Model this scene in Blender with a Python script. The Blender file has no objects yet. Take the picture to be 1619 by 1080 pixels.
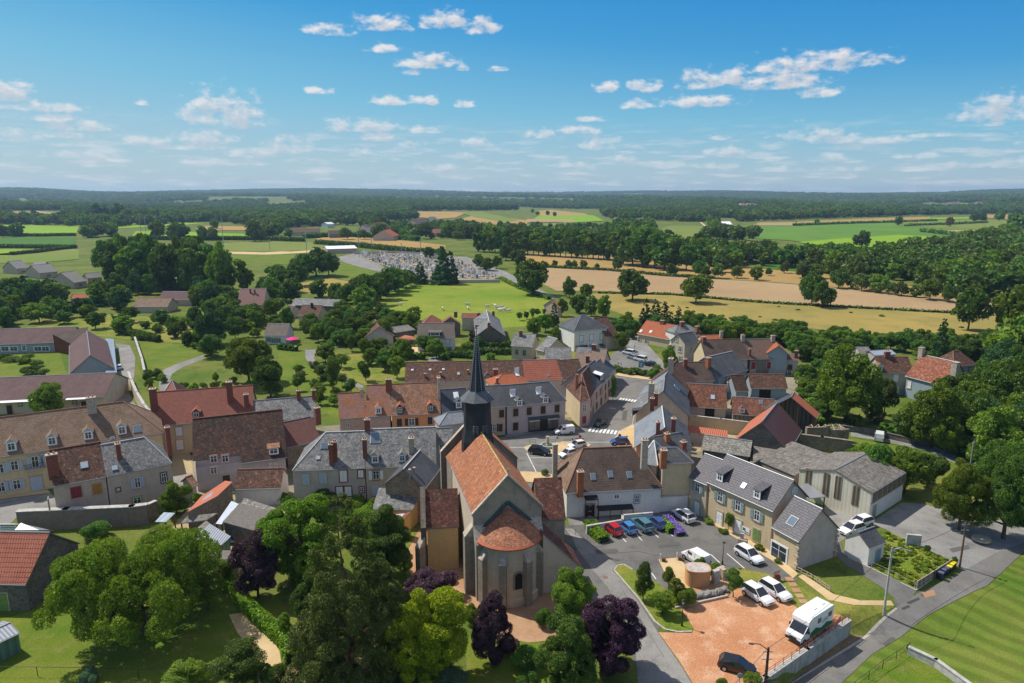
import bpy, bmesh, math, random
import numpy as np
from mathutils import Vector, Matrix
from mathutils.geometry import intersect_line_plane
R_ = math.radians
random.seed(7)
SC = bpy.context.scene
COL = SC.collection
# ------------------------------------------------------------------ camera, sky, sun, exposure
CAMH = 52.0
FPX = 1079.0
PIT = R_(12.2)
CP, SP = math.cos(PIT), math.sin(PIT)
cam_data = bpy.data.cameras.new('camera')
cam_data.sensor_width = 36.0
cam_data.lens = 36.0 * FPX / 1619.0
cam_data.clip_start = 1.0
cam_data.clip_end = 60000.0
cam = bpy.data.objects.new('camera', cam_data)
cam.location = (0,0, CAMH)
cam.rotation_euler = (math.pi / 2 - PIT, 0,0)
COL.objects.link(cam)
SC.camera = cam
SC.view_settings.view_transform = 'Standard'
SC.view_settings.look = 'None'
SC.view_settings.gamma = 1.0
SC.view_settings.exposure = 0.22
SC.cycles.max_bounces = 5
SC.cycles.diffuse_bounces = 3
SC.cycles.glossy_bounces = 2
SC.cycles.transmission_bounces = 3
SC.cycles.volume_bounces = 0
SC.cycles.transparent_max_bounces = 6
SUN_EL = R_(54)
SUN_AZ = Vector((-0.88,0.47,0)).normalized()          # towards the sun
sun_dir = Vector((SUN_AZ.x * math.cos(SUN_EL), SUN_AZ.y * math.cos(SUN_EL), math.sin(SUN_EL)))
sl = bpy.data.lights.new('sun', 'SUN')
sl.energy = 4.5
sl.angle = R_(0.53)
sl.color = (1.0,0.95,0.87)
sun = bpy.data.objects.new('sun', sl)
sun.rotation_euler = (-sun_dir).to_track_quat('-Z', 'Y').to_euler()
sun.location = (0,0,300)
COL.objects.link(sun)
def az_el(px, py):
	u = (px - 809.5) / FPX
	v = (py - 540.0) / FPX
	d = Vector((u, CP - v * SP, -(SP + v * CP))).normalized()
	return math.atan2(d.x, d.y), math.asin(d.z)
CLOUDS = [  # photo position and half sizes of the cumulus clouds
	(515,47,40,9),(603,35,48,13),(705,30,34,14),(758,40,33,13),(678,38,18,8),(605,76,24,7),
	(678,96,48,13),(650,115,16,5),(733,106,14,6),(355,172,58,28),(328,180,40,14),(328,215,46,10),
	(500,143,24,6),(617,158,30,9),(672,158,28,8),(735,164,18,7),(575,198,62,12),(675,205,30,7),(598,216,36,8),
	(10,148,26,14),(60,168,50,8),(20,215,34,9),(120,199,44,8),(85,187,34,6),(225,162,13,5),(20,134,20,4),
	(225,222,40,8),(325,229,34,8),(460,230,40,14),(395,242,40,9),(270,232,30,5),(105,213,26,6),
	(750,225,30,8),(735,246,24,6),(575,241,26,8),(120,245,44,6),(690,264,40,5),(350,256,60,6),(650,228,24,7),
	(960,138,21,9),(1018,135,27,10),(1115,125,42,15),(1150,120,30,13),(1295,97,92,15),(1240,104,55,12),(1230,127,70,14),
	(1293,146,32,9),(1010,164,28,8),(1105,160,60,10),(1590,170,58,20),(1605,165,40,18),(950,226,32,11),(918,205,36,8),(850,210,26,10),
	(1300,213,54,11),(1318,220,40,8),(1140,217,24,5),(1142,238,38,8),(1322,248,22,7),(985,250,22,6),(1068,261,18,5),
	(1430,246,14,5),(1468,246,22,5),(1330,267,40,5),(1225,268,40,5),(1600,258,30,7),(930,188,30,5),(790,108,18,5),
	(1400,222,50,6),(1460,214,40,4),(1265,190,9,3),(1575,196,14,4),(1130,262,40,5),(905,260,40,5),(1510,262,40,5),
]
def build_world():
	w = bpy.data.worlds.new("World")
	SC.world = w
	w.use_nodes = True
	nt = w.node_tree
	N = nt.nodes
	N.clear()
	out = N.new('ShaderNodeOutputWorld')
	bg = N.new('ShaderNodeBackground')
	bg.inputs[1].default_value = 0.085
	sky = N.new('ShaderNodeTexSky')
	sky.sky_type = 'NISHITA'
	sky.sun_disc = False
	sky.sun_elevation = SUN_EL
	sky.sun_rotation = math.atan2(SUN_AZ.x, SUN_AZ.y)
	sky.altitude = 400
	sky.air_density = 1.35
	sky.dust_density = 0.35
	sky.ozone_density = 4.0
	hs = N.new('ShaderNodeHueSaturation')
	hs.inputs['Hue'].default_value = 0.487
	hs.inputs['Saturation'].default_value = 1.45
	hs.inputs['Value'].default_value = 1.0
	nt.links.new(sky.outputs[0], hs.inputs['Color'])
	# ---- cloud density as a node group of the view direction (azimuth, elevation)
	g = bpy.data.node_groups.new('cloud_density', 'ShaderNodeTree')
	g.interface.new_socket('Vector', in_out='INPUT', socket_type='NodeSocketVector')
	g.interface.new_socket('Density', in_out='OUTPUT', socket_type='NodeSocketFloat')
	G = g.nodes
	L = g.links
	gi = G.new('NodeGroupInput')
	go = G.new('NodeGroupOutput')
	def math_(op, a, b=None, c=None):
		n = G.new('ShaderNodeMath')
		n.operation = op
		for i, x in enumerate((a, b, c)):
			if x is None:
				continue
			if isinstance(x, (int, float)):
				n.inputs[i].default_value = x
			else:
				L.new(x, n.inputs[i])
		return n.outputs[0]
	sc = G.new('ShaderNodeVectorMath')
	sc.operation = 'MULTIPLY'
	L.new(gi.outputs[0], sc.inputs[0])
	sc.inputs[1].default_value = (48,85,1)
	nz = G.new('ShaderNodeTexNoise')
	nz.inputs['Scale'].default_value = 1.0
	nz.inputs['Detail'].default_value = 6.0
	nz.inputs['Roughness'].default_value = 0.58
	L.new(sc.outputs[0], nz.inputs['Vector'])
	# broad shape of every cloud, computed here as a smooth field over azimuth and elevation
	W_, H_ = 1400,360
	A0, A1, E0, E1 = -0.80,0.80,0.0,0.40
	uu, vv = np.meshgrid(np.linspace(A0, A1, W_), np.linspace(E0, E1, H_))
	best = np.full(uu.shape, 9.0)
	rr = random.Random(3)
	extra = [(rr.uniform(-350,0), rr.uniform(60,240), rr.uniform(20,60), rr.uniform(6,14)) for _ in range(12)] + \
			[(rr.uniform(1650,2000), rr.uniform(60,240), rr.uniform(20,60), rr.uniform(6,14)) for _ in range(12)]
	for (cx, cy, a, b) in CLOUDS + extra:
		u, v = az_el(cx, cy + b * 0.5)
		du = (uu - u) * FPX / (a * 1.12)
		dv = (vv - v) * FPX / (b * 1.5)
		dv = np.maximum(dv, -2.6 * dv)
		best = np.minimum(best, du * du + dv * dv)
	fld = np.clip((1.0 - np.sqrt(best)) * 0.5 + 0.75,0,1)
	px = np.ones((H_, W_, 4), dtype=np.float32)
	px[:, :, 0] = px[:, :, 1] = px[:, :, 2] = fld
	img = bpy.data.images.new('cloud_field', W_, H_, float_buffer=True)
	img.colorspace_settings.name = 'Non-Color'
	img.pixels.foreach_set(px.ravel())
	img.update()
	mpn = G.new('ShaderNodeMapping')
	mpn.vector_type = 'POINT'
	mpn.inputs['Scale'].default_value = (1 / (A1 - A0),1 / (E1 - E0),1)
	mpn.inputs['Location'].default_value = (-A0 / (A1 - A0),-E0 / (E1 - E0),0)
	L.new(gi.outputs[0], mpn.inputs[0])
	ti = G.new('ShaderNodeTexImage')
	ti.image = img
	ti.extension = 'EXTEND'
	L.new(mpn.outputs[0], ti.inputs[0])
	base = math_('MULTIPLY', math_('SUBTRACT', ti.outputs[0],0.75),2.0)
	n5 = math_('MULTIPLY', math_('SUBTRACT', nz.outputs[0],0.5),2.3)
	dens = math_('ADD', base, n5)
	mr = G.new('ShaderNodeMapRange')
	mr.interpolation_type = 'SMOOTHSTEP'
	mr.inputs[1].default_value = 0.0
	mr.inputs[2].default_value = 0.75
	L.new(dens, mr.inputs[0])
	L.new(mr.outputs[0], go.inputs[0])
	# ---- direction
	tc = N.new('ShaderNodeTexCoord')
	sp = N.new('ShaderNodeSeparateXYZ')
	nt.links.new(tc.outputs['Generated'], sp.inputs[0])
	def wm(op, a, b=None):
		n = N.new('ShaderNodeMath')
		n.operation = op
		for i, x in enumerate((a, b)):
			if x is None:
				continue
			if isinstance(x, (int, float)):
				n.inputs[i].default_value = x
			else:
				nt.links.new(x, n.inputs[i])
		return n.outputs[0]
	az = wm('ARCTAN2', sp.outputs[0], sp.outputs[1])
	el = wm('ARCSINE', sp.outputs[2])
	cb = N.new('ShaderNodeCombineXYZ')
	nt.links.new(az, cb.inputs[0])
	nt.links.new(el, cb.inputs[1])
	g1 = N.new('ShaderNodeGroup')
	g1.node_tree = g
	nt.links.new(cb.outputs[0], g1.inputs[0])
	cb2 = N.new('ShaderNodeCombineXYZ')
	nt.links.new(wm('SUBTRACT', az, 0.004), cb2.inputs[0])
	nt.links.new(wm('ADD', el, 0.007), cb2.inputs[1])
	g2 = N.new('ShaderNodeGroup')
	g2.node_tree = g
	nt.links.new(cb2.outputs[0], g2.inputs[0])
	# thin far cloud streets close to the horizon
	vm = N.new('ShaderNodeVectorMath')
	vm.operation = 'MULTIPLY'
	nt.links.new(cb.outputs[0], vm.inputs[0])
	vm.inputs[1].default_value = (16,110,1)
	n2 = N.new('ShaderNodeTexNoise')
	n2.inputs['Scale'].default_value = 1.0
	n2.inputs['Detail'].default_value = 5.0
	n2.inputs['Roughness'].default_value = 0.6
	nt.links.new(vm.outputs[0], n2.inputs['Vector'])
	mr2 = N.new('ShaderNodeMapRange')
	mr2.inputs[1].default_value = 0.5
	mr2.inputs[2].default_value = 0.72
	nt.links.new(n2.outputs[0], mr2.inputs[0])
	band = N.new('ShaderNodeMapRange')
	band.inputs[1].default_value = 0.105
	band.inputs[2].default_value = 0.045
	nt.links.new(el, band.inputs[0])
	thin = wm('MULTIPLY', wm('MULTIPLY', mr2.outputs[0], band.outputs[0]),0.75)
	fade = N.new('ShaderNodeMapRange')          # distant clouds are fainter
	fade.inputs[1].default_value = 0.03
	fade.inputs[2].default_value = 0.13
	fade.inputs[3].default_value = 0.5
	fade.inputs[4].default_value = 0.95
	nt.links.new(el, fade.inputs[0])
	big = wm('MULTIPLY', g1.outputs[0], fade.outputs[0])
	al = wm('MAXIMUM', big, thin)
	cc = N.new('ShaderNodeMixRGB')
	cc.inputs[1].default_value = (8.2,8.2,8.3,1)
	cc.inputs[2].default_value = (5.0,5.5,6.4,1)  # grey for cloud sides away from the sun: shade painted in
	nt.links.new(wm('MULTIPLY', g2.outputs[0],0.75), cc.inputs[0])
	mx = N.new('ShaderNodeMixRGB')
	nt.links.new(al, mx.inputs[0])
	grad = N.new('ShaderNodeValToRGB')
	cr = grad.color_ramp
	stops = [(0.0,(0.37,0.50,0.58)),(0.035,(0.30,0.48,0.60)),(0.09,(0.16,0.43,0.62)),(0.175,(0.045,0.29,0.59)),(0.26,(0.014,0.205,0.55)),(0.35,(0.012,0.17,0.52)),(0.5,(0.24,0.28,0.46)),(1.0,(0.46,0.46,0.54))]  # last two stops, above the frame, are brightened as added fill light
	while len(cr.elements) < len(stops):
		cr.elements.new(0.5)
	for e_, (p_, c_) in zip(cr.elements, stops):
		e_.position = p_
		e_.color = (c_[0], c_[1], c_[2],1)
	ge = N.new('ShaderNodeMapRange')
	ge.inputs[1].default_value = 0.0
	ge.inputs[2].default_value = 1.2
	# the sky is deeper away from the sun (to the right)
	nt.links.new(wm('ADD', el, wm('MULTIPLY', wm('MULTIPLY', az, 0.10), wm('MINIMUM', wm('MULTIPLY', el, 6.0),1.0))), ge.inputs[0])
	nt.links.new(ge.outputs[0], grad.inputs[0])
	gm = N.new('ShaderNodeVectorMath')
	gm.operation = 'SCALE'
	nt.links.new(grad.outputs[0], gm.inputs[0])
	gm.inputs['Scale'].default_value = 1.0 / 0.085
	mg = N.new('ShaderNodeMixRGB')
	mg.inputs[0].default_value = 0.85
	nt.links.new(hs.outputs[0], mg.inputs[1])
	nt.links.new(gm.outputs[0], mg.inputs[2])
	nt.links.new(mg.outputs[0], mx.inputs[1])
	nt.links.new(cc.outputs[0], mx.inputs[2])
	nt.links.new(mx.outputs[0], bg.inputs[0])
	nt.links.new(bg.outputs[0], out.inputs[0])
	w.cycles.sampling_method = 'MANUAL'
	w.cycles.sample_map_resolution = 256
build_world()
# ------------------------------------------------------------------ where things stand: terrain
WALL_A = (26.0,63.0)
WALL_B = (40.6,75.9)
def _ss(t):
	t = min(1.0, max(0.0, t))
	return t * t * (3 - 2 * t)
_wd = (WALL_B[0] - WALL_A[0], WALL_B[1] - WALL_A[1])
_wl = math.hypot(*_wd)
_wd = (_wd[0] / _wl, _wd[1] / _wl)
RIDGE = [(-400,84),(0,86),(60,88),(180,66),(300,84),(480,92),(620,84),(760,74),(900,60),(1100,62),(1300,54),(1450,60),(1560,78),(1900,76)]
def hgt(x, y):
	"""height of the land"""
	r = math.hypot(x, y)
	if r > 1300:
		a = math.atan2(x, y)
		k = _ss((r - 1300) / 6900)
		und = 0.5 + 0.5 * math.sin(a * 9.0 + r / 1500.0) * math.sin(a * 4.0 - r / 2300.0 + 1.0)
		px = 809.5 + 1079 * math.tan(max(-1.2, min(1.2, a)))
		top = RIDGE[0][1] if px < RIDGE[0][0] else RIDGE[-1][1]
		for (x0, h0),(x1, h1) in zip(RIDGE, RIDGE[1:]):
			if x0 <= px < x1:
				top = h0 + (h1 - h0) * _ss((px - x0) / (x1 - x0))
		return k * (top * (0.72 + 0.28 * _ss((r - 5000) / 3000)) - 14 * und) + 9 * math.sin(a * 13 + r / 700.0) * _ss((r - 1300) / 1500)
	sx = x - WALL_A[0]
	sy = y - WALL_A[1]
	s = sx * _wd[0] + sy * _wd[1]
	d = sx * _wd[1] - sy * _wd[0]       # positive towards the lower road
	if d < -0.3 or r > 260:
		return 0.0
	q = max(0.0, s - _wl)
	w = 0.5 + min(q * 1.0,22.0)
	amp = -2.0 + 1.1 * _ss((q - 12) / 70)
	return amp * _ss((d + 0.25) / w)
def ray(px, py):
	u = (px - 809.5) / FPX
	v = (py - 540.0) / FPX
	return Vector((u, CP - v * SP, -(SP + v * CP)))
def P(px, py, z):
	r = ray(px, py)
	t = (z - CAMH) / r.z
	return Vector((r.x * t, r.y * t, z))
def G(px, py):
	r = ray(px, py)
	if r.z > -0.012:
		r.z = -0.012
	t = CAMH / -r.z
	for _ in range(40):
		z = hgt(r.x * t, r.y * t)
		t2 = (z - CAMH) / r.z
		t2 = min(t2,9000)
		if abs(t2 - t) < 0.01:
			break
		t = t * 0.5 + t2 * 0.5
	return Vector((r.x * t, r.y * t, hgt(r.x * t, r.y * t)))
def proj(p):
	d = p.y * CP - (p.z - CAMH) * SP
	up = p.y * SP + (p.z - CAMH) * CP
	return (809.5 + FPX * p.x / d, 540.0 - FPX * up / d)
def zat(gp, ty):
	"""height of the point that stands plumb over ground point gp and shows on picture row ty"""
	r = ray(809.5, ty)
	return CAMH + gp.y * r.z / r.y
# ------------------------------------------------------------------ materials
MATS = {}
def srgb(c):
	return tuple((x / 12.92 if x <= 0.04045 else ((x + 0.055) / 1.055) ** 2.4) for x in [v / 255.0 for v in c])
def new_mat(name):
	m = bpy.data.materials.new(name)
	m.use_nodes = True
	nt = m.node_tree
	b = nt.nodes['Principled BSDF']
	return m, nt, b
def rgba(c):
	return (c[0], c[1], c[2],1.0)
def plain(name, c, rough=0.7, metal=0.0, spec=0.3, noise=0.0, nscale=3.0, coat=0.0, emit=None):
	if name in MATS:
		return MATS[name]
	m, nt, b = new_mat(name)
	b.inputs['Roughness'].default_value = rough
	b.inputs['Metallic'].default_value = metal
	b.inputs['Specular IOR Level'].default_value = spec
	b.inputs['Coat Weight'].default_value = coat
	b.inputs['Base Color'].default_value = rgba(c)
	if noise > 0:
		tc = nt.nodes.new('ShaderNodeTexCoord')
		n = nt.nodes.new('ShaderNodeTexNoise')
		n.inputs['Scale'].default_value = nscale
		n.inputs['Detail'].default_value = 5
		nt.links.new(tc.outputs['Object'], n.inputs['Vector'])
		r = nt.nodes.new('ShaderNodeMapRange')
		r.inputs[1].default_value = 0.3
		r.inputs[2].default_value = 0.7
		r.inputs[3].default_value = 1 - noise
		r.inputs[4].default_value = 1 + noise * 0.6
		nt.links.new(n.outputs[0], r.inputs[0])
		mx = nt.nodes.new('ShaderNodeMixRGB')
		mx.blend_type = 'MULTIPLY'
		mx.inputs[0].default_value = 1
		mx.inputs[1].default_value = rgba(c)
		nt.links.new(r.outputs[0], mx.inputs[2])
		nt.links.new(mx.outputs[0], b.inputs['Base Color'])
	MATS[name] = m
	return m
def _noise(nt, vec, scale, detail=4, rough=0.55):
	n = nt.nodes.new('ShaderNodeTexNoise')
	n.inputs['Scale'].default_value = scale
	n.inputs['Detail'].default_value = detail
	n.inputs['Roughness'].default_value = rough
	nt.links.new(vec, n.inputs['Vector'])
	return n.outputs[0]
def _range(nt, v, a, b, c, d):
	r = nt.nodes.new('ShaderNodeMapRange')
	for i, x in enumerate((a, b, c, d)):
		r.inputs[i + 1].default_value = x
	nt.links.new(v, r.inputs[0])
	return r.outputs[0]
def _mix(nt, f, a, b, mode='MIX'):
	m = nt.nodes.new('ShaderNodeMixRGB')
	m.blend_type = mode
	for i, x in enumerate((f, a, b)):
		if isinstance(x, (int, float)):
			if i == 0:
				m.inputs[0].default_value = x
			else:
				m.inputs[i].default_value = (x, x, x, 1)
		elif isinstance(x, tuple):
			m.inputs[i].default_value = rgba(x)
		else:
			nt.links.new(x, m.inputs[i])
	return m.outputs[0]
def roofing(name, c1, c2, patch, row=0.34, col=0.25, patchy=0.4, joint=0.5, speck=None, rough=0.85, bump=0.5, mot=None):
	"""tiles or slates laid in rows; UV is in metres on the slope"""
	if name in MATS:
		return MATS[name]
	q_ = 1.0 if speck else 0.3
	q_ = mot if mot is not None else q_
	c1, c2, patch = [tuple(v * 0.8 for v in c_) for c_ in (c1, c2, patch)]
	m, nt, b = new_mat(name)
	uv = nt.nodes.new('ShaderNodeUVMap').outputs[0]
	tc = nt.nodes.new('ShaderNodeTexCoord')
	br = nt.nodes.new('ShaderNodeTexBrick')
	br.offset = 0.5
	br.inputs['Scale'].default_value = 1.0
	br.inputs['Color1'].default_value = rgba(c1)
	br.inputs['Color2'].default_value = rgba(c2)
	br.inputs['Mortar'].default_value = rgba(tuple(x * (1 - joint) for x in c1))
	br.inputs['Mortar Size'].default_value = row * 0.1
	br.inputs['Mortar Smooth'].default_value = 0.3
	br.inputs['Brick Width'].default_value = col
	br.inputs['Row Height'].default_value = row
	br.inputs['Bias'].default_value = 0.0
	nt.links.new(uv, br.inputs['Vector'])
	big = _noise(nt, tc.outputs['Object'],0.35,5,0.62)
	c = _mix(nt, _range(nt, big, 0.42,0.66,0, patchy), br.outputs['Color'], patch)
	fine = _noise(nt, tc.outputs['Object'],3.2,4,0.7)
	c = _mix(nt, 1.0, c, _range(nt, fine, 0.3,0.7,1 - .55 * q_, 1 + .6 * q_), 'MULTIPLY')
	mid_ = _noise(nt, tc.outputs['Object'],1.1,4,0.6)
	c = _mix(nt, 1.0, c, _range(nt, mid_, 0.32,0.68,1 - .3 * q_, 1 + .3 * q_), 'MULTIPLY')
	if speck:
		sp_ = _noise(nt, tc.outputs['Object'],1.9,3,0.8)
		c = _mix(nt, _range(nt, sp_, 0.56,0.66,0,0.85), c, speck)
	nt.links.new(c, b.inputs['Base Color'])
	b.inputs['Roughness'].default_value = rough
	b.inputs['Specular IOR Level'].default_value = 0.25
	wv = nt.nodes.new('ShaderNodeSeparateXYZ')
	nt.links.new(uv, wv.inputs[0])
	fr = nt.nodes.new('ShaderNodeMath')
	fr.operation = 'FRACT'
	dv = nt.nodes.new('ShaderNodeMath')
	dv.operation = 'DIVIDE'
	nt.links.new(wv.outputs[1], dv.inputs[0])
	dv.inputs[1].default_value = row
	nt.links.new(dv.outputs[0], fr.inputs[0])
	sub = nt.nodes.new('ShaderNodeMath')
	sub.operation = 'SUBTRACT'
	sub.inputs[0].default_value = 1.0
	nt.links.new(fr.outputs[0], sub.inputs[1])
	bp = nt.nodes.new('ShaderNodeBump')
	bp.inputs['Strength'].default_value = bump
	bp.inputs['Distance'].default_value = 0.06
	nt.links.new(sub.outputs[0], bp.inputs['Height'])
	nt.links.new(bp.outputs[0], b.inputs['Normal'])
	MATS[name] = m
	return m
def ribbed(name, c, pitch=0.35, dark=0.55, axis=0, rough=0.5, dirt=(0.2,0.18,0.15), dirtf=0.35, bump=0.8, metal=0.0):
	"""corrugated sheet; ribs run along v (axis 0) or along u (axis 1)"""
	if name in MATS:
		return MATS[name]
	m, nt, b = new_mat(name)
	uv = nt.nodes.new('ShaderNodeUVMap').outputs[0]
	tc = nt.nodes.new('ShaderNodeTexCoord')
	sp = nt.nodes.new('ShaderNodeSeparateXYZ')
	nt.links.new(uv, sp.inputs[0])
	mu = nt.nodes.new('ShaderNodeMath')
	mu.operation = 'MULTIPLY'
	nt.links.new(sp.outputs[axis], mu.inputs[0])
	mu.inputs[1].default_value = 2 * math.pi / pitch
	si = nt.nodes.new('ShaderNodeMath')
	si.operation = 'SINE'
	nt.links.new(mu.outputs[0], si.inputs[0])
	c0 = _mix(nt, _range(nt, si.outputs[0],-1,-0.2,1,0), c, tuple(x * (1 - dark) for x in c))
	n = _noise(nt, tc.outputs['Object'],0.6,5,0.65)
	c1 = _mix(nt, _range(nt, n, 0.45,0.75,0, dirtf), c0, dirt)
	nt.links.new(c1, b.inputs['Base Color'])
	b.inputs['Roughness'].default_value = rough
	b.inputs['Metallic'].default_value = metal
	bp = nt.nodes.new('ShaderNodeBump')
	bp.inputs['Strength'].default_value = bump
	bp.inputs['Distance'].default_value = 0.05
	nt.links.new(si.outputs[0], bp.inputs['Height'])
	nt.links.new(bp.outputs[0], b.inputs['Normal'])
	MATS[name] = m
	return m
def render_wall(name, c, dirt=(0.25,0.2,0.15), dirtf=0.35, rough=0.9, streak=0.25):
	"""plastered wall: stains run down from the eaves, dirt at random"""
	if name in MATS:
		return MATS[name]
	m, nt, b = new_mat(name)
	uv = nt.nodes.new('ShaderNodeUVMap').outputs[0]
	tc = nt.nodes.new('ShaderNodeTexCoord')
	mp = nt.nodes.new('ShaderNodeMapping')
	mp.inputs['Scale'].default_value = (1.6,0.22,1)
	nt.links.new(uv, mp.inputs[0])
	st = _noise(nt, mp.outputs[0],1.0,4,0.6)
	n = _noise(nt, tc.outputs['Object'],0.55,6,0.65)
	f = _noise(nt, tc.outputs['Object'],5.0,3,0.6)
	c1 = _mix(nt, _range(nt, n, 0.45,0.75,0, dirtf), c, dirt)
	c2 = _mix(nt, _range(nt, st, 0.5,0.75,0, streak), c1, dirt)
	c3 = _mix(nt, 1.0, c2, _range(nt, f, 0.3,0.7,0.9,1.08), 'MULTIPLY')
	nt.links.new(c3, b.inputs['Base Color'])
	b.inputs['Roughness'].default_value = rough
	b.inputs['Specular IOR Level'].default_value = 0.15
	MATS[name] = m
	return m
def stone(name, c1, c2, mortar, scale=2.2):
	if name in MATS:
		return MATS[name]
	m, nt, b = new_mat(name)
	uv = nt.nodes.new('ShaderNodeUVMap').outputs[0]
	tc = nt.nodes.new('ShaderNodeTexCoord')
	mp = nt.nodes.new('ShaderNodeMapping')
	mp.inputs['Scale'].default_value = (1,1.6,1)
	nt.links.new(uv, mp.inputs[0])
	v = nt.nodes.new('ShaderNodeTexVoronoi')
	v.inputs['Scale'].default_value = scale
	nt.links.new(mp.outputs[0], v.inputs['Vector'])
	ve = nt.nodes.new('ShaderNodeTexVoronoi')
	ve.feature = 'DISTANCE_TO_EDGE'
	ve.inputs['Scale'].default_value = scale
	nt.links.new(mp.outputs[0], ve.inputs['Vector'])
	sp = nt.nodes.new('ShaderNodeSeparateXYZ')
	nt.links.new(v.outputs['Color'], sp.inputs[0])
	c = _mix(nt, sp.outputs[0], c1, c2)
	n = _noise(nt, tc.outputs['Object'],0.5,5,0.6)
	c = _mix(nt, _range(nt, ve.outputs['Distance'],0.02,0.08,0.7,0), c, mortar)
	c = _mix(nt, 1.0, c, _range(nt, n, 0.3,0.7,0.72,1.15), 'MULTIPLY')
	nt.links.new(c, b.inputs['Base Color'])
	b.inputs['Roughness'].default_value = 0.95
	b.inputs['Specular IOR Level'].default_value = 0.1
	bp = nt.nodes.new('ShaderNodeBump')
	bp.inputs['Strength'].default_value = 0.5
	bp.inputs['Distance'].default_value = 0.04
	nt.links.new(ve.outputs['Distance'], bp.inputs['Height'])
	nt.links.new(bp.outputs[0], b.inputs['Normal'])
	MATS[name] = m
	return m
def ground_mat(name, c1, c2, c3=None, s1=0.05, s2=0.6, s3=6.0, rough=0.95, k3=0.5, stripes=None, fine=0.3, sstr=0.4):
	"""ground surface: two colours in broad patches, a third in small ones; stripes=(direction angle, period)"""
	if name in MATS:
		return MATS[name]
	m, nt, b = new_mat(name)
	tc = nt.nodes.new('ShaderNodeTexCoord')
	v = tc.outputs['Object']
	a = _noise(nt, v, s1,5,0.6)
	c = _mix(nt, _range(nt, a, 0.38,0.62,0,1), c1, c2)
	bnz = _noise(nt, v, s2,5,0.65)
	if c3:
		c = _mix(nt, _range(nt, bnz, 0.5,0.68,0, k3), c, c3)
	f = _noise(nt, v, s3,4,0.7)
	c = _mix(nt, 1.0, c, _range(nt, f, 0.3,0.7,1 - fine, 1 + fine), 'MULTIPLY')
	if stripes:
		mp = nt.nodes.new('ShaderNodeMapping')
		mp.inputs['Rotation'].default_value = (0,0,-stripes[0])
		nt.links.new(v, mp.inputs[0])
		wv = nt.nodes.new('ShaderNodeTexWave')
		wv.bands_direction = 'X'
		wv.inputs['Scale'].default_value = 2 * math.pi / (20 * stripes[1]) * 1.0
		wv.inputs['Distortion'].default_value = stripes[2] if len(stripes) > 2 else 1.0
		wv.inputs['Detail'].default_value = 3
		wv.inputs['Detail Scale'].default_value = 0.35
		nt.links.new(mp.outputs[0], wv.inputs[0])
		c = _mix(nt, 1.0, c, _range(nt, wv.outputs['Fac'],0.2,0.8,1 - sstr, 1 + sstr * 0.6), 'MULTIPLY')
	nt.links.new(c, b.inputs['Base Color'])
	b.inputs['Roughness'].default_value = rough
	b.inputs['Specular IOR Level'].default_value = 0.1
	bp = nt.nodes.new('ShaderNodeBump')
	bp.inputs['Strength'].default_value = 0.25
	bp.inputs['Distance'].default_value = 0.1
	nt.links.new(f, bp.inputs['Height'])
	nt.links.new(bp.outputs[0], b.inputs['Normal'])
	MATS[name] = m
	return m
def foliage(name, c1, c2, transl=0.25, scale=0.5):
	if name in MATS:
		return MATS[name]
	m = bpy.data.materials.new(name)
	m.use_nodes = True
	nt = m.node_tree
	nt.nodes.clear()
	out = nt.nodes.new('ShaderNodeOutputMaterial')
	tc = nt.nodes.new('ShaderNodeTexCoord')
	oi = nt.nodes.new('ShaderNodeObjectInfo')
	n = _noise(nt, tc.outputs['Object'], scale, 3,0.7)
	n2 = _noise(nt, tc.outputs['Object'],3.2,4,0.75)
	c = _mix(nt, _range(nt, n, 0.36,0.64,0,1), c1, c2)
	c = _mix(nt, 1.0, c, _range(nt, n2,0.32,0.68,0.45,1.75), 'MULTIPLY')
	c = _mix(nt, 1.0, c, _range(nt, oi.outputs['Random'],0,1,0.68,1.3), 'MULTIPLY')
	hs = nt.nodes.new('ShaderNodeHueSaturation')
	nt.links.new(_range(nt, oi.outputs['Random'],0,1,0.472,0.502), hs.inputs['Hue'])
	nt.links.new(c, hs.inputs['Color'])
	c = hs.outputs[0]
	d = nt.nodes.new('ShaderNodeBsdfDiffuse')
	t = nt.nodes.new('ShaderNodeBsdfTranslucent')
	g = nt.nodes.new('ShaderNodeBsdfGlossy')
	g.inputs['Roughness'].default_value = 0.45
	g.inputs['Color'].default_value = (0.8,0.85,0.8,1)
	nt.links.new(c, d.inputs['Color'])
	ct = _mix(nt, 1.0, c, (1.5,1.6,0.6), 'MULTIPLY')
	nt.links.new(ct, t.inputs['Color'])
	mx = nt.nodes.new('ShaderNodeMixShader')
	mx.inputs[0].default_value = transl
	nt.links.new(d.outputs[0], mx.inputs[1])
	nt.links.new(t.outputs[0], mx.inputs[2])
	mg = nt.nodes.new('ShaderNodeMixShader')
	mg.inputs[0].default_value = 0.015
	nt.links.new(mx.outputs[0], mg.inputs[1])
	nt.links.new(g.outputs[0], mg.inputs[2])
	nt.links.new(mg.outputs[0], out.inputs[0])
	MATS[name] = m
	return m
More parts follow.
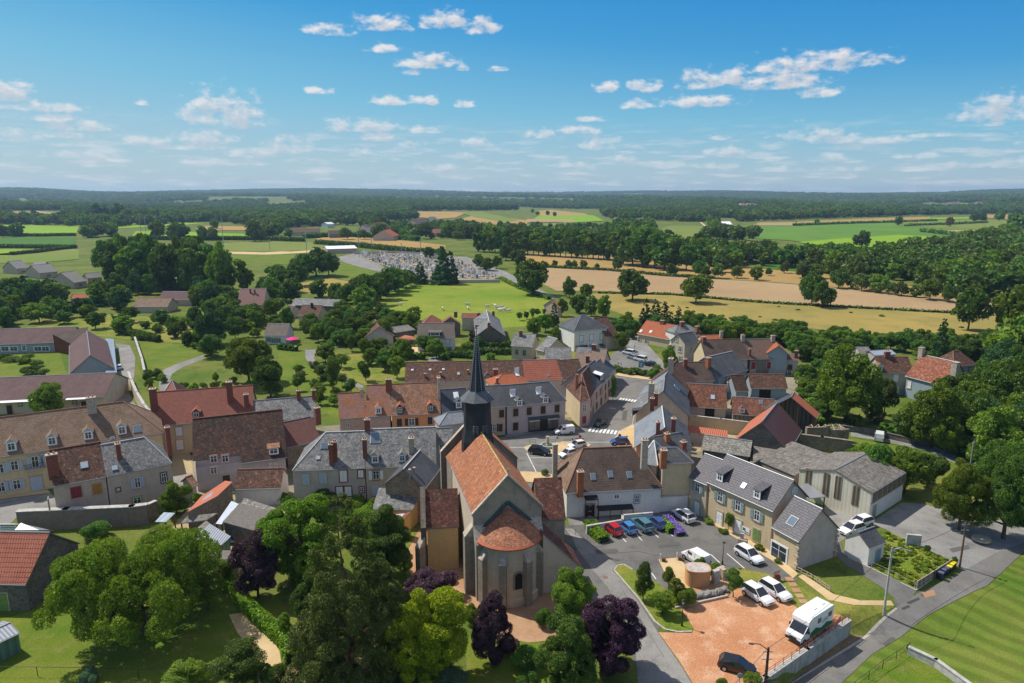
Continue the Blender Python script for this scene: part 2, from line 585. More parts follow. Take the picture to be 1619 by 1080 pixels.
# ------------------------------------------------------------------ object helpers
def tag(o, label=None, cat=None, group=None, kind=None):
	if label:
		o['label'] = label
	if cat:
		o['category'] = cat
	if group:
		o['group'] = group
	if kind:
		o['kind'] = kind
	return o
def empty(name, loc, rz=0.0, label=None, cat=None, group=None):
	o = bpy.data.objects.new(name, None)
	o.empty_display_size = 0.3
	o.location = loc
	o.rotation_euler = (0,0, rz)
	COL.objects.link(o)
	return tag(o, label, cat, group)
class MB:
	"""collects faces and links them as ONE mesh object; UVs are metres along the face"""
	def __init__(s):
		s.v = []
		s.f = []
		s.m = []
		s.mats = []
	def mi(s, mat):
		if mat not in s.mats:
			s.mats.append(mat)
		return s.mats.index(mat)
	def face(s, pts, mat):
		i = len(s.v)
		s.v += [tuple(p) for p in pts]
		s.f.append(tuple(range(i, i + len(pts))))
		s.m.append(s.mi(mat))
	def prism(s, pts, top, bot_off, mat, side=None, bottom=None):
		"""solid from polygon pts (3D, ccw from above), extruded down by bot_off"""
		lo = [Vector(p) - Vector((0,0, bot_off)) for p in pts]
		s.face(pts, mat)
		s.face(lo[::-1], bottom or side or mat)
		n = len(pts)
		for i in range(n):
			j = (i + 1) % n
			s.face([lo[i], lo[j], Vector(pts[j]), Vector(pts[i])], side or mat)
	def box(s, c, size, mat, rz=0.0, ax=None):
		"""box centred at c; ax = (x axis, y axis) directions if not rz"""
		if ax:
			X, Y = Vector(ax[0]), Vector(ax[1])
		else:
			X = Vector((math.cos(rz), math.sin(rz),0))
			Y = Vector((-math.sin(rz), math.cos(rz),0))
		Z = X.cross(Y)
		c = Vector(c)
		hx, hy, hz = size[0] / 2, size[1] / 2, size[2] / 2
		q = {}
		for a in (-1,1):
			for b in (-1,1):
				for d in (-1,1):
					q[a, b, d] = c + X * a * hx + Y * b * hy + Z * d * hz
		for k in [((-1,-1,-1),(-1,1,-1),(1,1,-1),(1,-1,-1)),((-1,-1,1),(1,-1,1),(1,1,1),(-1,1,1)),
				  ((-1,-1,-1),(1,-1,-1),(1,-1,1),(-1,-1,1)),((1,1,-1),(-1,1,-1),(-1,1,1),(1,1,1)),
				  ((-1,1,-1),(-1,-1,-1),(-1,-1,1),(-1,1,1)),((1,-1,-1),(1,1,-1),(1,1,1),(1,-1,1))]:
			s.face([q[x] for x in k], mat)
	def tube(s, pts, r, mat, n=8, r2=None, cap=True):
		pts = [Vector(p) for p in pts]
		rings = []
		for i, p in enumerate(pts):
			d = (pts[min(i + 1, len(pts) - 1)] - pts[max(i - 1,0)]).normalized()
			u = d.orthogonal().normalized() if abs(d.z) < 0.95 else Vector((1,0,0))
			u = (u - d * u.dot(d)).normalized()
			w = d.cross(u)
			rr = r if r2 is None else r + (r2 - r) * i / (len(pts) - 1)
			rings.append([p + u * math.cos(2 * math.pi * k / n) * rr + w * math.sin(2 * math.pi * k / n) * rr for k in range(n)])
		for a, b in zip(rings, rings[1:]):
			for k in range(n):
				j = (k + 1) % n
				s.face([a[k], a[j], b[j], b[k]], mat)
		if cap:
			s.face(rings[0][::-1], mat)
			s.face(rings[-1], mat)
	def lathe(s, c, prof, mat, n=16, ang=(0,2 * math.pi)):
		c = Vector(c)
		full = abs(ang[1] - ang[0] - 2 * math.pi) < 1e-6
		k = n if full else n + 1
		rings = []
		for (r, z) in prof:
			rings.append([c + Vector((r * math.cos(ang[0] + (ang[1] - ang[0]) * i / n), r * math.sin(ang[0] + (ang[1] - ang[0]) * i / n), z)) for i in range(k)])
		for a, b in zip(rings, rings[1:]):
			for i in range(n):
				j = (i + 1) % k
				if (a[i] - a[j]).length < 1e-5:
					s.face([a[i], b[j], b[i]], mat)
				elif (b[i] - b[j]).length < 1e-5:
					s.face([a[i], a[j], b[i]], mat)
				else:
					s.face([a[i], a[j], b[j], b[i]], mat)
		return rings
	def mesh(s, name):
		me = bpy.data.meshes.new(name)
		me.from_pydata(s.v, [], s.f)
		for m in s.mats:
			me.materials.append(m)
		me.polygons.foreach_set('material_index', s.m)
		uvl = me.uv_layers.new(name='UVMap')
		uv = []
		for f in s.f:
			p = [Vector(s.v[i]) for i in f]
			n = Vector((0,0,0))
			for i in range(len(p)):
				a, b = p[i], p[(i + 1) % len(p)]
				n += Vector(((a.y - b.y) * (a.z + b.z),(a.z - b.z) * (a.x + b.x),(a.x - b.x) * (a.y + b.y)))
			if n.length < 1e-9:
				n = Vector((0,0,1))
			n.normalize()
			t = Vector((0,0,1)).cross(n)
			if t.length < 0.02:
				t = Vector((1,0,0))
			t.normalize()
			b = n.cross(t)
			for q in p:
				uv += [q.dot(t), q.dot(b)]
		uvl.data.foreach_set('uv', uv)
		me.update()
		return me
	def build(s, name, parent=None, off=None, smooth=False):
		if off is not None:
			ox, oy, oz = off
			s.v = [(x - ox, y - oy, z - oz) for x, y, z in s.v]
		me = s.mesh(name)
		if smooth:
			bm = bmesh.new()
			bm.from_mesh(me)
			bmesh.ops.remove_doubles(bm, verts=bm.verts, dist=0.0005)
			bm.to_mesh(me)
			bm.free()
			me.polygons.foreach_set('use_smooth', [True] * len(me.polygons))
			try:
				me.set_sharp_from_angle(angle=R_(40))
			except Exception:
				pass
		o = bpy.data.objects.new(name, me)
		if parent is not None:
			o.parent = parent
		elif off is not None:
			o.location = off
		COL.objects.link(o)
		return o
def copy_tree(o, parent=None):
	c = o.copy()
	COL.objects.link(c)
	c.parent = parent
	for ch in list(o.children):
		copy_tree(ch, c)
	return c
def nth(i):
	w = ['first', 'second', 'third', 'fourth', 'fifth', 'sixth', 'seventh', 'eighth', 'ninth', 'tenth', 'eleventh', 'twelfth']
	if i < 12:
		return w[i]
	k = i + 1
	return '%d%s' % (k, 'th' if 10 <= k % 100 <= 20 else {1: 'st', 2: 'nd', 3: 'rd'}.get(k % 10, 'th'))
# ------------------------------------------------------------------ the land
def axis_lines(lo, hi, fa, fb, fs, mid, ms, grow):
	a = [fa]
	while a[-1] < fb - 1e-6:
		a.append(a[-1] + fs)
	up = a[-1]
	st = ms
	while up < hi:
		if up > mid:
			st *= grow
		up += st
		a.append(min(up, hi))
	dn = fa
	st = ms
	b = []
	while dn > lo:
		if dn < -mid:
			st *= grow
		dn -= st
		b.append(max(dn, lo))
	return b[::-1] + a
GX = axis_lines(-9500,9500,18.0,96.0,0.6,500,12.0,1.10)
GY = axis_lines(-300,10500,48.0,126.0,0.6,600,12.0,1.07)
def build_ground():
	hs = [[hgt(x, y) for y in GY] for x in GX]
	v = [(GX[i], GY[j], hs[i][j]) for i in range(len(GX)) for j in range(len(GY))]
	ny = len(GY)
	f = [(i * ny + j, (i + 1) * ny + j, (i + 1) * ny + j + 1, i * ny + j + 1) for i in range(len(GX) - 1) for j in range(ny - 1)]
	me = bpy.data.meshes.new('ground')
	me.from_pydata(v, [], f)
	me.materials.append(M_GRASS)
	me.polygons.foreach_set('use_smooth', [True] * len(me.polygons))
	o = bpy.data.objects.new('ground', me)
	COL.objects.link(o)
	tag(o, kind='structure')
M_GRASS = ground_mat('grass', (0.08,0.13,0.016),(0.16,0.165,0.036),(0.04,0.075,0.012), s1=0.04, s2=0.22, s3=3.0, k3=0.7, fine=0.35)
M_LAWN = ground_mat('lawn', (0.085,0.145,0.012),(0.14,0.17,0.02),(0.21,0.18,0.055), s1=0.1, s2=0.45, s3=5.0, k3=0.55, fine=0.32)
M_LAWN_STRIPE = ground_mat('mown_lawn', (0.085,0.15,0.016),(0.15,0.18,0.03),(0.2,0.17,0.05), s1=0.1, s2=0.5, s3=6.0, k3=0.4, stripes=(R_(48),2.7,9.0), sstr=0.16)
M_DRYGRASS = ground_mat('dry_grass', (0.32,0.235,0.065),(0.24,0.20,0.055),(0.15,0.155,0.04), s1=0.02, s2=0.09, s3=2.0, k3=0.45)
M_ROUGH = ground_mat('rough_grass', (0.13,0.18,0.02),(0.25,0.22,0.05),(0.06,0.1,0.015), s1=0.08, s2=0.4, s3=3.0, k3=0.6)
M_PASTURE = ground_mat('pasture', (0.14,0.22,0.016),(0.23,0.25,0.035),(0.09,0.15,0.014), s1=0.012, s2=0.07, s3=1.2, k3=0.5)
M_BRIGHT = ground_mat('young_crop', (0.17,0.30,0.012),(0.20,0.31,0.02), None, s1=0.01, s3=0.5, fine=0.12)
M_DEEPGREEN = ground_mat('green_crop', (0.055,0.14,0.016),(0.07,0.16,0.02), None, s1=0.01, s3=0.5, fine=0.12)
M_MIDGREEN = ground_mat('mid_green_crop', (0.09,0.19,0.02),(0.12,0.215,0.03),(0.07,0.15,0.03), s1=0.006, s2=0.02, s3=0.4, k3=0.7, fine=0.15)
M_OLIVE = ground_mat('olive_meadow', (0.14,0.19,0.03),(0.18,0.2,0.045), None, s1=0.01, s3=0.5, fine=0.12)
M_PLOUGH = ground_mat('bare_soil', (0.33,0.22,0.11),(0.38,0.26,0.135),(0.26,0.175,0.09), s1=0.008, s2=0.05, s3=0.8, k3=0.4, stripes=(R_(97),3.0,0.6), fine=0.14, sstr=0.10)
M_STUBBLE = ground_mat('stubble', (0.38,0.235,0.075),(0.31,0.205,0.075),(0.42,0.28,0.105), s1=0.01, s2=0.08, s3=0.8, k3=0.4, stripes=(R_(100),5.0,0.5), fine=0.12, sstr=0.12)
M_ASPH = ground_mat('asphalt', (0.155,0.147,0.132),(0.20,0.19,0.17),(0.105,0.10,0.09), s1=0.1, s2=0.35, s3=5.0, k3=0.6, fine=0.18, rough=0.85)
M_ASPH2 = ground_mat('pale_asphalt', (0.21,0.20,0.185),(0.27,0.26,0.235),(0.13,0.128,0.12), s1=0.12, s2=0.35, s3=5.0, k3=0.65, fine=0.2, rough=0.9)
M_ASPH3 = ground_mat('dark_asphalt', (0.125,0.12,0.11),(0.165,0.158,0.143),(0.085,0.08,0.075), s1=0.15, s2=0.35, s3=5.0, k3=0.6, fine=0.18, rough=0.85)
M_GRAVEL = ground_mat('red_gravel', (0.42,0.19,0.09),(0.50,0.26,0.135),(0.60,0.38,0.25), s1=0.12, s2=0.4, s3=5.0, k3=0.7, fine=0.3, rough=0.95)
M_REDPAVE = ground_mat('red_paving', (0.36,0.20,0.11),(0.42,0.26,0.15),(0.24,0.15,0.09), s1=0.3, s2=0.8, s3=8.0, k3=0.4, fine=0.15)
M_PAVE = ground_mat('sand_paving', (0.50,0.36,0.18),(0.56,0.42,0.23),(0.4,0.3,0.17), s1=0.3, s2=0.8, s3=8.0, k3=0.4, fine=0.1)
M_SOIL = ground_mat('soil', (0.2,0.14,0.08),(0.27,0.19,0.11),(0.1,0.1,0.03), s1=0.2, s2=0.6, s3=5.0, k3=0.5)
M_YARD = ground_mat('sandy_yard', (0.42,0.33,0.19),(0.36,0.28,0.15),(0.2,0.19,0.08), s1=0.2, s2=0.5, s3=6.0, k3=0.4, fine=0.15)
M_YARD2 = ground_mat('mixed_yard', (0.30,0.25,0.17),(0.20,0.185,0.15),(0.09,0.12,0.025), s1=0.06, s2=0.2, s3=4.0, k3=0.8, fine=0.3)
M_PATCH2 = ground_mat('worn_patch', (0.10,0.098,0.09),(0.12,0.115,0.105), None, s3=9.0, fine=0.1)
M_PATCH = ground_mat('road_patch', (0.07,0.07,0.07),(0.09,0.09,0.09), None, s3=9.0, fine=0.1)
M_KERB = plain('kerb_stone', (0.42,0.38,0.32),0.9, noise=0.25)
M_PAINT = plain('road_paint', (0.72,0.72,0.70),0.7, noise=0.25, nscale=4)
def sheet(name, px, mat, lift, pts=None, kind='structure', label=None, cat=None):
	"""a flat surface laid over the land; px are photo pixels of its corners"""
	if pts is None:
		pts = [G(x, y) for x, y in px]
	bm = bmesh.new()
	vs = [bm.verts.new((p.x, p.y, 0)) for p in pts]
	bm.faces.new(vs)
	bm.normal_update()
	for f in bm.faces:
		if f.normal.z < 0:
			f.normal_flip()
	x0, x1 = min(p.x for p in pts), max(p.x for p in pts)
	y0, y1 = min(p.y for p in pts), max(p.y for p in pts)
	near_slope = x1 > 18 and x0 < 96 and y1 > 48 and y0 < 126 and any(abs(hgt(x0 + (x1 - x0) * i / 12, y0 + (y1 - y0) * j / 12)) > 1e-4 for i in range(13) for j in range(13))
	if near_slope or y1 > 1000:
		bmesh.ops.triangulate(bm, faces=bm.faces)
		for x in GX:
			if x0 < x < x1 and (near_slope or abs(x) > 0):
				g = bm.verts[:] + bm.edges[:] + bm.faces[:]
				bmesh.ops.bisect_plane(bm, geom=g, plane_co=(x, 0,0), plane_no=(1,0,0), dist=1e-4)
		for y in GY:
			if y0 < y < y1:
				g = bm.verts[:] + bm.edges[:] + bm.faces[:]
				bmesh.ops.bisect_plane(bm, geom=g, plane_co=(0, y, 0), plane_no=(0,1,0), dist=1e-4)
	for v in bm.verts:
		v.co.z = hgt(v.co.x, v.co.y) + lift
	me = bpy.data.meshes.new(name)
	bm.to_mesh(me)
	bm.free()
	me.materials.append(mat)
	o = bpy.data.objects.new(name, me)
	COL.objects.link(o)
	return tag(o, label, cat, kind=kind)
def strip(name, px, w, mat, lift, pts=None, kind='structure'):
	"""a band of width w metres along a line of photo pixels"""
	if pts is None:
		pts = [G(x, y) for x, y in px]
	L, Rr = [],[]
	for i, p in enumerate(pts):
		d = (pts[min(i + 1, len(pts) - 1)] - pts[max(i - 1,0)])
		d.z = 0
		d.normalize()
		n = Vector((-d.y, d.x, 0)) * w / 2
		L.append(p + n)
		Rr.append(p - n)
	return sheet(name, None, mat, lift, pts=Rr + L[::-1], kind=kind)
def kerb(px, w=0.16, h=0.13, name='kerb', mat=None, pts=None):
	if pts is None:
		pts = [G(x, y) for x, y in px]
	mb = MB()
	for a, b in zip(pts, pts[1:]):
		d = b - a
		L = math.hypot(d.x, d.y)
		z0, z1 = a.z, b.z
		ax = Vector((d.x / L, d.y / L, 0))
		n = Vector((-ax.y, ax.x, 0)) * w / 2
		q = [a - n, b - n, b + n, a + n]
		q = [Vector((v.x, v.y, (z0, z1, z1, z0)[i] + h)) for i, v in enumerate(q)]
		mb.prism(q, None, h + 0.05, mat or M_KERB)
	o = mb.build(name)
	return tag(o, kind='structure')
build_ground()
# --- village streets
sheet('street', [(758,706),(800,689),(895,672.5),(912,678),(918,664),(938,640),(955,620),(962,604),(966,592),(976,591),(1032,601),(1028,612),(1012,640),(1006,660),(1008,715),(990,735),(880,765),(830,775),(785,745)], M_ASPH, 0.02)
sheet('street', [(955,573),(972,556),(1000,543),(1012,545),(1050,572),(1062,590),(1030,601),(974,590)], M_ASPH, 0.016)
sheet('street', [(990,528),(1003,527),(1020,541),(1056,580),(1040,592),(1008,558),(985,540)], M_ASPH2,0.024)
sheet('pavement', [(828,708),(838,704.5),(860,703),(891,699),(922,698.3),(934,704),(926,710),(903.5,713),(882.5,720),(866.5,718),(838,717)], M_PAVE, 0.13)
kerb([(828,708),(838,704.5),(860,703),(891,699),(922,698.3),(934,704),(926,710),(903.5,713),(882.5,720),(866.5,718),(838,717),(828,708)],0.18,0.135)
sheet('pavement', [(969,703),(973,692),(982,681),(1000,672),(1008,672),(1010,706),(990,712)], M_PAVE, 0.12)
kerb([(969,703),(973,692),(982,681),(1000,672),(1003,655)],0.18,0.13)
sheet('pavement', [(822,746),(850,747),(880,752),(860,766),(828,762)], M_PAVE, 0.12)
sheet('pavement', [(974,594),(976,589.5),(1000,593),(1032,598.5),(1033,602),(1000,598)], M_PAVE, 0.12)
sheet('pavement', [(799,693),(893,676.5),(915,681),(917,677),(893,673),(799,688)], M_ASPH2,0.12)
sheet('street', [(-60,838),(-60,795),(0,787),(75,777),(90,788),(92,803),(104,804),(32,812),(10,835)], M_ASPH2,0.02)
sheet('pavement', [(-60,798),(-60,790),(75,775),(80,780)], M_PAVE, 0.12)
sheet('yard', [(271,795),(273,718),(300,715),(308,765),(306,800)], M_YARD, 0.016)
sheet('street', [(266,800),(273,752),(307,747),(306,800)], M_ASPH2,0.024)
for nm_, q_, m_ in [('yard', [(1040,600),(1262,596),(1268,640),(1262,700),(1200,745),(1100,790),(1040,790),(1005,715),(1010,640)], 'Y'),('yard', [(262,700),(300,690),(640,664),(700,655),(745,690),(700,780),(640,812),(600,812),(440,800),(300,780)], 'Y'),
	('yard', [(640,612),(930,600),(962,600),(900,672),(760,690),(560,700),(536,668)], 'Y'),('yard', [(230,660),(300,665),(306,720),(230,700)], 'Y'),('yard', [(-60,660),(170,650),(185,636),(180,610),(-60,640)], 'G'),('yard', [(900,830),(895,800),(1045,792),(1100,800),(1050,810),(925,832)], 'P'),('yard', [(860,540),(960,535),(975,560),(960,590),(860,580)], 'G')]:
	sheet(nm_, q_, {'Y': M_YARD2, 'G': M_ROUGH, 'P': M_ASPH2}[m_],0.008)
# --- the car park behind the church and its lane
sheet('car_park', [(890,832),(925,829),(1050,806),(1110,812),(1118,826),(1222,884),(1262,915),(1240,925),(1205,905),(1163,897),(1100,910),(1060,935),(1040,1000),(1075,1050),(1104,1095),(1020,1095),(985,1000),(940,950),(905,910)], M_ASPH3,0.016)
sheet('lane', [(893,836),(905,850),(912,868),(938,902),(962,930),(985,975),(1004,1020),(1010,1095),(1102,1095),(1075,1050),(1042,1003),(1012,955),(982,917),(968,902),(975,893),(950,872),(925,855),(905,836)], M_ASPH2,0.024)
sheet('lawn', [(971,902),(976,895),(986,893),(1000,901),(1036,921),(1052,930),(1066,950),(1075,962),(1096,993),(1094,999),(1072,1000),(1052,996),(1035,983),(1010,947),(985,918)], M_ROUGH, 0.10)
kerb([(971,902),(985,918),(1010,947),(1035,983),(1052,996),(1072,1000),(1094,999)],0.22,0.13)
kerb([(971,902),(976,895),(986,893),(1000,901)],0.18,0.13)
sheet('gravel_lot', [(1041,1000),(1095,1001),(1067,963),(1110,953),(1152,944),(1162,930),(1190,922),(1222,936),(1262,962),(1341.5,982.5),(1211,1071),(1178,1095),(1104,1095),(1075,1047)], M_GRAVEL, 0.03)
kerb([(1067,963),(1110,953),(1150,944)],0.25,0.3)
sheet('pavement', [(1041,885),(1072,882),(1082,892),(1096,905),(1100,925),(1068,940),(1055,915)], M_PAVE, 0.06)
sheet('paved_apron', [(1090,935),(1120,903),(1148,908),(1160,925),(1150,943),(1100,952)], M_REDPAVE, 0.045)
sheet('lawn', [(1160,898),(1208,906),(1252,922),(1262,935),(1252,950),(1225,933),(1192,920),(1165,925)], M_ROUGH, 0.05)
sheet('lawn', [(1256,925),(1290,940),(1320,948),(1410,952),(1414,960),(1345,995),(1341,982),(1262,962)], M_ROUGH, 0.02)
sheet('pavement', [(1112,820),(1118,815),(1225,876),(1262,908),(1254,915),(1222,888)], M_PAVE, 0.08)
sheet('kerb_strip', [(1262,912),(1270,908),(1318,940),(1360,950),(1408,950),(1414,958),(1350,957),(1310,949)], M_PAVE, 0.05)
# stepped path down to the gravel lot
for k in range(5):
	t = k / 4.0
	cx, cy = 1246 + t * 22,916 + t * 35
	sheet('step', [(cx - 6, cy - 3),(cx + 6, cy - 3),(cx + 10, cy + 3.2),(cx - 3, cy + 3.2)], M_REDPAVE, 0.09 - 0.01 * k)
# --- lower road, lane and the wide parking at the right
sheet('road', [(1619,858),(1640,850),(1700,850),(1700,850),(1619,872),(1561,926),(1467,973),(1378,1035),(1315,1095),(1225,1095),(1300,1045),(1363,1009),(1416,961),(1440,945),(1458,935),(1502,914),(1545,890),(1580,872)], M_ASPH, 0.04)
sheet('lane', [(1300,862),(1312,845),(1330,860),(1334,876),(1376,899),(1449,934),(1442,946),(1417,960),(1412,945),(1395,930),(1340,895)], M_ASPH3,0.045)
sheet('parking', [(1300,862),(1295,800),(1350,812),(1374,828),(1426,795),(1462,797),(1520,815),(1700,840),(1700,866),(1619,864),(1560,890),(1520,902),(1502,886),(1450,862),(1402,838),(1378,828),(1340,850),(1320,862)], M_ASPH2,0.034)
sheet('weedy_plot', [(1376,897),(1400,855),(1402,838),(1450,862),(1501,886),(1448,932)], M_ROUGH, 0.05)
kerb([(1340,882),(1376,899),(1448,934),(1500,897)],0.2,0.18)
sheet('lawn', [(1640,872),(1700,868),(1700,1140),(1540,1095),(1482,1052),(1437,1027),(1395,1050),(1340,1095),(1318,1095),(1380,1036),(1468,974),(1563,926),(1621,873)], M_LAWN_STRIPE, 0.03)
sheet('lawn', [(1437,1033),(1480,1055),(1530,1095),(1350,1095),(1395,1056)], M_LAWN, 0.045)
sheet('verge', [(1341,1004),(1365,1006),(1300,1045),(1228,1092),(1195,1092)], M_SOIL, 0.045)
for q in ([(1432,953),(1452,945),(1455,948),(1438,956)],[(1455,940),(1475,935),(1478,940),(1460,945)],[(1424,962),(1436,957),(1440,960),(1428,965)]):
	sheet('road_patch', q, M_PATCH, 0.055)
sheet('road_patch', [(1457,937),(1476,933),(1480,942),(1462,946)], M_REDPAVE, 0.06)
sheet('road_edge', [(1225,1095),(1230,1095),(1364,1013),(1419,963),(1416,961),(1362,1009)], M_KERB, 0.06)
# --- around the church and gardens
sheet('paving', [(638,884),(662,838),(740,850),(860,930),(905,935),(925,975),(900,1010),(835,1016),(785,1006),(720,965),(690,935),(650,910)], M_REDPAVE, 0.03)
sheet('garden_path', [(362,972),(388,968),(425,1000),(442,1030),(452,1095),(412,1095),(402,1035),(375,1000)], M_PAVE, 0.03)
sheet('bare_ground', [(450,1030),(560,1010),(640,1060),(650,1100),(450,1100)], M_SOIL, 0.02)
sheet('lawn', [(20,975),(110,950),(350,940),(440,940),(470,1000),(430,1000),(385,965),(360,975),(390,1020),(405,1095),(-40,1095),(-40,985)], M_LAWN, 0.02)
sheet('lawn', [(735,1010),(800,1005),(850,1010),(880,1060),(860,1095),(740,1095)], M_LAWN, 0.02)
sheet('yard', [(262,850),(300,800),(440,790),(460,830),(400,900),(320,905)], M_YARD, 0.02)
sheet('yard', [(1085,665),(1170,668),(1180,700),(1100,715)], M_YARD, 0.02)
# --- paths and drives behind the village
sheet('drive', [(183,543),(205,546),(214,565),(212,597),(203,613),(208,632),(242,672),(226,676),(198,645),(176,630),(186,600),(190,565)], M_ASPH2,0.02)
sheet('drive', [(251,612),(252,590),(262,583),(278,576),(323,561),(325,566),(288,581),(272,591),(268,603),(272,622),(256,625)], M_ASPH2,0.02)
sheet('drive', [(482,553),(503,553),(496,566),(500,573),(512,581),(540,594),(575,610),(573,616),(535,600),(508,586),(490,577),(483,566)], M_ASPH2,0.02)
sheet('lawn', [(212,541),(245,541),(290,545),(345,560),(325,563),(276,577),(252,588),(249,612),(228,610),(219,580)], M_LAWN, 0.012)
sheet('lawn', [(0,562),(95,558),(105,590),(60,596),(0,600)], M_LAWN, 0.012)
sheet('meadow', [(440,552),(480,556),(486,578),(530,600),(575,620),(540,670),(500,640),(440,600)], M_LAWN, 0.012)
sheet('meadow', [(505,572),(560,560),(640,565),(640,600),(580,610),(520,585)], M_ROUGH, 0.012)
sheet('meadow', [(55,502),(170,497),(300,505),(345,525),(340,545),(250,540),(190,535),(60,520)], M_ROUGH, 0.012)
sheet('track', [(1345,681),(1380,684),(1430,693),(1478,706),(1500,716),(1560,740),(1620,760),(1615,768),(1550,748),(1490,724),(1470,714),(1420,703),(1380,695),(1345,690)], M_ASPH2,0.02)
sheet('lawn', [(1330,690),(1420,705),(1470,717),(1500,735),(1480,760),(1440,730),(1380,710)], M_LAWN, 0.012)
sheet('terrace', [(617,550),(660,548),(665,562),(625,564)], M_PAVE, 0.03)
sheet('drive', [(676,566),(697,562),(700,574),(678,572)], M_ASPH2,0.03)
# --- painted markings
def line(a, b, w=0.14):
	strip('road_marking', [a, b], w, M_PAINT, 0.032)
for a, b in [((977.7,844),(990,857)),((1001,838.5),(1015,855)),((1028,838.5),(1041,850)),((1052,838.5),(1064,848)),((1124,877),(1138,890)),
			 ((1149.5,875.5),(1177,899)),((1030,906),(1037,915.5)),((832.7,716.3),(848,747)),((805,708),(829,707.2)),((927,699.3),(972,699.3)),((838,724),(882,724))]:
	line(a, b)
def zebra(a, b, n, ln, w=0.5):
	A, B = G(*a), G(*b)
	d = (B - A).normalized()
	nn = Vector((-d.y, d.x, 0))
	mb = MB()
	for k in range(n):
		c = A.lerp(B, k / (n - 1))
		q = [c - d * w / 2 - nn * ln / 2, c + d * w / 2 - nn * ln / 2, c + d * w / 2 + nn * ln / 2, c - d * w / 2 + nn * ln / 2]
		mb.face([Vector((v.x, v.y, 0.034)) for v in q], M_PAINT)
	tag(mb.build('zebra_crossing'), kind='structure')
zebra((933,679.5),(979,684.5),9,2.6)
zebra((981,631),(1004,634),6,2.0)
# --- manhole covers
for (x, y) in ((957,913),(827,727),(1001,732),(992,666)):
	p = G(x, y)
	mb = MB()
	mb.lathe((p.x, p.y, 0.0),[(0.0,0.036),(0.38,0.036)], plain('cast_iron', (0.2,0.12,0.09),0.6),14)
	tag(mb.build('manhole_cover'), kind='structure')
# --- fields and meadows beyond the village
F = sheet
F('pasture', [(575,505),(590,478),(640,452),(700,446),(790,441),(840,455),(872,470),(880,500),(850,515),(780,520),(700,512),(640,510)], M_PASTURE, 0.06)
F('ploughed_field', [(838,424),(868,423),(960,428),(1055,437),(1220,447),(1330,456),(1500,472),(1640,486),(1610,500),(1580,499),(1380,488),(1200,478),(1060,465),(945,460),(880,460),(850,445)], M_PLOUGH, 0.10)
F('harvested_field', [(800,399),(900,402),(960,405),(1010,411),(1090,417),(1200,425),(1300,433),(1400,447),(1500,462),(1500,471),(1330,455),(1220,446),(1055,436),(960,427),(868,422),(820,420)], M_STUBBLE, 0.10)
F('dry_pasture', [(930,464),(1060,466),(1200,479),(1380,489),(1580,500),(1600,520),(1560,530),(1400,535),(1250,515),(1100,503),(1000,503),(950,485)], M_DRYGRASS, 0.06)
F('green_field', [(1140,357),(1255,357),(1400,352),(1560,360),(1619,372),(1555,378),(1470,377),(1440,384),(1385,391),(1300,387),(1250,381),(1150,375)], M_MIDGREEN, 0.5)
F('green_field', [(1260,384),(1330,378),(1420,372),(1530,378),(1470,381),(1440,386),(1385,392),(1300,389)], M_BRIGHT, 0.7)
F('brown_field', [(1478,366),(1530,364),(1604,365),(1590,373),(1560,377),(1530,374)], M_PLOUGH, 0.9)
F('stubble_field', [(1255,356),(1262,351),(1380,346),(1470,343.5),(1475,348),(1400,352),(1300,355)], M_STUBBLE, 0.8)
F('olive_field', [(1420,351),(1540,347),(1600,350),(1610,363),(1500,363),(1440,358)], M_OLIVE, 0.8)
F('stubble_field', [(1560,340),(1660,340),(1660,350),(1600,348),(1560,345)], M_STUBBLE, 0.9)
F('brown_field', [(1190,357),(1200,352.5),(1258,352),(1255,357)], M_PLOUGH, 0.8)
F('olive_field', [(1045,362),(1060,357.5),(1110,358),(1128,372),(1110,380),(1080,378),(1055,370)], M_OLIVE, 0.5)
F('green_field', [(1210,418),(1265,420),(1355,430),(1350,438),(1290,432),(1205,424)], M_DEEPGREEN, 0.15)
F('green_field', [(840,350),(852,341),(938,341),(955,350),(900,353)], M_BRIGHT, 1.0)
F('green_field', [(828,358),(840,353),(900,353),(896,358)], M_OLIVE, 1.0)
F('stubble_field', [(848,334),(870,332),(925,338),(930,341),(850,341)], M_STUBBLE, 1.0)
F('stubble_field', [(832,347),(905,348),(912,352),(834,352)], M_PLOUGH, 1.1)
F('pale_field', [(720,350),(745,342),(780,342),(840,350),(830,357),(780,356)], M_STUBBLE, 1.0)
F('pale_field', [(640,342),(650,335),(740,336),(720,345),(690,347)], M_STUBBLE, 1.0)
F('olive_field', [(728,337),(760,335),(822,349),(800,352),(750,344)], M_OLIVE, 1.2)
F('stubble_field', [(500,378),(520,374),(610,378),(705,388),(704,400),(655,400),(570,389),(505,384)], M_STUBBLE, 0.3)
F('brown_field', [(0,344),(0,336),(60,334),(95,338),(95,345)], M_PLOUGH, 0.9)
F('green_field', [(15,351),(20,345),(90,346),(240,347),(260,351),(180,353)], M_DEEPGREEN, 0.8)
F('bright_field', [(-60,372),(-60,358),(10,356),(125,358),(120,371.5),(40,371)], M_BRIGHT, 0.5)
F('bright_field', [(150,356),(250,352),(330,353),(270,358),(180,362)], M_BRIGHT, 0.6)
F('bright_field', [(205,378),(215,366),(270,366),(400,371),(420,377),(330,378)], M_BRIGHT, 0.5)
F('stubble_field', [(310,364),(315,357.5),(400,359),(412,365)], M_STUBBLE, 0.6)
F('green_field', [(-60,391),(-60,376),(60,376),(120,376),(118,391),(60,391)], M_DEEPGREEN, 0.4)
F('bright_field', [(-60,403),(-60,394),(60,395),(50,400),(20,404)], M_BRIGHT, 0.3)
F('olive_field', [(-60,417),(-60,406),(60,397),(125,394),(125,410),(60,416)], M_OLIVE, 0.3)
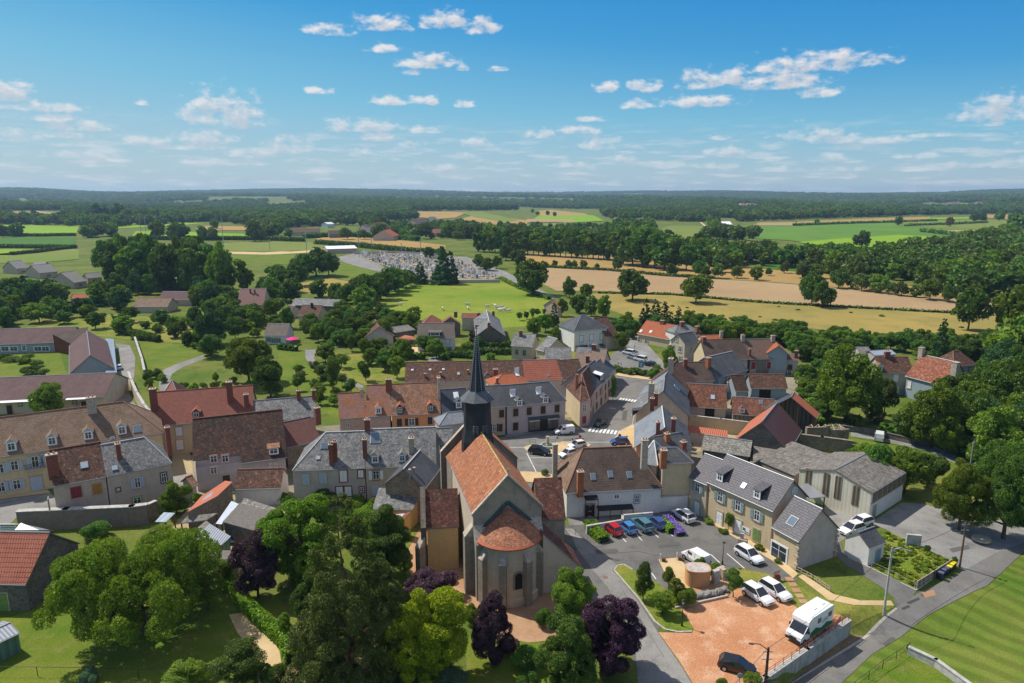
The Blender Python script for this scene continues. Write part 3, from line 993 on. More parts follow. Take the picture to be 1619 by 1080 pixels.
F('sports_field', [(350,397),(352,385),(400,382),(520,384),(518,394),(460,398)], M_OLIVE, 0.2)
F('sports_field', [(350,417),(352,402),(430,402),(520,400),(528,408),(500,416),(420,420)], M_LAWN, 0.15)
F('running_track', [(352,401.5),(352,398),(420,399),(505,395),(506,399),(420,403)], M_PAVE, 0.2)
F('dry_pasture', [(465,462),(475,448),(520,440),(560,446),(556,462),(520,468)], M_DRYGRASS, 0.06)
F('meadow', [(515,434),(545,412),(570,412),(620,440),(590,452),(560,448)], M_LAWN, 0.06)
F('cemetery_ground', [(528,408),(560,401),(625,399),(700,404),(722,406),(795,440),(790,443),(700,444),(640,437),(600,430),(560,420),(540,413)], M_YARD2,0.08)
F('cemetery_path', [(528,408),(560,401),(575,401),(570,408),(610,428),(600,430),(560,420),(540,413)], M_ASPH2,0.11)
F('pale_field', [(1460,345),(1560,343),(1560,346),(1475,348)], M_BRIGHT, 0.85)
F('clearing', [(330,314.5),(350,312),(450,313),(455,316),(400,319)], M_OLIVE, 1.5)
F('clearing', [(30,323),(34,320),(48,320),(47,324)], M_OLIVE, 1.5)
F('clearing', [(1160,328),(1170,324),(1196,325),(1198,331),(1165,333)], M_STUBBLE, 1.5)
F('clearing', [(1455,326),(1470,323),(1530,322),(1545,326),(1490,329)], M_OLIVE, 1.5)
F('clearing', [(205,334),(208,330),(248,331),(248,334)], M_PLOUGH, 1.2)
F('clearing', [(420,326),(430,322),(480,320),(485,324),(440,328)], M_PLOUGH, 1.5)
F('road', [(720,406),(738,406),(760,416),(800,430),(840,452),(880,470),(872,474),(830,455),(790,438),(745,420)], M_ASPH2,0.14)
F('road', [(1106,352),(1109,352),(1130,368),(1127,371)], M_PAVE, 0.9)
for q in ([(940,870),(975,868),(978,873),(944,876)],[(1040,862),(1075,858),(1076,862),(1042,866)],[(1000,980),(1012,978),(1024,1005),(1012,1008)],[(880,742),(900,738),(903,742),(884,746)],[(985,650),(992,649),(990,664),(983,665)],[(1500,868),(1530,862),(1534,868),(1506,874)],[(1395,1018),(1412,1006),(1416,1010),(1400,1022)]):
	sheet('road_patch', q, M_PATCH2,0.05)
for a, b in (((912,880),(1010,872)),((1010,872),(1098,893)),((985,935),(1050,1040)),((1440,990),(1560,915)),((840,735),(960,712)),((1390,840),(1480,870))):
	strip('road_crack', [a, b],0.05, M_PATCH, 0.056)
# ------------------------------------------------------------------ trees and shrubs
F_MID = foliage('leaves_mid_green', (0.087,0.163,0.016),(0.148,0.232,0.023))
F_DARK = foliage('leaves_dark_green', (0.053,0.121,0.019),(0.099,0.186,0.027))
F_DEEP = foliage('leaves_deep_green', (0.031,0.081,0.027),(0.063,0.134,0.041),0.12)
F_BRIGHT = foliage('leaves_bright_green', (0.083,0.185,0.012),(0.137,0.254,0.020),0.35)
F_YELLOW = foliage('leaves_yellow_green', (0.180,0.244,0.009),(0.262,0.325,0.014),0.35)
F_OLIVE = foliage('leaves_olive', (0.075,0.125,0.028),(0.131,0.184,0.040),0.2)
F_WALNUT = foliage('leaves_walnut', (0.088,0.158,0.012),(0.154,0.216,0.020),0.3)
F_PURPLE = foliage('leaves_purple', (0.045,0.024,0.036),(0.121,0.061,0.086),0.15)
F_PLUM = foliage('leaves_plum', (0.041,0.018,0.039),(0.117,0.048,0.083),0.15)
F_BLUE = foliage('leaves_blue_green', (0.060,0.120,0.060),(0.108,0.180,0.102),0.2)
F_SILVER = foliage('leaves_silver', (0.200,0.220,0.200),(0.320,0.330,0.300),0.2)
F_HEDGE = foliage('hedge_leaves', (0.087,0.182,0.012),(0.160,0.286,0.020),0.2)
F_BROWN = foliage('leaves_brownish', (0.140,0.090,0.030),(0.200,0.150,0.050),0.2)
F_LAV = foliage('lavender_flowers', (0.170,0.100,0.360),(0.260,0.170,0.500),0.2)
M_BARK = plain('bark', (0.10,0.075,0.05),0.95, noise=0.4, nscale=4)
M_BARK2 = plain('reddish_bark', (0.16,0.09,0.055),0.95, noise=0.4, nscale=4)
def leaf_mesh(name, centers, normals, size, rng, jitter=0.9, aspect=1.5):
	n = len(centers)
	nr = normals + rng.normal(0, jitter, (n, 3))
	nr /= np.linalg.norm(nr, axis=1)[:, None] + 1e-9
	t = rng.normal(0,1,(n, 3))
	t -= nr * (t * nr).sum(1)[:, None]
	t /= np.linalg.norm(t, axis=1)[:, None] + 1e-9
	b = np.cross(nr, t)
	sz = size * rng.uniform(0.55,1.35,(n, 1))
	v = np.empty((n, 4,3))
	v[:, 0] = centers - t * sz * 0.5 * aspect
	v[:, 1] = centers + b * sz * 0.5 - nr * sz * 0.12
	v[:, 2] = centers + t * sz * 0.5 * aspect
	v[:, 3] = centers - b * sz * 0.5 + nr * sz * 0.12
	me = bpy.data.meshes.new(name)
	me.vertices.add(n * 4)
	me.loops.add(n * 4)
	me.polygons.add(n)
	me.vertices.foreach_set('co', v.reshape(-1))
	me.loops.foreach_set('vertex_index', np.arange(n * 4, dtype=np.int32))
	me.polygons.foreach_set('loop_start', np.arange(0, n * 4,4, dtype=np.int32))
	me.update(calc_edges=True)
	return me
def crown_points(rng, shape, H, Rw, z0, N, lobes, lob_r, inner=0.62):
	"""points on the shells of many lobes filling a crown; z0 = crown bottom, H = top, Rw = half width"""
	ch = H - z0
	L = []
	ph = rng.uniform(0,6.28,3)
	tries = 0
	while len(L) < lobes and tries < 4000:
		tries += 1
		if shape == 'cone':
			t = rng.uniform(0,1) ** 1.5
			rad = Rw * (1 - t) ** 0.7 + 0.1 * Rw
			a = rng.uniform(0,2 * math.pi)
			rr_ = rad * rng.uniform(0.35,0.95)
			lr = lob_r * Rw * (1.0 - 0.7 * t)
			L.append((rr_ * math.cos(a), rr_ * math.sin(a), z0 + t * ch * 0.97, lr))
		else:
			d = rng.normal(0,1,3)
			d /= np.linalg.norm(d)
			q = rng.uniform(0.35,1.0) ** 0.6
			lr = lob_r * Rw * rng.uniform(0.6,1.25)
			hh = ch / 2
			zc = z0 + hh
			x, y = d[0] * (Rw - lr * 0.8) * q, d[1] * (Rw - lr * 0.8) * q
			z = zc + d[2] * max(0.1, hh - lr * 0.8) * q
			if shape == 'tall':
				f = (z - z0) / ch
				k = 0.55 + 0.65 * math.sin(math.pi * min(1, f * 0.9 + 0.1))
				x *= k
				y *= k
			if shape == 'egg':
				f = (z - z0) / ch
				k = 1.15 - 0.75 * f
				x *= k
				y *= k
			if shape == 'wide' and z < z0 + 0.25 * ch and math.hypot(x, y) < 0.4 * Rw:
				continue
			ang = math.atan2(y, x)
			k = 0.9 + 0.16 * math.sin(3 * ang + ph[0] + z * 0.5) + 0.1 * math.sin(5 * ang + ph[1] - z * 0.9)
			L.append((x * k, y * k, z + 0.07 * ch * math.sin(2 * ang + ph[2]), lr))
	L = np.array(L)
	w = L[:, 3] ** 2
	idx = rng.choice(len(L), N * 2, p=w / w.sum())
	d = rng.normal(0,1,(N * 2,3))
	d[:, 2] += 0.25
	d /= np.linalg.norm(d, axis=1)[:, None]
	rad = L[idx, 3] * (0.72 + 0.34 * rng.uniform(0,1, N * 2))
	pts = L[idx, :3] + d * rad[:, None] * np.array([1,1,0.8])
	keep = np.ones(len(pts), bool)
	for k in range(len(L)):
		dd = np.linalg.norm((pts - L[k, :3]) / L[k, 3], axis=1)
		keep &= ~((dd < inner) & (idx != k))
	# ragged gaps
	c = np.sin(pts[:, 0] * 2.1 + 1.3 * np.sin(pts[:, 2] * 1.7)) * np.sin(pts[:, 1] * 2.3 + pts[:, 2]) * np.sin(pts[:, 2] * 1.9 + pts[:, 0])
	keep &= (c < 0.36)
	pts, d = pts[keep][:N], d[keep][:N]
	return pts, d, L
def trunk_mesh(name, rng, H, z0, r, L, mat, limbs=7, multi=False):
	mb = MB()
	top = z0 + (H - z0) * 0.6
	p = [Vector((0,0,-0.4)), Vector((rng.uniform(-.1, .1), rng.uniform(-.1, .1), z0 * 0.6)), Vector((rng.uniform(-.25, .25), rng.uniform(-.25, .25), z0 + (top - z0) * 0.4)), Vector((rng.uniform(-.3, .3), rng.uniform(-.3, .3), top))]
	mb.tube(p, r * 1.15, mat, 8, r2=r * 0.35)
	order = rng.permutation(len(L))[:limbs]
	for k in order:
		c = Vector(L[k][:3])
		zs = max(z0 * 0.7, min(top * 0.9, c.z * 0.55))
		s = Vector((0,0, zs))
		m = s.lerp(c, 0.5) + Vector((0,0,-0.06 * (c - s).length))
		mb.tube([s, m, c], r * 0.42, mat, 5, r2=r * 0.1)
	return mb.mesh(name)
PROTO = {}
# kind: shape, height, half width, crown bottom, lobes, lobe radius, trunk radius
KINDS = {
	'broad': ('round', 12.0,5.8,0.5,44,0.27,0.32),
	'broad2': ('wide', 11.0,6.4,0.4,48,0.25,0.30),
	'oak': ('wide', 13.0,7.4,0.7,62,0.23,0.42),
	'tall': ('tall', 18.0,4.8,1.2,36,0.34,0.34),
	'poplar': ('tall', 20.0,3.6,4.0,36,0.40,0.34),
	'egg': ('egg', 9.0,3.0,0.9,26,0.36,0.16),
	'conifer': ('cone', 15.0,3.6,0.8,130,0.24,0.25),
	'airy': ('cone', 22.0,7.6,1.0,210,0.17,0.38),
	'fruit': ('round', 5.0,2.6,0.7,20,0.32,0.12),
	'bush': ('round', 2.4,1.6,-0.2,12,0.42,0.05),
	'spreading': ('wide', 9.5,11.0,0.4,130,0.135,0.42),
}
def proto(kind, lod, var):
	key = (kind, lod, var)
	if key in PROTO:
		return PROTO[key]
	rng = np.random.default_rng(abs(hash((len(kind) * 7 + ord(kind[0]) * 13 + ord(kind[-1]), var))) % 100000)
	shape, H, Rw, z0, lobes, lr, tr = KINDS[kind]
	area = (Rw / 5.6) * (H - z0) / 10.0
	N, size = {0: (72000,0.145),1: (20000,0.26),2: (3000,0.66),3: (700,1.3)}[lod]
	if kind == 'airy':
		N, size = int(N * 2.2), size * 0.68
		area = 1.0
	if kind == 'spreading':
		N, size, area = int(N * 1.9), size * 1.0,1.0
	if kind in ('bush', 'fruit', 'egg'):
		size *= 0.62 if kind != 'bush' else 0.5
		area = {'bush': 0.16, 'fruit': 0.32, 'egg': 0.5}[kind]
	N = max(120, int(N * area))
	pts, d, L = crown_points(rng, shape, H, Rw, z0, N, lobes, lr, inner=0.55 if kind != 'airy' else 0.2)
	if kind == 'airy':
		d = d * 0.4
		d[:, 2] += 0.5
	crown = leaf_mesh(kind + '_crown', pts, d, size, rng, aspect=2.6 if kind == 'airy' else 1.4)
	trunk = trunk_mesh(kind + '_trunk', rng, H, max(z0,0.1), tr, L, M_BARK2 if kind == 'airy' else M_BARK, limbs=(14 if lod < 2 else 5) if kind != 'bush' else 3)
	crown.materials.append(F_MID)
	PROTO[key] = (crown, trunk, H, Rw)
	return PROTO[key]
TREE_N = [0]
KIND_NAME = {'broad': 'broadleaf_tree', 'broad2': 'broadleaf_tree', 'oak': 'oak_tree', 'tall': 'tall_tree', 'poplar': 'poplar_tree', 'egg': 'young_tree', 'conifer': 'conifer_tree', 'airy': 'larch_tree', 'fruit': 'fruit_tree', 'bush': 'shrub', 'spreading': 'walnut_tree'}
def tree_at(p, H, W, kind, mat, label, group=None, name=None, lean=0.0):
	"""a tree of height H and crown width W (metres) standing at p"""
	TREE_N[0] += 1
	i = TREE_N[0]
	dist = math.hypot(p.x, p.y)
	lod = 0 if dist < 128 else 1 if dist < 290 else 2 if dist < 620 else 3
	if kind == 'bush' and lod < 2 and H > 3.5:
		kind = 'egg'
	crown, trunk, h0, r0 = proto(kind, lod, i % (3 if lod else 2))
	nm = name or KIND_NAME[kind]
	root = empty(nm, p, rz=(i * 2.399) % 6.283, label=label, cat='shrub' if 'shrub' in nm else 'tree', group=group)
	sc = (W / (2 * r0), W / (2 * r0) * (0.93 + 0.14 * ((i * 7) % 10) / 10.0), H / h0)
	root.scale = sc
	c = bpy.data.objects.new('crown', crown)
	c.parent = root
	COL.objects.link(c)
	c.material_slots[0].link = 'OBJECT'
	c.material_slots[0].material = mat
	if kind != 'bush':
		t = bpy.data.objects.new('trunk', trunk)
		t.parent = root
		COL.objects.link(t)
	else:
		t = bpy.data.objects.new('stem', trunk)
		t.parent = root
		COL.objects.link(t)
	return root
def tree(px, py, top, wpx, kind, mat, label, group=None, name=None):
	"""px, py: foot of the trunk; top: picture row of the crown's top; wpx: crown width in pixels"""
	p = G(px, py)
	d = p.y * CP - (p.z - CAMH) * SP
	H = max(0.8, zat(p, top) - p.z)
	W = wpx * d / FPX
	return tree_at(p, H, W, kind, mat, label, group, name)
SEEDR = random.Random(11)
def tree_row(pts, H, W, kinds, mats, what, group, jit=0.15, name=None):
	"""trees at listed photo positions (x, y) or (x, y, scale); labels count them from the left"""
	pts = sorted(pts, key=lambda q: q[0])
	for i, q in enumerate(pts):
		s = q[2] if len(q) > 2 else 1.0
		p = G(q[0], q[1])
		k = kinds[(i * 7 + 3) % len(kinds)]
		m = mats[(i * 5 + i // 3) % len(mats)]
		hh = H * s * SEEDR.uniform(1 - jit, 1 + jit)
		ww = W * s * SEEDR.uniform(1 - jit, 1 + jit)
		lab = '%s, %s' % (what, (nth(i) + ' from the left') if len(pts) > 1 else 'standing alone')
		tree_at(p, hh, ww, k, m, lab, group, name)
def spread(poly, n, seed=1, mind=0.0):
	"""n scattered photo positions inside a polygon of photo pixels, even over the land"""
	rg = random.Random(seed)
	g = [G(x, y) for x, y in poly]
	x0, x1 = min(p.x for p in g), max(p.x for p in g)
	y0, y1 = min(p.y for p in g), max(p.y for p in g)
	def inside(x, y):
		c = False
		j = len(g) - 1
		for i in range(len(g)):
			if (g[i].y > y) != (g[j].y > y) and x < (g[j].x - g[i].x) * (y - g[i].y) / (g[j].y - g[i].y) + g[i].x:
				c = not c
			j = i
		return c
	out = []
	tries = 0
	while len(out) < n and tries < n * 60:
		tries += 1
		x, y = rg.uniform(x0, x1), rg.uniform(y0, y1)
		if inside(x, y) and all((x - a) ** 2 + (y - b) ** 2 > mind * mind for a, b in out):
			out.append((x, y))
	return out
CLEARPX = [(196,466,310,508),(366,470,424,505),(444,478,542,516),(408,520,472,566),(655,536,722,575),(-20,425,170,466),(100,462,150,490),(1355,560,1450,590),(1380,575,1562,668)]
def keep_clear(q):
	a, b = proj(Vector((q[0], q[1], hgt(*q))))
	return any(x0 < a < x1 and y0 < b < y1 for x0, y0, x1, y1 in CLEARPX)
def grove(poly, n, H, W, kinds, mats, what, group, seed=1, mind=3.0, jit=0.2, name=None):
	w = spread(poly, n, seed, mind)
	w = [q for q in w if not keep_clear(q)]
	pts = []
	for x, y in w:
		pr = proj(Vector((x, y, hgt(x, y))))
		pts.append((pr[0], x, y))
	pts.sort()
	for i, (a, x, y) in enumerate(pts):
		k = kinds[(i * 7 + 3) % len(kinds)]
		m = mats[(i * 5 + i // 3) % len(mats)]
		lab = '%s, %s from the left' % (what, nth(i))
		tree_at(Vector((x, y, hgt(x, y))), H * SEEDR.uniform(1 - jit, 1 + jit), W * SEEDR.uniform(1 - jit, 1 + jit), k, m, lab, group, name)
# woods too far or too dense to count: one object each, trees set out as instances
def wood(name, poly, dens, H, W, kinds, mats, seed, label, jit=0.3, pts=None, cat='wood', skip=None):
	area_pts = pts
	if pts is None:
		g = [G(x, y) for x, y in poly]
		A = abs(sum(g[i].x * g[(i + 1) % len(g)].y - g[(i + 1) % len(g)].x * g[i].y for i in range(len(g)))) / 2
		area_pts = spread(poly, int(A * dens), seed, 0)
	if skip:
		area_pts = [q for q in area_pts if not skip(*q)]
	me = bpy.data.meshes.new(name)
	me.from_pydata([(x, y, hgt(x, y)) for x, y in area_pts],[],[])
	o = bpy.data.objects.new(name, me)
	COL.objects.link(o)
	tag(o, label, cat, kind='stuff')
	ng = bpy.data.node_groups.new(name + '_set', 'GeometryNodeTree')
	ng.interface.new_socket('Geometry', in_out='INPUT', socket_type='NodeSocketGeometry')
	ng.interface.new_socket('Geometry', in_out='OUTPUT', socket_type='NodeSocketGeometry')
	N = ng.nodes
	gi, go = N.new('NodeGroupInput'), N.new('NodeGroupOutput')
	ins = N.new('GeometryNodeInstanceOnPoints')
	ng.links.new(gi.outputs[0], ins.inputs['Points'])
	jn = N.new('GeometryNodeGeometryToInstance')
	objs = []
	for a, k in enumerate(kinds):
		for b_, m in enumerate(mats):
			crown, trunk, h0, r0 = proto(k, 3,(a + b_) % 3)
			key = 'leafmass_%s_%s_%d' % (k, m.name, (a + b_) % 3)
			me2 = bpy.data.meshes.get(key)
			if me2 is None:
				me2 = crown.copy()
				me2.name = key
				me2.materials.clear()
				me2.materials.append(m)
				co = np.empty(len(me2.vertices) * 3)
				me2.vertices.foreach_get('co', co)
				co = co.reshape(-1,3) * np.array([0.5 / r0,0.5 / r0,1.0 / h0])
				me2.vertices.foreach_set('co', co.reshape(-1))
			objs.append(bpy.data.objects.new(key, me2))
	for ob in objs[::-1]:
		oi = N.new('GeometryNodeObjectInfo')
		oi.inputs['Object'].default_value = ob
		oi.inputs['As Instance'].default_value = True
		ng.links.new(oi.outputs['Geometry'], jn.inputs[0])
	ng.links.new(jn.outputs[0], ins.inputs['Instance'])
	ins.inputs['Pick Instance'].default_value = True
	ri = N.new('FunctionNodeRandomValue')
	ri.data_type = 'INT'
	ri.inputs['Min'].default_value = 0 if 'Min' in ri.inputs else 0
	for s_ in ri.inputs:
		if s_.type == 'INT' and s_.name == 'Max':
			s_.default_value = len(objs) - 1
		if s_.name == 'Seed':
			s_.default_value = seed
	ng.links.new([s_ for s_ in ri.outputs if s_.type == 'INT'][0], ins.inputs['Instance Index'])
	rr_ = N.new('FunctionNodeRandomValue')
	rr_.data_type = 'FLOAT'
	fm = [s_ for s_ in rr_.inputs if s_.type == 'VALUE']
	fm[0].default_value, fm[1].default_value = 0.0,6.283
	cx = N.new('ShaderNodeCombineXYZ')
	ng.links.new([s_ for s_ in rr_.outputs if s_.type == 'VALUE'][0], cx.inputs[2])
	ng.links.new(cx.outputs[0], ins.inputs['Rotation'])
	rs = N.new('FunctionNodeRandomValue')
	rs.data_type = 'FLOAT'
	fm = [s_ for s_ in rs.inputs if s_.type == 'VALUE']
	fm[0].default_value, fm[1].default_value = 1 - jit, 1 + jit
	rs.inputs['Seed'].default_value = seed + 5
	vm = N.new('ShaderNodeVectorMath')
	vm.operation = 'SCALE'
	vm.inputs[0].default_value = (W, W, H)
	ng.links.new([s_ for s_ in rs.outputs if s_.type == 'VALUE'][0], vm.inputs['Scale'])
	ng.links.new(vm.outputs[0], ins.inputs['Scale'])
	ng.links.new(ins.outputs[0], go.inputs[0])
	md = o.modifiers.new('trees', 'NODES')
	md.node_group = ng
	return o
def hedge(px, w, h, mat, label, group=None, dens=60, size=0.22, pts=None):
	"""clipped hedge along a line of photo pixels: a leafy solid on a dark core"""
	if pts is None:
		pts = [G(x, y) for x, y in px]
	rng = np.random.default_rng(len(pts) * 31 + int(abs(pts[0].x) * 10))
	mb = MB()
	C_, Nn = [],[]
	dist = math.hypot(pts[0].x, pts[0].y)
	if dist > 200:
		dens, size = dens * 0.2, size * 2.2
	for a, b in zip(pts, pts[1:]):
		d = b - a
		L = d.length
		ax = d.normalized()
		n = Vector((-ax.y, ax.x, 0))
		mb.box((a + b) / 2 + Vector((0,0, h * 0.45)),(L, w * 0.7, h * 0.9), M_CORE, ax=(ax, n))
		for (face, area) in (('top', L * w),('f', L * h),('k', L * h)):
			k = int(area * dens)
			t = rng.uniform(0,1, k)
			s = rng.uniform(-0.5,0.5, k)
			j = rng.normal(0,0.07, k)
			for q in range(k):
				base = a + d * t[q]
				if face == 'top':
					C_.append(base + n * s[q] * w + Vector((0,0, h + j[q])))
					Nn.append((0,0,1))
				else:
					sg = 1 if face == 'f' else -1
					C_.append(base + n * (sg * w / 2 + j[q]) + Vector((0,0,(s[q] + 0.5) * h)))
					Nn.append((n.x * sg, n.y * sg, 0.3))
	o0 = pts[0]
	core = mb.build('hedge', off=(o0.x, o0.y, o0.z))
	me = leaf_mesh('hedge_foliage', np.array([tuple(c - o0) for c in C_]), np.array(Nn, dtype=float), size, rng)
	me.materials.append(mat)
	lf = bpy.data.objects.new('foliage', me)
	lf.parent = core
	COL.objects.link(lf)
	return tag(core, label, 'hedge', group)
M_CORE = plain('hedge_core', (0.02,0.04,0.01),0.95)
# ------------------------------------------------------------------ houses
R_BROWN = roofing('brown_tiles', (0.30,0.195,0.125),(0.22,0.14,0.09),(0.36,0.25,0.17), row=0.42, col=0.5, patchy=0.4, joint=0.6)
R_OLD = roofing('old_red_tiles', (0.17,0.075,0.045),(0.095,0.05,0.035),(0.08,0.055,0.042), row=0.3, col=0.2, patchy=0.8, joint=0.4, speck=(0.30,0.17,0.11))
R_DARKOLD = roofing('dark_old_tiles', (0.12,0.06,0.04),(0.07,0.042,0.03),(0.045,0.035,0.028), row=0.3, col=0.2, patchy=0.85, joint=0.4, speck=(0.2,0.1,0.065))
R_RED = roofing('red_tiles', (0.33,0.115,0.075),(0.27,0.095,0.065),(0.20,0.09,0.065), row=0.3, col=0.25, patchy=0.35, joint=0.4)
R_ORANGE = roofing('orange_tiles', (0.52,0.15,0.06),(0.42,0.12,0.05),(0.34,0.11,0.06), row=0.42, col=0.35, patchy=0.4, joint=0.45)
R_ROWS = roofing('ribbed_red_tiles', (0.46,0.145,0.085),(0.41,0.13,0.08),(0.38,0.15,0.10), row=0.62, col=0.35, patchy=0.3, joint=0.65)
R_CHURCH = roofing('church_tiles', (0.46,0.17,0.075),(0.36,0.13,0.06),(0.30,0.14,0.085), row=0.27, col=0.2, patchy=0.5, joint=0.35, speck=(0.50,0.26,0.14), mot=0.7)
R_CHAPEL = roofing('chapel_tiles', (0.17,0.06,0.04),(0.115,0.045,0.035),(0.08,0.05,0.04), row=0.27, col=0.2, patchy=0.7, joint=0.4, speck=(0.25,0.14,0.10))
R_TAN = roofing('tan_tiles', (0.34,0.17,0.09),(0.27,0.12,0.07),(0.22,0.14,0.11), row=0.32, col=0.25, patchy=0.6, joint=0.35, speck=(0.36,0.2,0.12))
R_MOTTLE = roofing('violet_tan_tiles', (0.40,0.17,0.075),(0.30,0.13,0.07),(0.25,0.16,0.17), row=0.42, col=0.4, patchy=0.75, joint=0.4)
R_MAROON = roofing('maroon_tiles', (0.17,0.095,0.088),(0.13,0.075,0.072),(0.21,0.13,0.12), row=0.34, col=0.25, patchy=0.4, joint=0.35)
R_SLATE = roofing('weathered_slates', (0.20,0.20,0.195),(0.13,0.13,0.13),(0.27,0.26,0.235), row=0.26, col=0.22, patchy=0.6, joint=0.35, speck=(0.34,0.32,0.28), rough=0.65)
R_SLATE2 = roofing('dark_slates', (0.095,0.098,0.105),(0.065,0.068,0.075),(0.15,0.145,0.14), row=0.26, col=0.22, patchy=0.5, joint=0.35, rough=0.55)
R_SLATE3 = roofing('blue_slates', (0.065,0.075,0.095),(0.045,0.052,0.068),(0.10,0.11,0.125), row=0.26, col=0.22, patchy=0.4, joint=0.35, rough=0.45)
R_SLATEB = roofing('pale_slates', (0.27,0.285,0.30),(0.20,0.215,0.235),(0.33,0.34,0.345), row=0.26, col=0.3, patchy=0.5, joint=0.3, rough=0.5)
R_GREYTILE = roofing('grey_flat_tiles', (0.155,0.145,0.155),(0.145,0.135,0.145),(0.17,0.16,0.17), row=0.40, col=0.9, patchy=0.3, joint=0.7, rough=0.6)
R_DKBROWN = roofing('dark_brown_tiles', (0.125,0.088,0.068),(0.085,0.062,0.05),(0.17,0.115,0.09), row=0.38, col=0.33, patchy=0.5, joint=0.55)
R_FIBRO = roofing('grey_fibre_sheets', (0.24,0.215,0.185),(0.20,0.18,0.155),(0.15,0.135,0.115), row=2.4, col=1.0, patchy=0.6, joint=0.25, speck=(0.28,0.25,0.21))
R_SHINGLE = roofing('lichened_shingles', (0.30,0.285,0.25),(0.20,0.185,0.16),(0.33,0.30,0.24), row=0.5, col=0.5, patchy=0.6, joint=0.55, speck=(0.4,0.37,0.31))
R_ZINC = ribbed('zinc_sheets', (0.36,0.42,0.47),1.0,0.2,0,0.4, dirtf=0.2, bump=0.4, metal=0.2)
R_CORR = ribbed('corrugated_grey', (0.30,0.33,0.37),0.4,0.35,0,0.5, dirtf=0.3)
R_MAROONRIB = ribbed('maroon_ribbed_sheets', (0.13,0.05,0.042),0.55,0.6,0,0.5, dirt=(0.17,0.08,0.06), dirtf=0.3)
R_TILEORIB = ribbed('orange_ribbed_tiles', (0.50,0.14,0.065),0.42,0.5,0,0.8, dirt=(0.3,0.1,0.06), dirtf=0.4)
W_CREAM = render_wall('cream_render', (0.60,0.50,0.36))
W_YELLOW = render_wall('yellow_render', (0.62,0.49,0.30), dirtf=0.25)
W_OCHRE = render_wall('ochre_render', (0.60,0.40,0.17), dirtf=0.2)
W_BEIGE = render_wall('beige_render', (0.52,0.425,0.335))
W_GREY = render_wall('grey_render', (0.50,0.425,0.375), dirt=(0.2,0.18,0.16))
W_WHITE = render_wall('white_render', (0.72,0.69,0.64), dirt=(0.42,0.38,0.32), dirtf=0.3)
W_LILAC = render_wall('pale_lilac_render', (0.47,0.40,0.39), dirt=(0.3,0.24,0.22))
W_PINK = render_wall('pink_stone_render', (0.55,0.40,0.31))
W_ORANGE = render_wall('orange_render', (0.70,0.29,0.12), dirt=(0.5,0.25,0.12), dirtf=0.2, streak=0.1)
W_BLUEGREY = render_wall('blue_grey_render', (0.30,0.36,0.38), dirt=(0.2,0.22,0.22), dirtf=0.25)
W_DARK = render_wall('dark_weathered_wall', (0.20,0.19,0.175), dirt=(0.1,0.1,0.09), dirtf=0.5)
W_STONE = stone('rubble_stone', (0.30,0.24,0.17),(0.20,0.155,0.11),(0.34,0.29,0.22))
W_STONED = stone('dark_rubble_stone', (0.17,0.15,0.12),(0.10,0.088,0.072),(0.22,0.2,0.17))
W_BLOCK = roofing('concrete_blocks', (0.30,0.245,0.20),(0.27,0.215,0.175),(0.2,0.165,0.14), row=0.22, col=0.5, patchy=0.4, joint=0.15)
W_ASHLAR = roofing('dressed_stone', (0.40,0.34,0.25),(0.33,0.275,0.195),(0.22,0.19,0.15), row=0.4, col=0.7, patchy=0.5, joint=0.25)
W_METAL = ribbed('cream_metal_cladding', (0.68,0.63,0.49),0.62,0.14,0,0.5, dirtf=0.08, bump=0.12)
W_BROWNM = ribbed('brown_light_panel', (0.17,0.13,0.09),0.62,0.3,0,0.4, dirtf=0.2)
W_TIMBER = ribbed('old_boarding', (0.20,0.17,0.13),0.9,0.6,0,0.9, dirtf=0.4)
W_GREENM = ribbed('green_metal_sheets', (0.10,0.20,0.16),0.8,0.3,0,0.5, dirtf=0.2)
M_BRICK = roofing('chimney_brick', (0.34,0.11,0.07),(0.26,0.09,0.06),(0.2,0.09,0.07), row=0.14, col=0.26, patchy=0.4, joint=0.35)
M_BRICKO = roofing('orange_chimney_brick', (0.52,0.19,0.08),(0.46,0.16,0.07),(0.3,0.13,0.08), row=0.14, col=0.26, patchy=0.3, joint=0.3)
M_CHST = plain('chimney_render', (0.44,0.37,0.29),0.9, noise=0.35, nscale=3)
M_POT = plain('clay_pot', (0.48,0.2,0.1),0.8, noise=0.2)
M_GLASS = plain('window_glass', (0.035,0.045,0.06),0.08, spec=0.8)
M_GLASSB = plain('skylight_glass', (0.10,0.15,0.19),0.08, spec=0.9)
M_GLASSP = plain('pale_glass', (0.42,0.48,0.52),0.2, spec=0.7)
M_WFRAME = plain('white_frame', (0.75,0.75,0.73),0.5)
M_BLUESH = plain('pale_blue_paint', (0.40,0.47,0.56),0.6, noise=0.1)
M_BLUEFR = plain('blue_grey_paint', (0.18,0.28,0.38),0.6, noise=0.1)
M_SAGE = plain('sage_green_paint', (0.24,0.31,0.30),0.6, noise=0.1)
M_GREENSH = plain('olive_green_paint', (0.17,0.28,0.07),0.6, noise=0.15)
M_BROWNSH = plain('dark_brown_paint', (0.055,0.03,0.022),0.6, noise=0.2)
M_WINERED = plain('wine_red_paint', (0.24,0.03,0.04),0.5, noise=0.15)
M_WOODO = plain('orange_wood', (0.42,0.19,0.04),0.6, noise=0.25)
M_WOOD = plain('brown_wood', (0.16,0.09,0.05),0.8, noise=0.4)
M_PINKFR = plain('pinkish_stone_frame', (0.52,0.33,0.28),0.8, noise=0.15)
M_STFR = plain('stone_frame', (0.45,0.37,0.27),0.9, noise=0.3)
M_WHITEP = plain('white_paint', (0.78,0.77,0.75),0.5, noise=0.05)
M_DARK = plain('dark_opening', (0.02,0.018,0.016),0.95)
M_BLACK = plain('black_metal', (0.02,0.02,0.022),0.45)
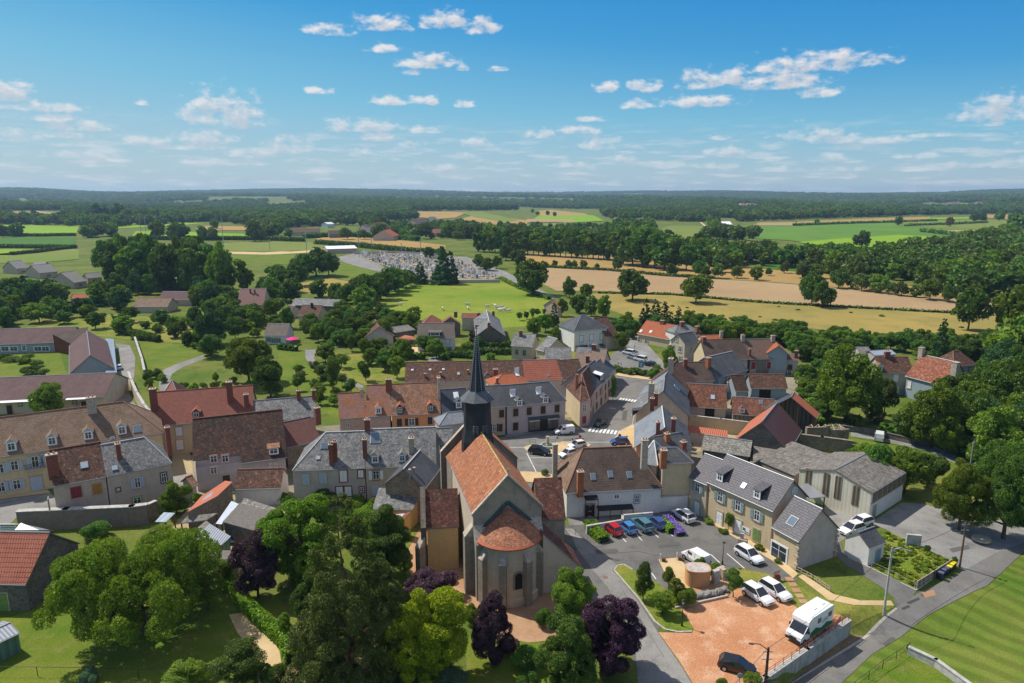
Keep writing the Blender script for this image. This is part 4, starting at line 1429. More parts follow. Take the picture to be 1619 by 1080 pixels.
M_GUTTER = plain('zinc_gutter', (0.30,0.31,0.32),0.5, metal=0.3)
M_RIDGEW = plain('white_ridge', (0.62,0.62,0.6),0.8, noise=0.2)
M_RIDGET = plain('clay_ridge', (0.34,0.16,0.1),0.9, noise=0.35)
M_CONC = plain('concrete', (0.44,0.42,0.38),0.9, noise=0.3, nscale=1.5)
M_RUST = plain('rusty_metal', (0.28,0.09,0.05),0.8, noise=0.3)
M_GALV = plain('galvanised_metal', (0.4,0.41,0.42),0.45, metal=0.6)
WIN_MESH = {}
def win_mesh(w, h, style, frame, sh):
	"""window in its own frame: x along the wall, z up, -y outwards; origin at its centre"""
	key = (round(w, 2), round(h, 2), style, frame.name, sh.name if sh else '')
	if key in WIN_MESH:
		return WIN_MESH[key]
	res = {}
	mb = MB()
	f = 0.09
	mb.box((0,-0.02,0),(w, 0.04, h), M_GLASS if style != 'blind' else M_WFRAME)
	fm = M_WFRAME if style in ('w', 'blind', 'open') else frame
	for sx in (-1,1):
		mb.box((sx * (w / 2 - f / 2),-0.05,0),(f, 0.06, h), fm)
	for sz in (-1,1):
		mb.box((0,-0.05, sz * (h / 2 - f / 2)),(w - 2 * f, 0.06, f), fm)
	if style != 'blind':
		mb.box((0,-0.05,0),(0.08,0.05, h - 2 * f), fm)
		mb.box((0,-0.048, h * 0.12),(w - 2 * f, 0.04,0.05), fm)
	res['window'] = mb.mesh('window')
	mb = MB()
	g = 0.16
	for sx in (-1,1):
		mb.box((sx * (w / 2 + g / 2),-0.03,0),(g, 0.09, h + 0.04), frame)
	mb.box((0,-0.03, h / 2 + g / 2),(w + 2 * g, 0.09, g), frame)
	mb.box((0,-0.06,-h / 2 - 0.08),(w + 2 * g, 0.16,0.12), frame)
	res['frame'] = mb.mesh('surround')
	if sh:
		if style == 'closed':
			mb = MB()
			for sx in (-1,1):
				mb.box((sx * w / 4,-0.1,0),(w / 2 - 0.02,0.05, h), sh)
			res['shutter'] = [mb.mesh('shutter')]
		else:
			out = []
			for sx in (-1,1):
				mb = MB()
				mb.box((sx * (w / 2 + w / 4 + 0.12),-0.11,0),(w / 2,0.05, h), sh)
				for k in range(2):
					mb.box((sx * (w / 2 + w / 4 + 0.12),-0.15,(k - 0.5) * h * 0.55),(w / 2,0.03,0.09), sh)
				out.append(mb.mesh('shutter'))
			res['shutter'] = out
	WIN_MESH[key] = res
	return res
def put_window(parent, pos, nrm, w, h, style='w', frame=None, sh=None, name='window'):
	"""pos in the parent's own axes; nrm = outward normal (horizontal)"""
	frame = frame or M_STFR
	ms = win_mesh(w, h, style, frame, sh)
	o = bpy.data.objects.new(name, ms['window'])
	o.parent = parent
	o.location = pos
	o.rotation_euler = (0,0, math.atan2(nrm.y, nrm.x) + math.pi / 2)
	COL.objects.link(o)
	for nm in ('frame', 'shutter'):
		if nm in ms:
			for me in (ms[nm] if isinstance(ms[nm], list) else [ms[nm]]):
				c = bpy.data.objects.new('surround' if nm == 'frame' else 'shutter', me)
				c.parent = o
				COL.objects.link(c)
	return o
HOUSES = []
class House:
	"""A, B: photo pixels of the eave line (A to B, the body lies to its left); he: eave height;
	ridge: a photo pixel on the ridge line; pitch in degrees; hip: (at A end, at B end),1 = full hip."""
	def __init__(s, name, label, A, B, he, ridge, pitch, roof, wall, hip=(0,0), ov=0.3, cat='house', group=None, width=None, z0=0.0,
				 back=None, gable=None, ridge_cap=None, walls=True, thick=0.16, lean=False, notch=None, depth0=None, sides=None):
		s.wallmat, s.roofmat = wall, roof
		a, b = P(A[0], A[1], he), P(B[0], B[1], he)
		s.he, s.ov, s.z0 = he, ov, z0
		d = (b - a)
		s.L = math.hypot(d.x, d.y)
		s.d = Vector((d.x / s.L, d.y / s.L, 0))
		s.n = Vector((-s.d.y, s.d.x, 0))
		tp = math.tan(R_(pitch))
		s.tp = tp
		def f(w):
			p1 = proj(a + s.n * w / 2 + Vector((0,0, tp * w / 2)))
			p2 = proj(b + s.n * w / 2 + Vector((0,0, tp * w / 2)))
			ex, ey = p2[0] - p1[0], p2[1] - p1[1]
			return ((ridge[0] - p1[0]) * ey - (ridge[1] - p1[1]) * ex) / math.hypot(ex, ey)
		if width is None:
			lo, hi = 0.5,40.0
			fl = f(lo)
			for w_ in [x * 0.5 for x in range(2,90)]:
				if f(w_) * fl < 0:
					hi = w_
					lo = w_ - 0.5
					break
			else:
				print('HOUSE NO WIDTH', label, f(2), f(20))
				lo = hi = 8.0
			for _ in range(30):
				m = (lo + hi) / 2
				if f(m) * f(lo) <= 0:
					hi = m
				else:
					lo = m
			width = (lo + hi) / 2
		s.w = width
		s.hr = he + tp * width / 2
		s.a, s.b = a, b
		if lean:
			s.hr = he + tp * width
		s.lean = lean
		s.hip = hip
		hA, hB = hip[0] * width / 2, hip[1] * width / 2
		if hA + hB > s.L:
			k = s.L / (hA + hB) * 0.98
			hA, hB = hA * k, hB * k
		ctr = a + s.d * s.L / 2 + s.n * width / 2
		s.o = Vector((ctr.x, ctr.y, z0))
		s.root = empty(name, s.o, label=label, cat=cat, group=group)
		Z = Vector((0,0,1))
		if lean:
			r1 = a + s.n * width + Z * (s.hr - he)
			r2 = b + s.n * width + Z * (s.hr - he)
		else:
			r1 = a + s.d * hA + s.n * width / 2 + Z * (s.hr - he)
			r2 = b - s.d * hB + s.n * width / 2 + Z * (s.hr - he)
		c1, c2 = a + s.n * width, b + s.n * width
		s.r1, s.r2 = r1, r2
		s.c1, s.c2 = c1, c2
		mb = MB()
		T_ = thick
		bk = back or roof
		if lean:
			mb.prism([a, b, r2, r1],0, T_, roof, side=plain('fascia', (0.2,0.17,0.14),0.8))
		else:
			def slab(pts, m):
				n_ = (Vector(pts[1]) - Vector(pts[0])).cross(Vector(pts[-1]) - Vector(pts[0])).normalized()
				mb.face(pts, m)
				mb.face([Vector(p) - Z * T_ for p in pts][::-1], M_WOOD)
			if notch:
				u0, u1, sf = notch
				k0, k1 = a + s.d * s.L * u0, a + s.d * s.L * u1
				up = (r1 - s.d * hA * 0 - (a + s.n * 0)) * 0
				rise = s.n * (width / 2 * sf) + Z * (tp * width / 2 * sf)
				slab([k0 + rise, k1 + rise, k1, b, r2, r1] if u0 <= 0 else [a, k0, k0 + rise, k1 + rise, k1, b, r2, r1], roof)
			else:
				slab([a, b, r2, r1], roof)
			slab([c2, c1, r1, r2], bk)
			if hA > 0.01:
				slab([c1, a, r1], gable or roof)
			if hB > 0.01:
				slab([b, c2, r2], gable or roof)
			# fascia round the eaves and verges
			fas = plain('fascia', (0.2,0.17,0.14),0.8)
			loop = [a, b] + ([c2] if hB > 0.01 else [r2, c2]) + [c1] + ([] if hA > 0.01 else [r1])
			if notch:
				loop = [k1, b] + ([c2] if hB > 0.01 else [r2, c2]) + [c1] + ([] if hA > 0.01 else [r1]) + [k0 + rise, k1 + rise] if u0 <= 0 else loop
			for i in range(len(loop)):
				p, q = loop[i], loop[(i + 1) % len(loop)]
				mb.face([p - Z * T_, q - Z * T_, q, p], fas)
		s.roof = mb.build('roof', s.root, s.o)
		if not lean:
			mb = MB()
			rc = ridge_cap or (M_RIDGET if roof in (R_BROWN, R_OLD, R_RED, R_ORANGE, R_TAN, R_MOTTLE, R_CHURCH, R_DARKOLD, R_CHAPEL, R_DKBROWN) else M_GUTTER)
			if (r2 - r1).length > 0.3:
				mb.tube([r1 + Z * 0.02, r2 + Z * 0.02],0.11, rc, 6)
			if hA > 0.01:
				for e in (a, c1):
					mb.tube([e + Z * 0.02, r1 + Z * 0.02],0.09, rc, 5)
			if hB > 0.01:
				for e in (b, c2):
					mb.tube([e + Z * 0.02, r2 + Z * 0.02],0.09, rc, 5)
			rd = mb.build('ridge_tiles', s.roof, s.o)
			# gutter along the front eave
			mb = MB()
			mb.tube([a - s.n * 0.06 - Z * 0.1, b - s.n * 0.06 - Z * 0.1] if not notch else [k1 - s.n * 0.06 - Z * 0.1, b - s.n * 0.06 - Z * 0.1],0.07, M_GUTTER, 6)
			gt = mb.build('gutter', s.roof, s.o)
		if walls:
			i = ov
			q = [a + s.d * i + s.n * i, b - s.d * i + s.n * i, c2 - s.d * i - s.n * i, c1 + s.d * i - s.n * i]
			s.q = q
			mb = MB()
			top = he - T_ + tp * i - 0.02
			if lean:
				tops = [top, top, s.hr - T_ - tp * i, s.hr - T_ - tp * i]
			else:
				tops = [top] * 4
			lo = [Vector((p.x, p.y, z0 - 0.3)) for p in q]
			hi_ = [Vector((p.x, p.y, t)) for p, t in zip(q, tops)]
			sd = sides or {}
			for k, fn in enumerate(('front', 'right', 'back', 'left')):
				j = (k + 1) % 4
				wm_ = sd.get(fn, wall)
				if wm_ is None:
					continue
				pts = [lo[k], lo[j], hi_[j], hi_[k]]
				if not lean and ((fn == 'right' and hB <= 0.01) or (fn == 'left' and hA <= 0.01)):
					mid = (q[k] + q[j]) / 2
					pts = [lo[k], lo[j], hi_[j], Vector((mid.x, mid.y, s.hr - T_ - 0.03)), hi_[k]]
				mb.face(pts, wm_)
			s.walls = mb.build('wall', s.root, s.o)
		HOUSES.append((label, s))
	# planes
	def plane(s, face):
		i = s.ov
		if face == 'front':
			return s.a + s.n * i, -s.n
		if face == 'back':
			return s.c1 - s.n * i, s.n
		if face == 'left':
			return s.a + s.d * i, -s.d
		if face == 'right':
			return s.b - s.d * i, s.d
		if face == 'slope':
			k = s.n * s.tp
			return s.a, Vector((-s.n.x * s.tp, -s.n.y * s.tp, 1)).normalized()
		if face == 'hipB':
			return s.b, Vector((s.d.x * s.tp / max(s.hip[1], .01), s.d.y * s.tp / max(s.hip[1], .01),1)).normalized()
		if face == 'hipA':
			return s.a, Vector((-s.d.x * s.tp / max(s.hip[0], .01),-s.d.y * s.tp / max(s.hip[0], .01),1)).normalized()
		if face == 'bslope':
			return s.c1, Vector((s.n.x * s.tp, s.n.y * s.tp, 1)).normalized()
	def hit(s, face, px, py):
		p0, nn = s.plane(face)
		r = ray(px, py)
		c = Vector((0,0, CAMH))
		t = (p0 - c).dot(nn) / r.dot(nn)
		return c + r * t, nn
	def win(s, pts, w=0.95, h=1.45, face='front', style='w', frame=None, sh=None, name='window'):
		for (px, py) in pts:
			p, nn = s.hit(face, px, py)
			if p.z < s.z0 + 0.2 + h * 0.5 and name != 'door':
				p.z = max(p.z, s.z0 + h * 0.5 + 0.1)
			if name in ('door', 'garage_door'):
				p.z = s.z0 + h / 2 + 0.03
			put_window(s.root, p + nn * 0.01 - s.o, nn, w, h, style, frame, sh, name)
	def door(s, pts, w=1.1, h=2.2, mat=None, face='front', frame=None):
		for (px, py) in pts:
			p, nn = s.hit(face, px, py)
			p.z = s.z0 + h / 2
			mb = MB()
			mat_ = mat or M_WOOD
			mb.box((0,-0.04,0),(w, 0.08, h), mat_)
			for sx in (-0.25,0.25):
				mb.box((sx * w, -0.09, h * 0.2),(w * 0.34,0.03, h * 0.36), mat_)
				mb.box((sx * w, -0.09,-h * 0.24),(w * 0.34,0.03, h * 0.3), mat_)
			me = mb.mesh('door')
			o = bpy.data.objects.new('door', me)
			o.parent = s.root
			o.location = p + nn * 0.01 - s.o
			o.rotation_euler = (0,0, math.atan2(nn.y, nn.x) + math.pi / 2)
			COL.objects.link(o)
			mb = MB()
			fr = frame or M_STFR
			for sx in (-1,1):
				mb.box((sx * (w / 2 + 0.09),-0.04,0.05),(0.18,0.1, h + 0.1), fr)
			mb.box((0,-0.04, h / 2 + 0.19),(w + 0.36,0.1,0.18), fr)
			c = bpy.data.objects.new('surround', mb.mesh('surround'))
			c.parent = o
			COL.objects.link(c)
	def chimney(s, px, ytop, ybase, face='slope', w=1.0, t=0.55, mat=None, pots=2, along=None):
		"""px, ybase: where the stack leaves the roof; ytop: picture row of its top"""
		p, nn = s.hit(face, px, ybase)
		zt = zat(p, ytop)
		h = zt - p.z
		mb = MB()
		mat = mat or M_BRICK
		ax = (s.d, s.n) if not along else (s.n, -s.d)
		mb.box(p - s.o + Vector((0,0, h / 2 - 0.5)),(w, t, h + 1.0), mat, ax=ax)
		mb.box(p - s.o + Vector((0,0, h + 0.05)),(w + 0.16, t + 0.16,0.14), M_CHST, ax=ax)
		o = mb.build('chimney', s.roof)
		for k in range(pots):
			u = (k - (pots - 1) / 2) * w / max(pots, 1) * 0.9
			q = p - s.o + ax[0] * u + Vector((0,0, h + 0.12))
			if 'pot' not in WIN_MESH:
				mb = MB()
				mb.lathe((0,0,0),[(0.13,0),(0.11,0.32),(0.15,0.34),(0.0,0.36)], M_POT, 8)
				WIN_MESH['pot'] = mb.mesh('chimney_pot')
			c = bpy.data.objects.new('chimney_pot', WIN_MESH['pot'])
			c.parent = o
			c.location = q
			COL.objects.link(c)
		return o
	def skylight(s, px, py, w=0.8, h=1.0, face='slope', frame=None, glass=None, open_=False):
		p, nn = s.hit(face, px, py)
		t = Vector((0,0,1)).cross(nn).normalized()
		b = nn.cross(t)
		mb = MB()
		q = p - s.o
		Yx = b
		mb.box(q + nn * 0.05,(w + 0.12, h + 0.12,0.12), frame or M_GUTTER, ax=(t, Yx))
		mb.box(q + nn * 0.125,(w - 0.04, h - 0.04,0.03), glass or M_GLASSB, ax=(t, Yx))
		o = mb.build('roof_window', s.roof)
		if open_:
			mb = MB()
			bb = (b * 0.5 + nn * 0.85).normalized()
			mb.box(q + b * h * 0.55 + bb * h * 0.5 + nn * 0.1,(w + 0.2, h + 0.1,0.07), M_WHITEP, ax=(t, bb))
			mb.build('hatch', o)
	def dormer(s, px, py, w=1.3, h=1.3, roof=None, cheek=None, shed=False, deep=None, style='w', rh=None, frame=None, face='slope'):
		"""px, py: centre of the dormer's window"""
		# front plane of dormer: vertical; find foot on the slope just below window centre
		p, nn = s.hit(face, px, py)
		out = Vector((nn.x, nn.y, 0)).normalized()
		# window centre is h/2 above foot and on the vertical plane through foot
		r = ray(px, py)
		c = Vector((0,0, CAMH))
		# slide the foot down-slope until its vertical plane point h/2 above projects to px, py
		dn = Vector((out.x, out.y, -s.tp)).normalized()
		foot = p.copy()
		for _ in range(60):
			q = foot + Vector((0,0, h * 0.5))
			pr = proj(q)
			if pr[1] < py:
				foot += dn * 0.04
			else:
				break
		foot -= s.o
		t = Vector((0,0,1)).cross(out)
		rh = rh if rh is not None else w * 0.45
		L = (h + (0 if shed else rh)) / s.tp + 0.3
		Lh = h / s.tp
		Z = Vector((0,0,1))
		cheek = cheek or s.wallmat
		roof = roof or s.roofmat
		mb = MB()
		f0, f1 = foot - t * w / 2, foot + t * w / 2
		e0, e1 = f0 + Z * h, f1 + Z * h
		inn = -out
		ap = foot + Z * (h + rh)
		if shed:
			mb.face([f0, f1, e1, e0], cheek)
			for f_, e_ in ((f0, e0),(f1, e1)):
				mb.face([f_, e_, e_ + inn * Lh], cheek)
		else:
			mb.face([f0, f1, e1, ap, e0], cheek)
			for f_, e_ in ((f0, e0),(f1, e1)):
				mb.face([f_, e_, e_ + inn * Lh], cheek)
		o = mb.build('dormer', s.roof)
		mb = MB()
		v = 0.18
		if shed:
			k = 0.22
			Ls = deep or Lh * 1.9
			q0, q1 = e0 - t * v + out * v + Z * 0.03, e1 + t * v + out * v + Z * 0.03
			run = (h + 0.1) / max(0.15, s.tp - k)
			mb.prism([q0, q1, q1 + inn * (run + v) + Z * k * (run + v), q0 + inn * (run + v) + Z * k * (run + v)],0,0.1, roof)
		else:
			pk = ap + Z * 0.06 + out * v
			bk = ap + Z * 0.06 + inn * ((h + rh) / s.tp)
			sl = rh / (w / 2)
			for sg, e_ in ((-1, e0),(1, e1)):
				lo_ = e_ + t * sg * v - Z * sl * v + out * v + Z * 0.06
				lb = e_ + t * sg * v - Z * sl * v + inn * Lh + Z * 0.06
				pts = [lo_, pk, bk, lb] if sg < 0 else [pk, lo_, lb, bk]
				mb.face([x for x in pts], roof)
				mb.face([x - Z * 0.09 for x in pts][::-1], M_WHITEP)
				mb.face([lo_ - Z * 0.09, pk - Z * 0.09, pk, lo_], M_WHITEP)
		mb.build('dormer_roof', o)
		put_window(o, foot + Z * h * 0.5 + out * 0.02, out, w * 0.72, h * 0.8, style, frame or M_WFRAME)
		return o
	def canopy(s, px, py, w, dpt, drop=0.25, mat=None, face='front', posts=0, name='canopy', h=None):
		"""sloping canopy on a wall; px, py: middle of its inner edge"""
		p, nn = s.hit(face, px, py)
		t = Vector((0,0,1)).cross(nn).normalized()
		mb = MB()
		q = p - s.o
		a_ = q - t * w / 2
		b_ = q + t * w / 2
		o1 = nn * dpt - Vector((0,0, drop))
		mb.prism([a_ + o1, b_ + o1, b_, a_],0,0.08, mat or M_BLACK)
		for k in range(posts):
			u = a_ + (b_ - a_) * (k / max(1, posts - 1)) * 0.96 + t * w * 0.02 + nn * (dpt - 0.1)
			zt = q.z - drop - 0.04
			pm = MB()
			pm.box((u.x, u.y, zt / 2),(0.1,0.1, zt), M_BLACK, ax=(t, -nn))
			pm.build('post', s.root)
		return mb.build(name, s.root)
def slab_roof(name, label, corners, roofm, wallm, ztop, cat='shed', thick=0.12, z0=0.0, posts=False, inset=0.15, group=None, walls=(1,1,1,1), fascia=None):
	"""a single-pitch shed; corners = photo pixels of the roof sheet with their heights (px, py, z), ccw seen from above"""
	pts = [P(x, y, z) for x, y, z in corners]
	c = sum(pts, Vector()) / len(pts)
	o = Vector((c.x, c.y, z0))
	root = empty(name, o, label=label, cat=cat, group=group)
	# make sure of ccw order
	ar = sum(pts[i].x * pts[(i + 1) % len(pts)].y - pts[(i + 1) % len(pts)].x * pts[i].y for i in range(len(pts)))
	if ar < 0:
		pts = pts[::-1]
		walls = tuple(walls[::-1])
	mb = MB()
	mb.prism(pts, 0, thick, roofm, side=fascia or M_GUTTER)
	mb.build('roof', root, o)
	ins = []
	for p in pts:
		v = Vector((c.x - p.x, c.y - p.y, 0))
		v.normalize()
		ins.append(Vector((p.x, p.y, p.z - thick)) + v * inset * 1.4)
	mb = MB()
	for i in range(len(ins)):
		j = (i + 1) % len(ins)
		if posts:
			u = ins[i]
			pm = MB()
			pm.box((u.x, u.y, (u.z + z0) / 2),(0.16,0.16, u.z - z0), M_WOOD)
			pm.build('post', root, o)
			continue
		p, q = ins[i], ins[j]
		mb.face([Vector((p.x, p.y, z0 - 0.2)), Vector((q.x, q.y, z0 - 0.2)), q, p], wallm)
	if not posts:
		mb.build('wall', root, o)
	return root
def wall_line(name, label, px, h, t, mat, cap=None, cat='wall', top=None, z=None, group=None, ztop=None):
	"""free-standing wall; px: photo pixels of its TOP edge at height h above the land"""
	pts = [P(x, y, (ztop if ztop is not None else h)) for x, y in px]
	o = Vector((pts[0].x, pts[0].y, 0))
	mb = MB()
	cp = MB()
	for a, b in zip(pts, pts[1:]):
		d = (b - a)
		L = math.hypot(d.x, d.y)
		ax = Vector((d.x / L, d.y / L, 0))
		n = Vector((-ax.y, ax.x, 0))
		m = (a + b) / 2
		z1 = a.z
		z0 = min(hgt(a.x, a.y), hgt(b.x, b.y), hgt(m.x + ax.y * 0.9, m.y - ax.x * 0.9)) - 0.3
		mb.box(Vector((m.x, m.y, (z0 + z1) / 2)),(L + t * 0.9, t, z1 - z0), mat, ax=(ax, n))
		cp.box(Vector((m.x, m.y, z1 + 0.06)),(L + t, t + 0.14,0.12), cap or M_CONC, ax=(ax, n))
	w = mb.build(name, off=o)
	tag(w, label, cat, group)
	c = cp.build('coping', w, o)
	return w
# ================================================================== the village, house by house
# --- school at far left
h = House('school_wing', 'long low school wing with pale maroon roof behind the courtyard lawn', (-40,546),(110,540.5),3.3,(60,518.5),28, R_MAROON, W_BLUEGREY, cat='school')
for x in (8,22,60,72):
	h.win([(x, 551.5)],2.2,1.5, frame=M_WFRAME)
h.win([(38,550)],1.1,1.9, frame=M_WFRAME)
h = House('school_hall', 'steep gabled school hall with ridge running towards the camera', (109.7,546),(109.7,591),3.6,(140.3,545),40, R_MAROON, W_BLUEGREY, cat='school', sides={'right': W_BLUEGREY})
slab_roof('carport', 'pale blue-grey lean-to carport along the school hall', [(167,590,3.6),(185,590,2.9),(180,536,2.9),(167,535,3.6)], R_ZINC, W_BEIGE, 3, cat='carport', posts=True)
slab_roof('entrance_porch', 'brown triangular porch roof in front of red glazed entrance', [(81,527,6.5),(115,545,3.6),(140,517,7.5)], R_DKBROWN, plain('red_brown_timber', (0.19,0.05,0.025),0.7, noise=0.4),4, cat='porch', inset=0.3)
h = House('school_block', 'long low school block with plum roof and white fascia', (-40,637),(166,626.7),3.3,(80,593.5),24, R_MAROON, W_CREAM, cat='school')
h.canopy(-5,634,22,1.2,0.2, M_WHITEP)
h.canopy(124,628,5,1.2,0.2, M_WHITEP)
h.door([(15,645),(133,640)],1.2,2.2, M_BROWNSH)
h.win([(32,640),(118,636),(125,640)],0.7,0.7, frame=M_BROWNSH)
slab_roof('glass_canopy', 'bluish glass canopy at the end of the school block', [(166,618,2.8),(176,616,2.8),(168,592,3.2),(160,592,3.2)], plain('canopy_glass', (0.25,0.48,0.52),0.15, spec=0.8), W_TIMBER, 3, cat='canopy', posts=True)
wall_line('garden_wall', 'tall pale old wall curving down beside the driveway', [(203,588),(207,600),(216,620),(228,640),(238,652)],3.0,0.5, W_CREAM)
wall_line('garden_wall', 'grey stone wall between the driveway and the lawn', [(213,533),(218,548),(224,566),(228,585)],1.9,0.5, W_STONE)
# --- big brown hipped block
h = House('town_house', 'very long brown-tiled block with four dormers and blue shutters', (-60,731),(259,683),7.5,(100,647),41, R_BROWN, W_YELLOW, hip=(0,1), ov=0.35)
h.chimney(146,629,650, w=1.5, t=1.0, mat=M_CHST)
for x, y in ((19,706),(83,697),(140,688),(193,680)):
	h.dormer(x, y, 1.5,1.6, cheek=M_BLUESH)
h.skylight(217,678.5,1.3,1.5)
h.skylight(178,693,0.6,0.6)
h.win([(23,736),(0,741),(-32,744)],1.1,1.75, sh=M_BLUESH)
h.win([(55.6,730),(77,724.5)],1.1,2.1, sh=M_BLUESH)
h.win([(26.7,766),(2,770)],1.1,1.75, sh=M_BLUESH)
h.door([(58.6,767.5)],1.7,2.7, M_BLUESH)
p, nn = h.hit('front', 56,738)
mb = MB()
t_ = Vector((0,0,1)).cross(nn)
mb.box(p + nn * 0.45 - h.o + Vector((0,0,-0.2)),(3.0,0.9,0.16), M_CONC, ax=(t_, -nn))
for k in range(15):
	mb.box(p + nn * 0.86 - h.o + t_ * (k - 7) * 0.2 + Vector((0,0,0.35)),(0.04,0.04,0.95), M_BLACK, ax=(t_, -nn))
mb.box(p + nn * 0.86 - h.o + Vector((0,0,0.85)),(3.0,0.05,0.05), M_BLACK, ax=(t_, -nn))
mb.build('balcony', h.root)
# --- two-tone low house in front of it
h = House('roadside_house', 'house with old red roof and yellow end wall beside the street bend', (83,769),(167.5,753),6.9,(130,703),43, R_OLD, W_BEIGE, ov=0.07, sides={'left': W_YELLOW})
h.chimney(85.5,719,748, face='slope', w=1.5, t=0.8)
h.skylight(133.5,735.5,1.0,1.1, glass=M_GLASSP)
h.win([(120.5,778)],1.5,1.9, style='closed', sh=M_WINERED)
h.win([(153.5,772.5)],1.3,1.8, style='closed', sh=M_WOODO)
h.win([(78,797)],0.9,1.6, face='left', style='closed', sh=M_WOOD)
h = House('slate_house', 'slate hip-roofed house joined to the red-roofed roadside house', (167.7,753),(271.9,732),6.9,(200,696),43, R_SLATE, W_BEIGE, ov=0.07, hip=(0,0.75), ridge_cap=M_RIDGEW)
h.chimney(188.5,702,723, w=0.7, t=0.9)
h.skylight(181.5,740,0.8,0.8, glass=M_GLASSP)
h.win([(217.5,763)],0.9,1.8, sh=M_BLUESH)
h.win([(217,791)],1.2,1.2, frame=M_GREENSH)
h.win([(187,774)],0.5,0.5, frame=M_BROWNSH)
h.win([(259,755)],0.8,1.7, frame=M_BROWNSH)
h.chimney(268,676,712, face='hipB', w=0.8, t=0.8)
# --- red tile L-shaped house
h = House('red_roofed_house', 'yellow house under a wide new red tile roof, lit gable behind', (237,673.7),(400,660),6.5,(340,613),41, R_RED, W_YELLOW)
h.chimney(244.5,615,646, w=1.2, t=1.2)
h.chimney(364.5,604,633, w=1.1, t=1.2)
h.dormer(311,655,1.4,1.3, roof=R_ORANGE, cheek=M_WOOD, frame=M_WOOD)
h.win([(283,682)],1.2,1.8, style='closed', sh=M_WFRAME, frame=M_PINKFR)
h.win([(284.5,703)],1.3,2.0, style='blind', frame=M_PINKFR)
h = House('pavilion', 'small pinkish pyramid roof rising behind the wide red roof', (250,634),(284,632),8.3,(271,601),42, roofing('pinkish_tiles', (0.50,0.20,0.13),(0.44,0.17,0.11),(0.36,0.15,0.11), row=0.3, col=0.25), W_YELLOW, hip=(0.9,0.9), cat='pavilion')
# --- huge dark roof
h = House('barn_house', 'tall house under an enormous dark brown roof with one red-topped dormer', (306.5,742),(454,722.7),4.4,(370,655),46, R_DARKOLD, W_LILAC, notch=(-0.01,0.5,0.17))
p0 = h.a + h.d * 0.3 + h.n * 1.2
p1 = h.a + h.d * (h.L * 0.5) + h.n * 1.2
mb = MB()
mb.face([Vector((p0.x, p0.y, 0)) - h.o, Vector((p1.x, p1.y, 0)) - h.o, Vector((p1.x, p1.y, h.he + 1.0)) - h.o, Vector((p0.x, p0.y, h.he + 1.0)) - h.o], W_LILAC)
mb.build('recessed_wall', h.root)
h.dormer(432.7,713,1.9,1.2, roof=R_TAN, cheek=M_BROWNSH, shed=True)
h.ov = 0.27
h.win([(338,744),(338,726),(356,725)],1.1,1.35, frame=M_PINKFR)
h.door([(357,747)],1.2,2.3, M_BROWNSH)
h.win([(428,735),(436,735)],0.5,0.9, frame=M_STFR)
h = House('tiled_shed', 'low shed with speckled red tile roof and white end wall', (369,773.5),(444,771),3.2,(400,741.5),40, R_OLD, W_WHITE, ov=0.15, cat='shed')
# --- behind: slate and plum roofs
h = House('slate_house', 'plain slate roof behind the enormous dark brown roof', (400,668),(500.5,659),5.6,(450,629.5),40, R_SLATE, W_BEIGE)
h.chimney(472.6,618,630, face='slope', w=0.8, t=0.8)
h.chimney(496.5,617,629, face='slope', w=0.8, t=0.8)
h.chimney(390.5,624,644, face='slope', w=0.9, t=0.8)
h = House('outbuilding', 'plum-red low roof below the plain slate roof', (452,708),(508,695),4.2,(478,661),36, roofing('plum_red_tiles', (0.22,0.09,0.07),(0.17,0.075,0.06),(0.15,0.09,0.08), row=0.3, col=0.25), W_STONE, cat='outbuilding')
h.chimney(502.5,645,664, w=1.1, t=0.8)
# --- long slate row
h = House('terraced_house', 'weathered slate house with hipped end and closed pale blue shutters', (462,743.8),(577,739.5),6.5,(540,682.5),44, R_SLATE, W_GREY, hip=(1,0), ov=0.06, ridge_cap=M_RIDGEW)
h.chimney(524.5,703,732, w=0.7, t=0.6)
h.chimney(530.5,699,727, w=0.7, t=0.6)
h.skylight(513,705,1.1,1.1)
h.skylight(503.5,724,0.6,0.6, glass=M_GLASSP)
h.win([(483.7,758),(511,756)],1.25,1.9, style='closed', sh=M_BLUESH)
h.win([(543,752.5)],1.2,2.0, style='closed', sh=M_WFRAME, frame=M_WINERED)
h.win([(570.5,749)],0.9,1.3, style='closed', sh=M_WFRAME, frame=M_WINERED)
h.win([(537,777),(550.5,776.5)],1.1,1.7, style='closed', sh=M_WFRAME, frame=M_WINERED)
h.win([(572,774)],0.7,0.9, frame=M_WINERED)
h = House('terraced_house', 'long weathered slate house with two white-edged dormers beside the stone gable', (577.5,739.5),(690,735),6.5,(640,676.5),44, R_SLATE, W_BEIGE, ov=0.06, ridge_cap=M_RIDGEW)
h.chimney(577.5,695,721, w=0.7, t=0.7)
h.chimney(581,664,679, w=0.9, t=0.6, pots=2)
h.chimney(651,693,712, w=0.9, t=0.9, mat=M_CHST)
h.dormer(593.5,726,1.2,1.3, roof=R_SLATE, cheek=M_CHST)
h.dormer(636,724,1.2,1.2, roof=R_SLATE, cheek=M_CHST)
h.skylight(593.5,692,1.6,2.0, frame=M_WFRAME)
h.win([(594.5,751)],1.1,1.6, sh=M_WFRAME, frame=M_WINERED)
h.win([(594,775)],1.3,1.7, style='closed', sh=M_BLUESH)
h = House('slate_annex', 'dark slate annex with bluish upper wall left of the church tower', (684,703),(717.5,701),8.4,(700,676.5),40, R_SLATE, W_BLUEGREY, cat='annex')
h.win([(699,709)],0.9,1.5, frame=M_WFRAME)
h = House('stone_gable_barn', 'dark slate barn with rubble stone gable left of the church', (672,772),(696,740),6.2,(636.5,743),40, R_SLATE2, W_STONE, cat='barn', ridge_cap=M_RIDGEW)
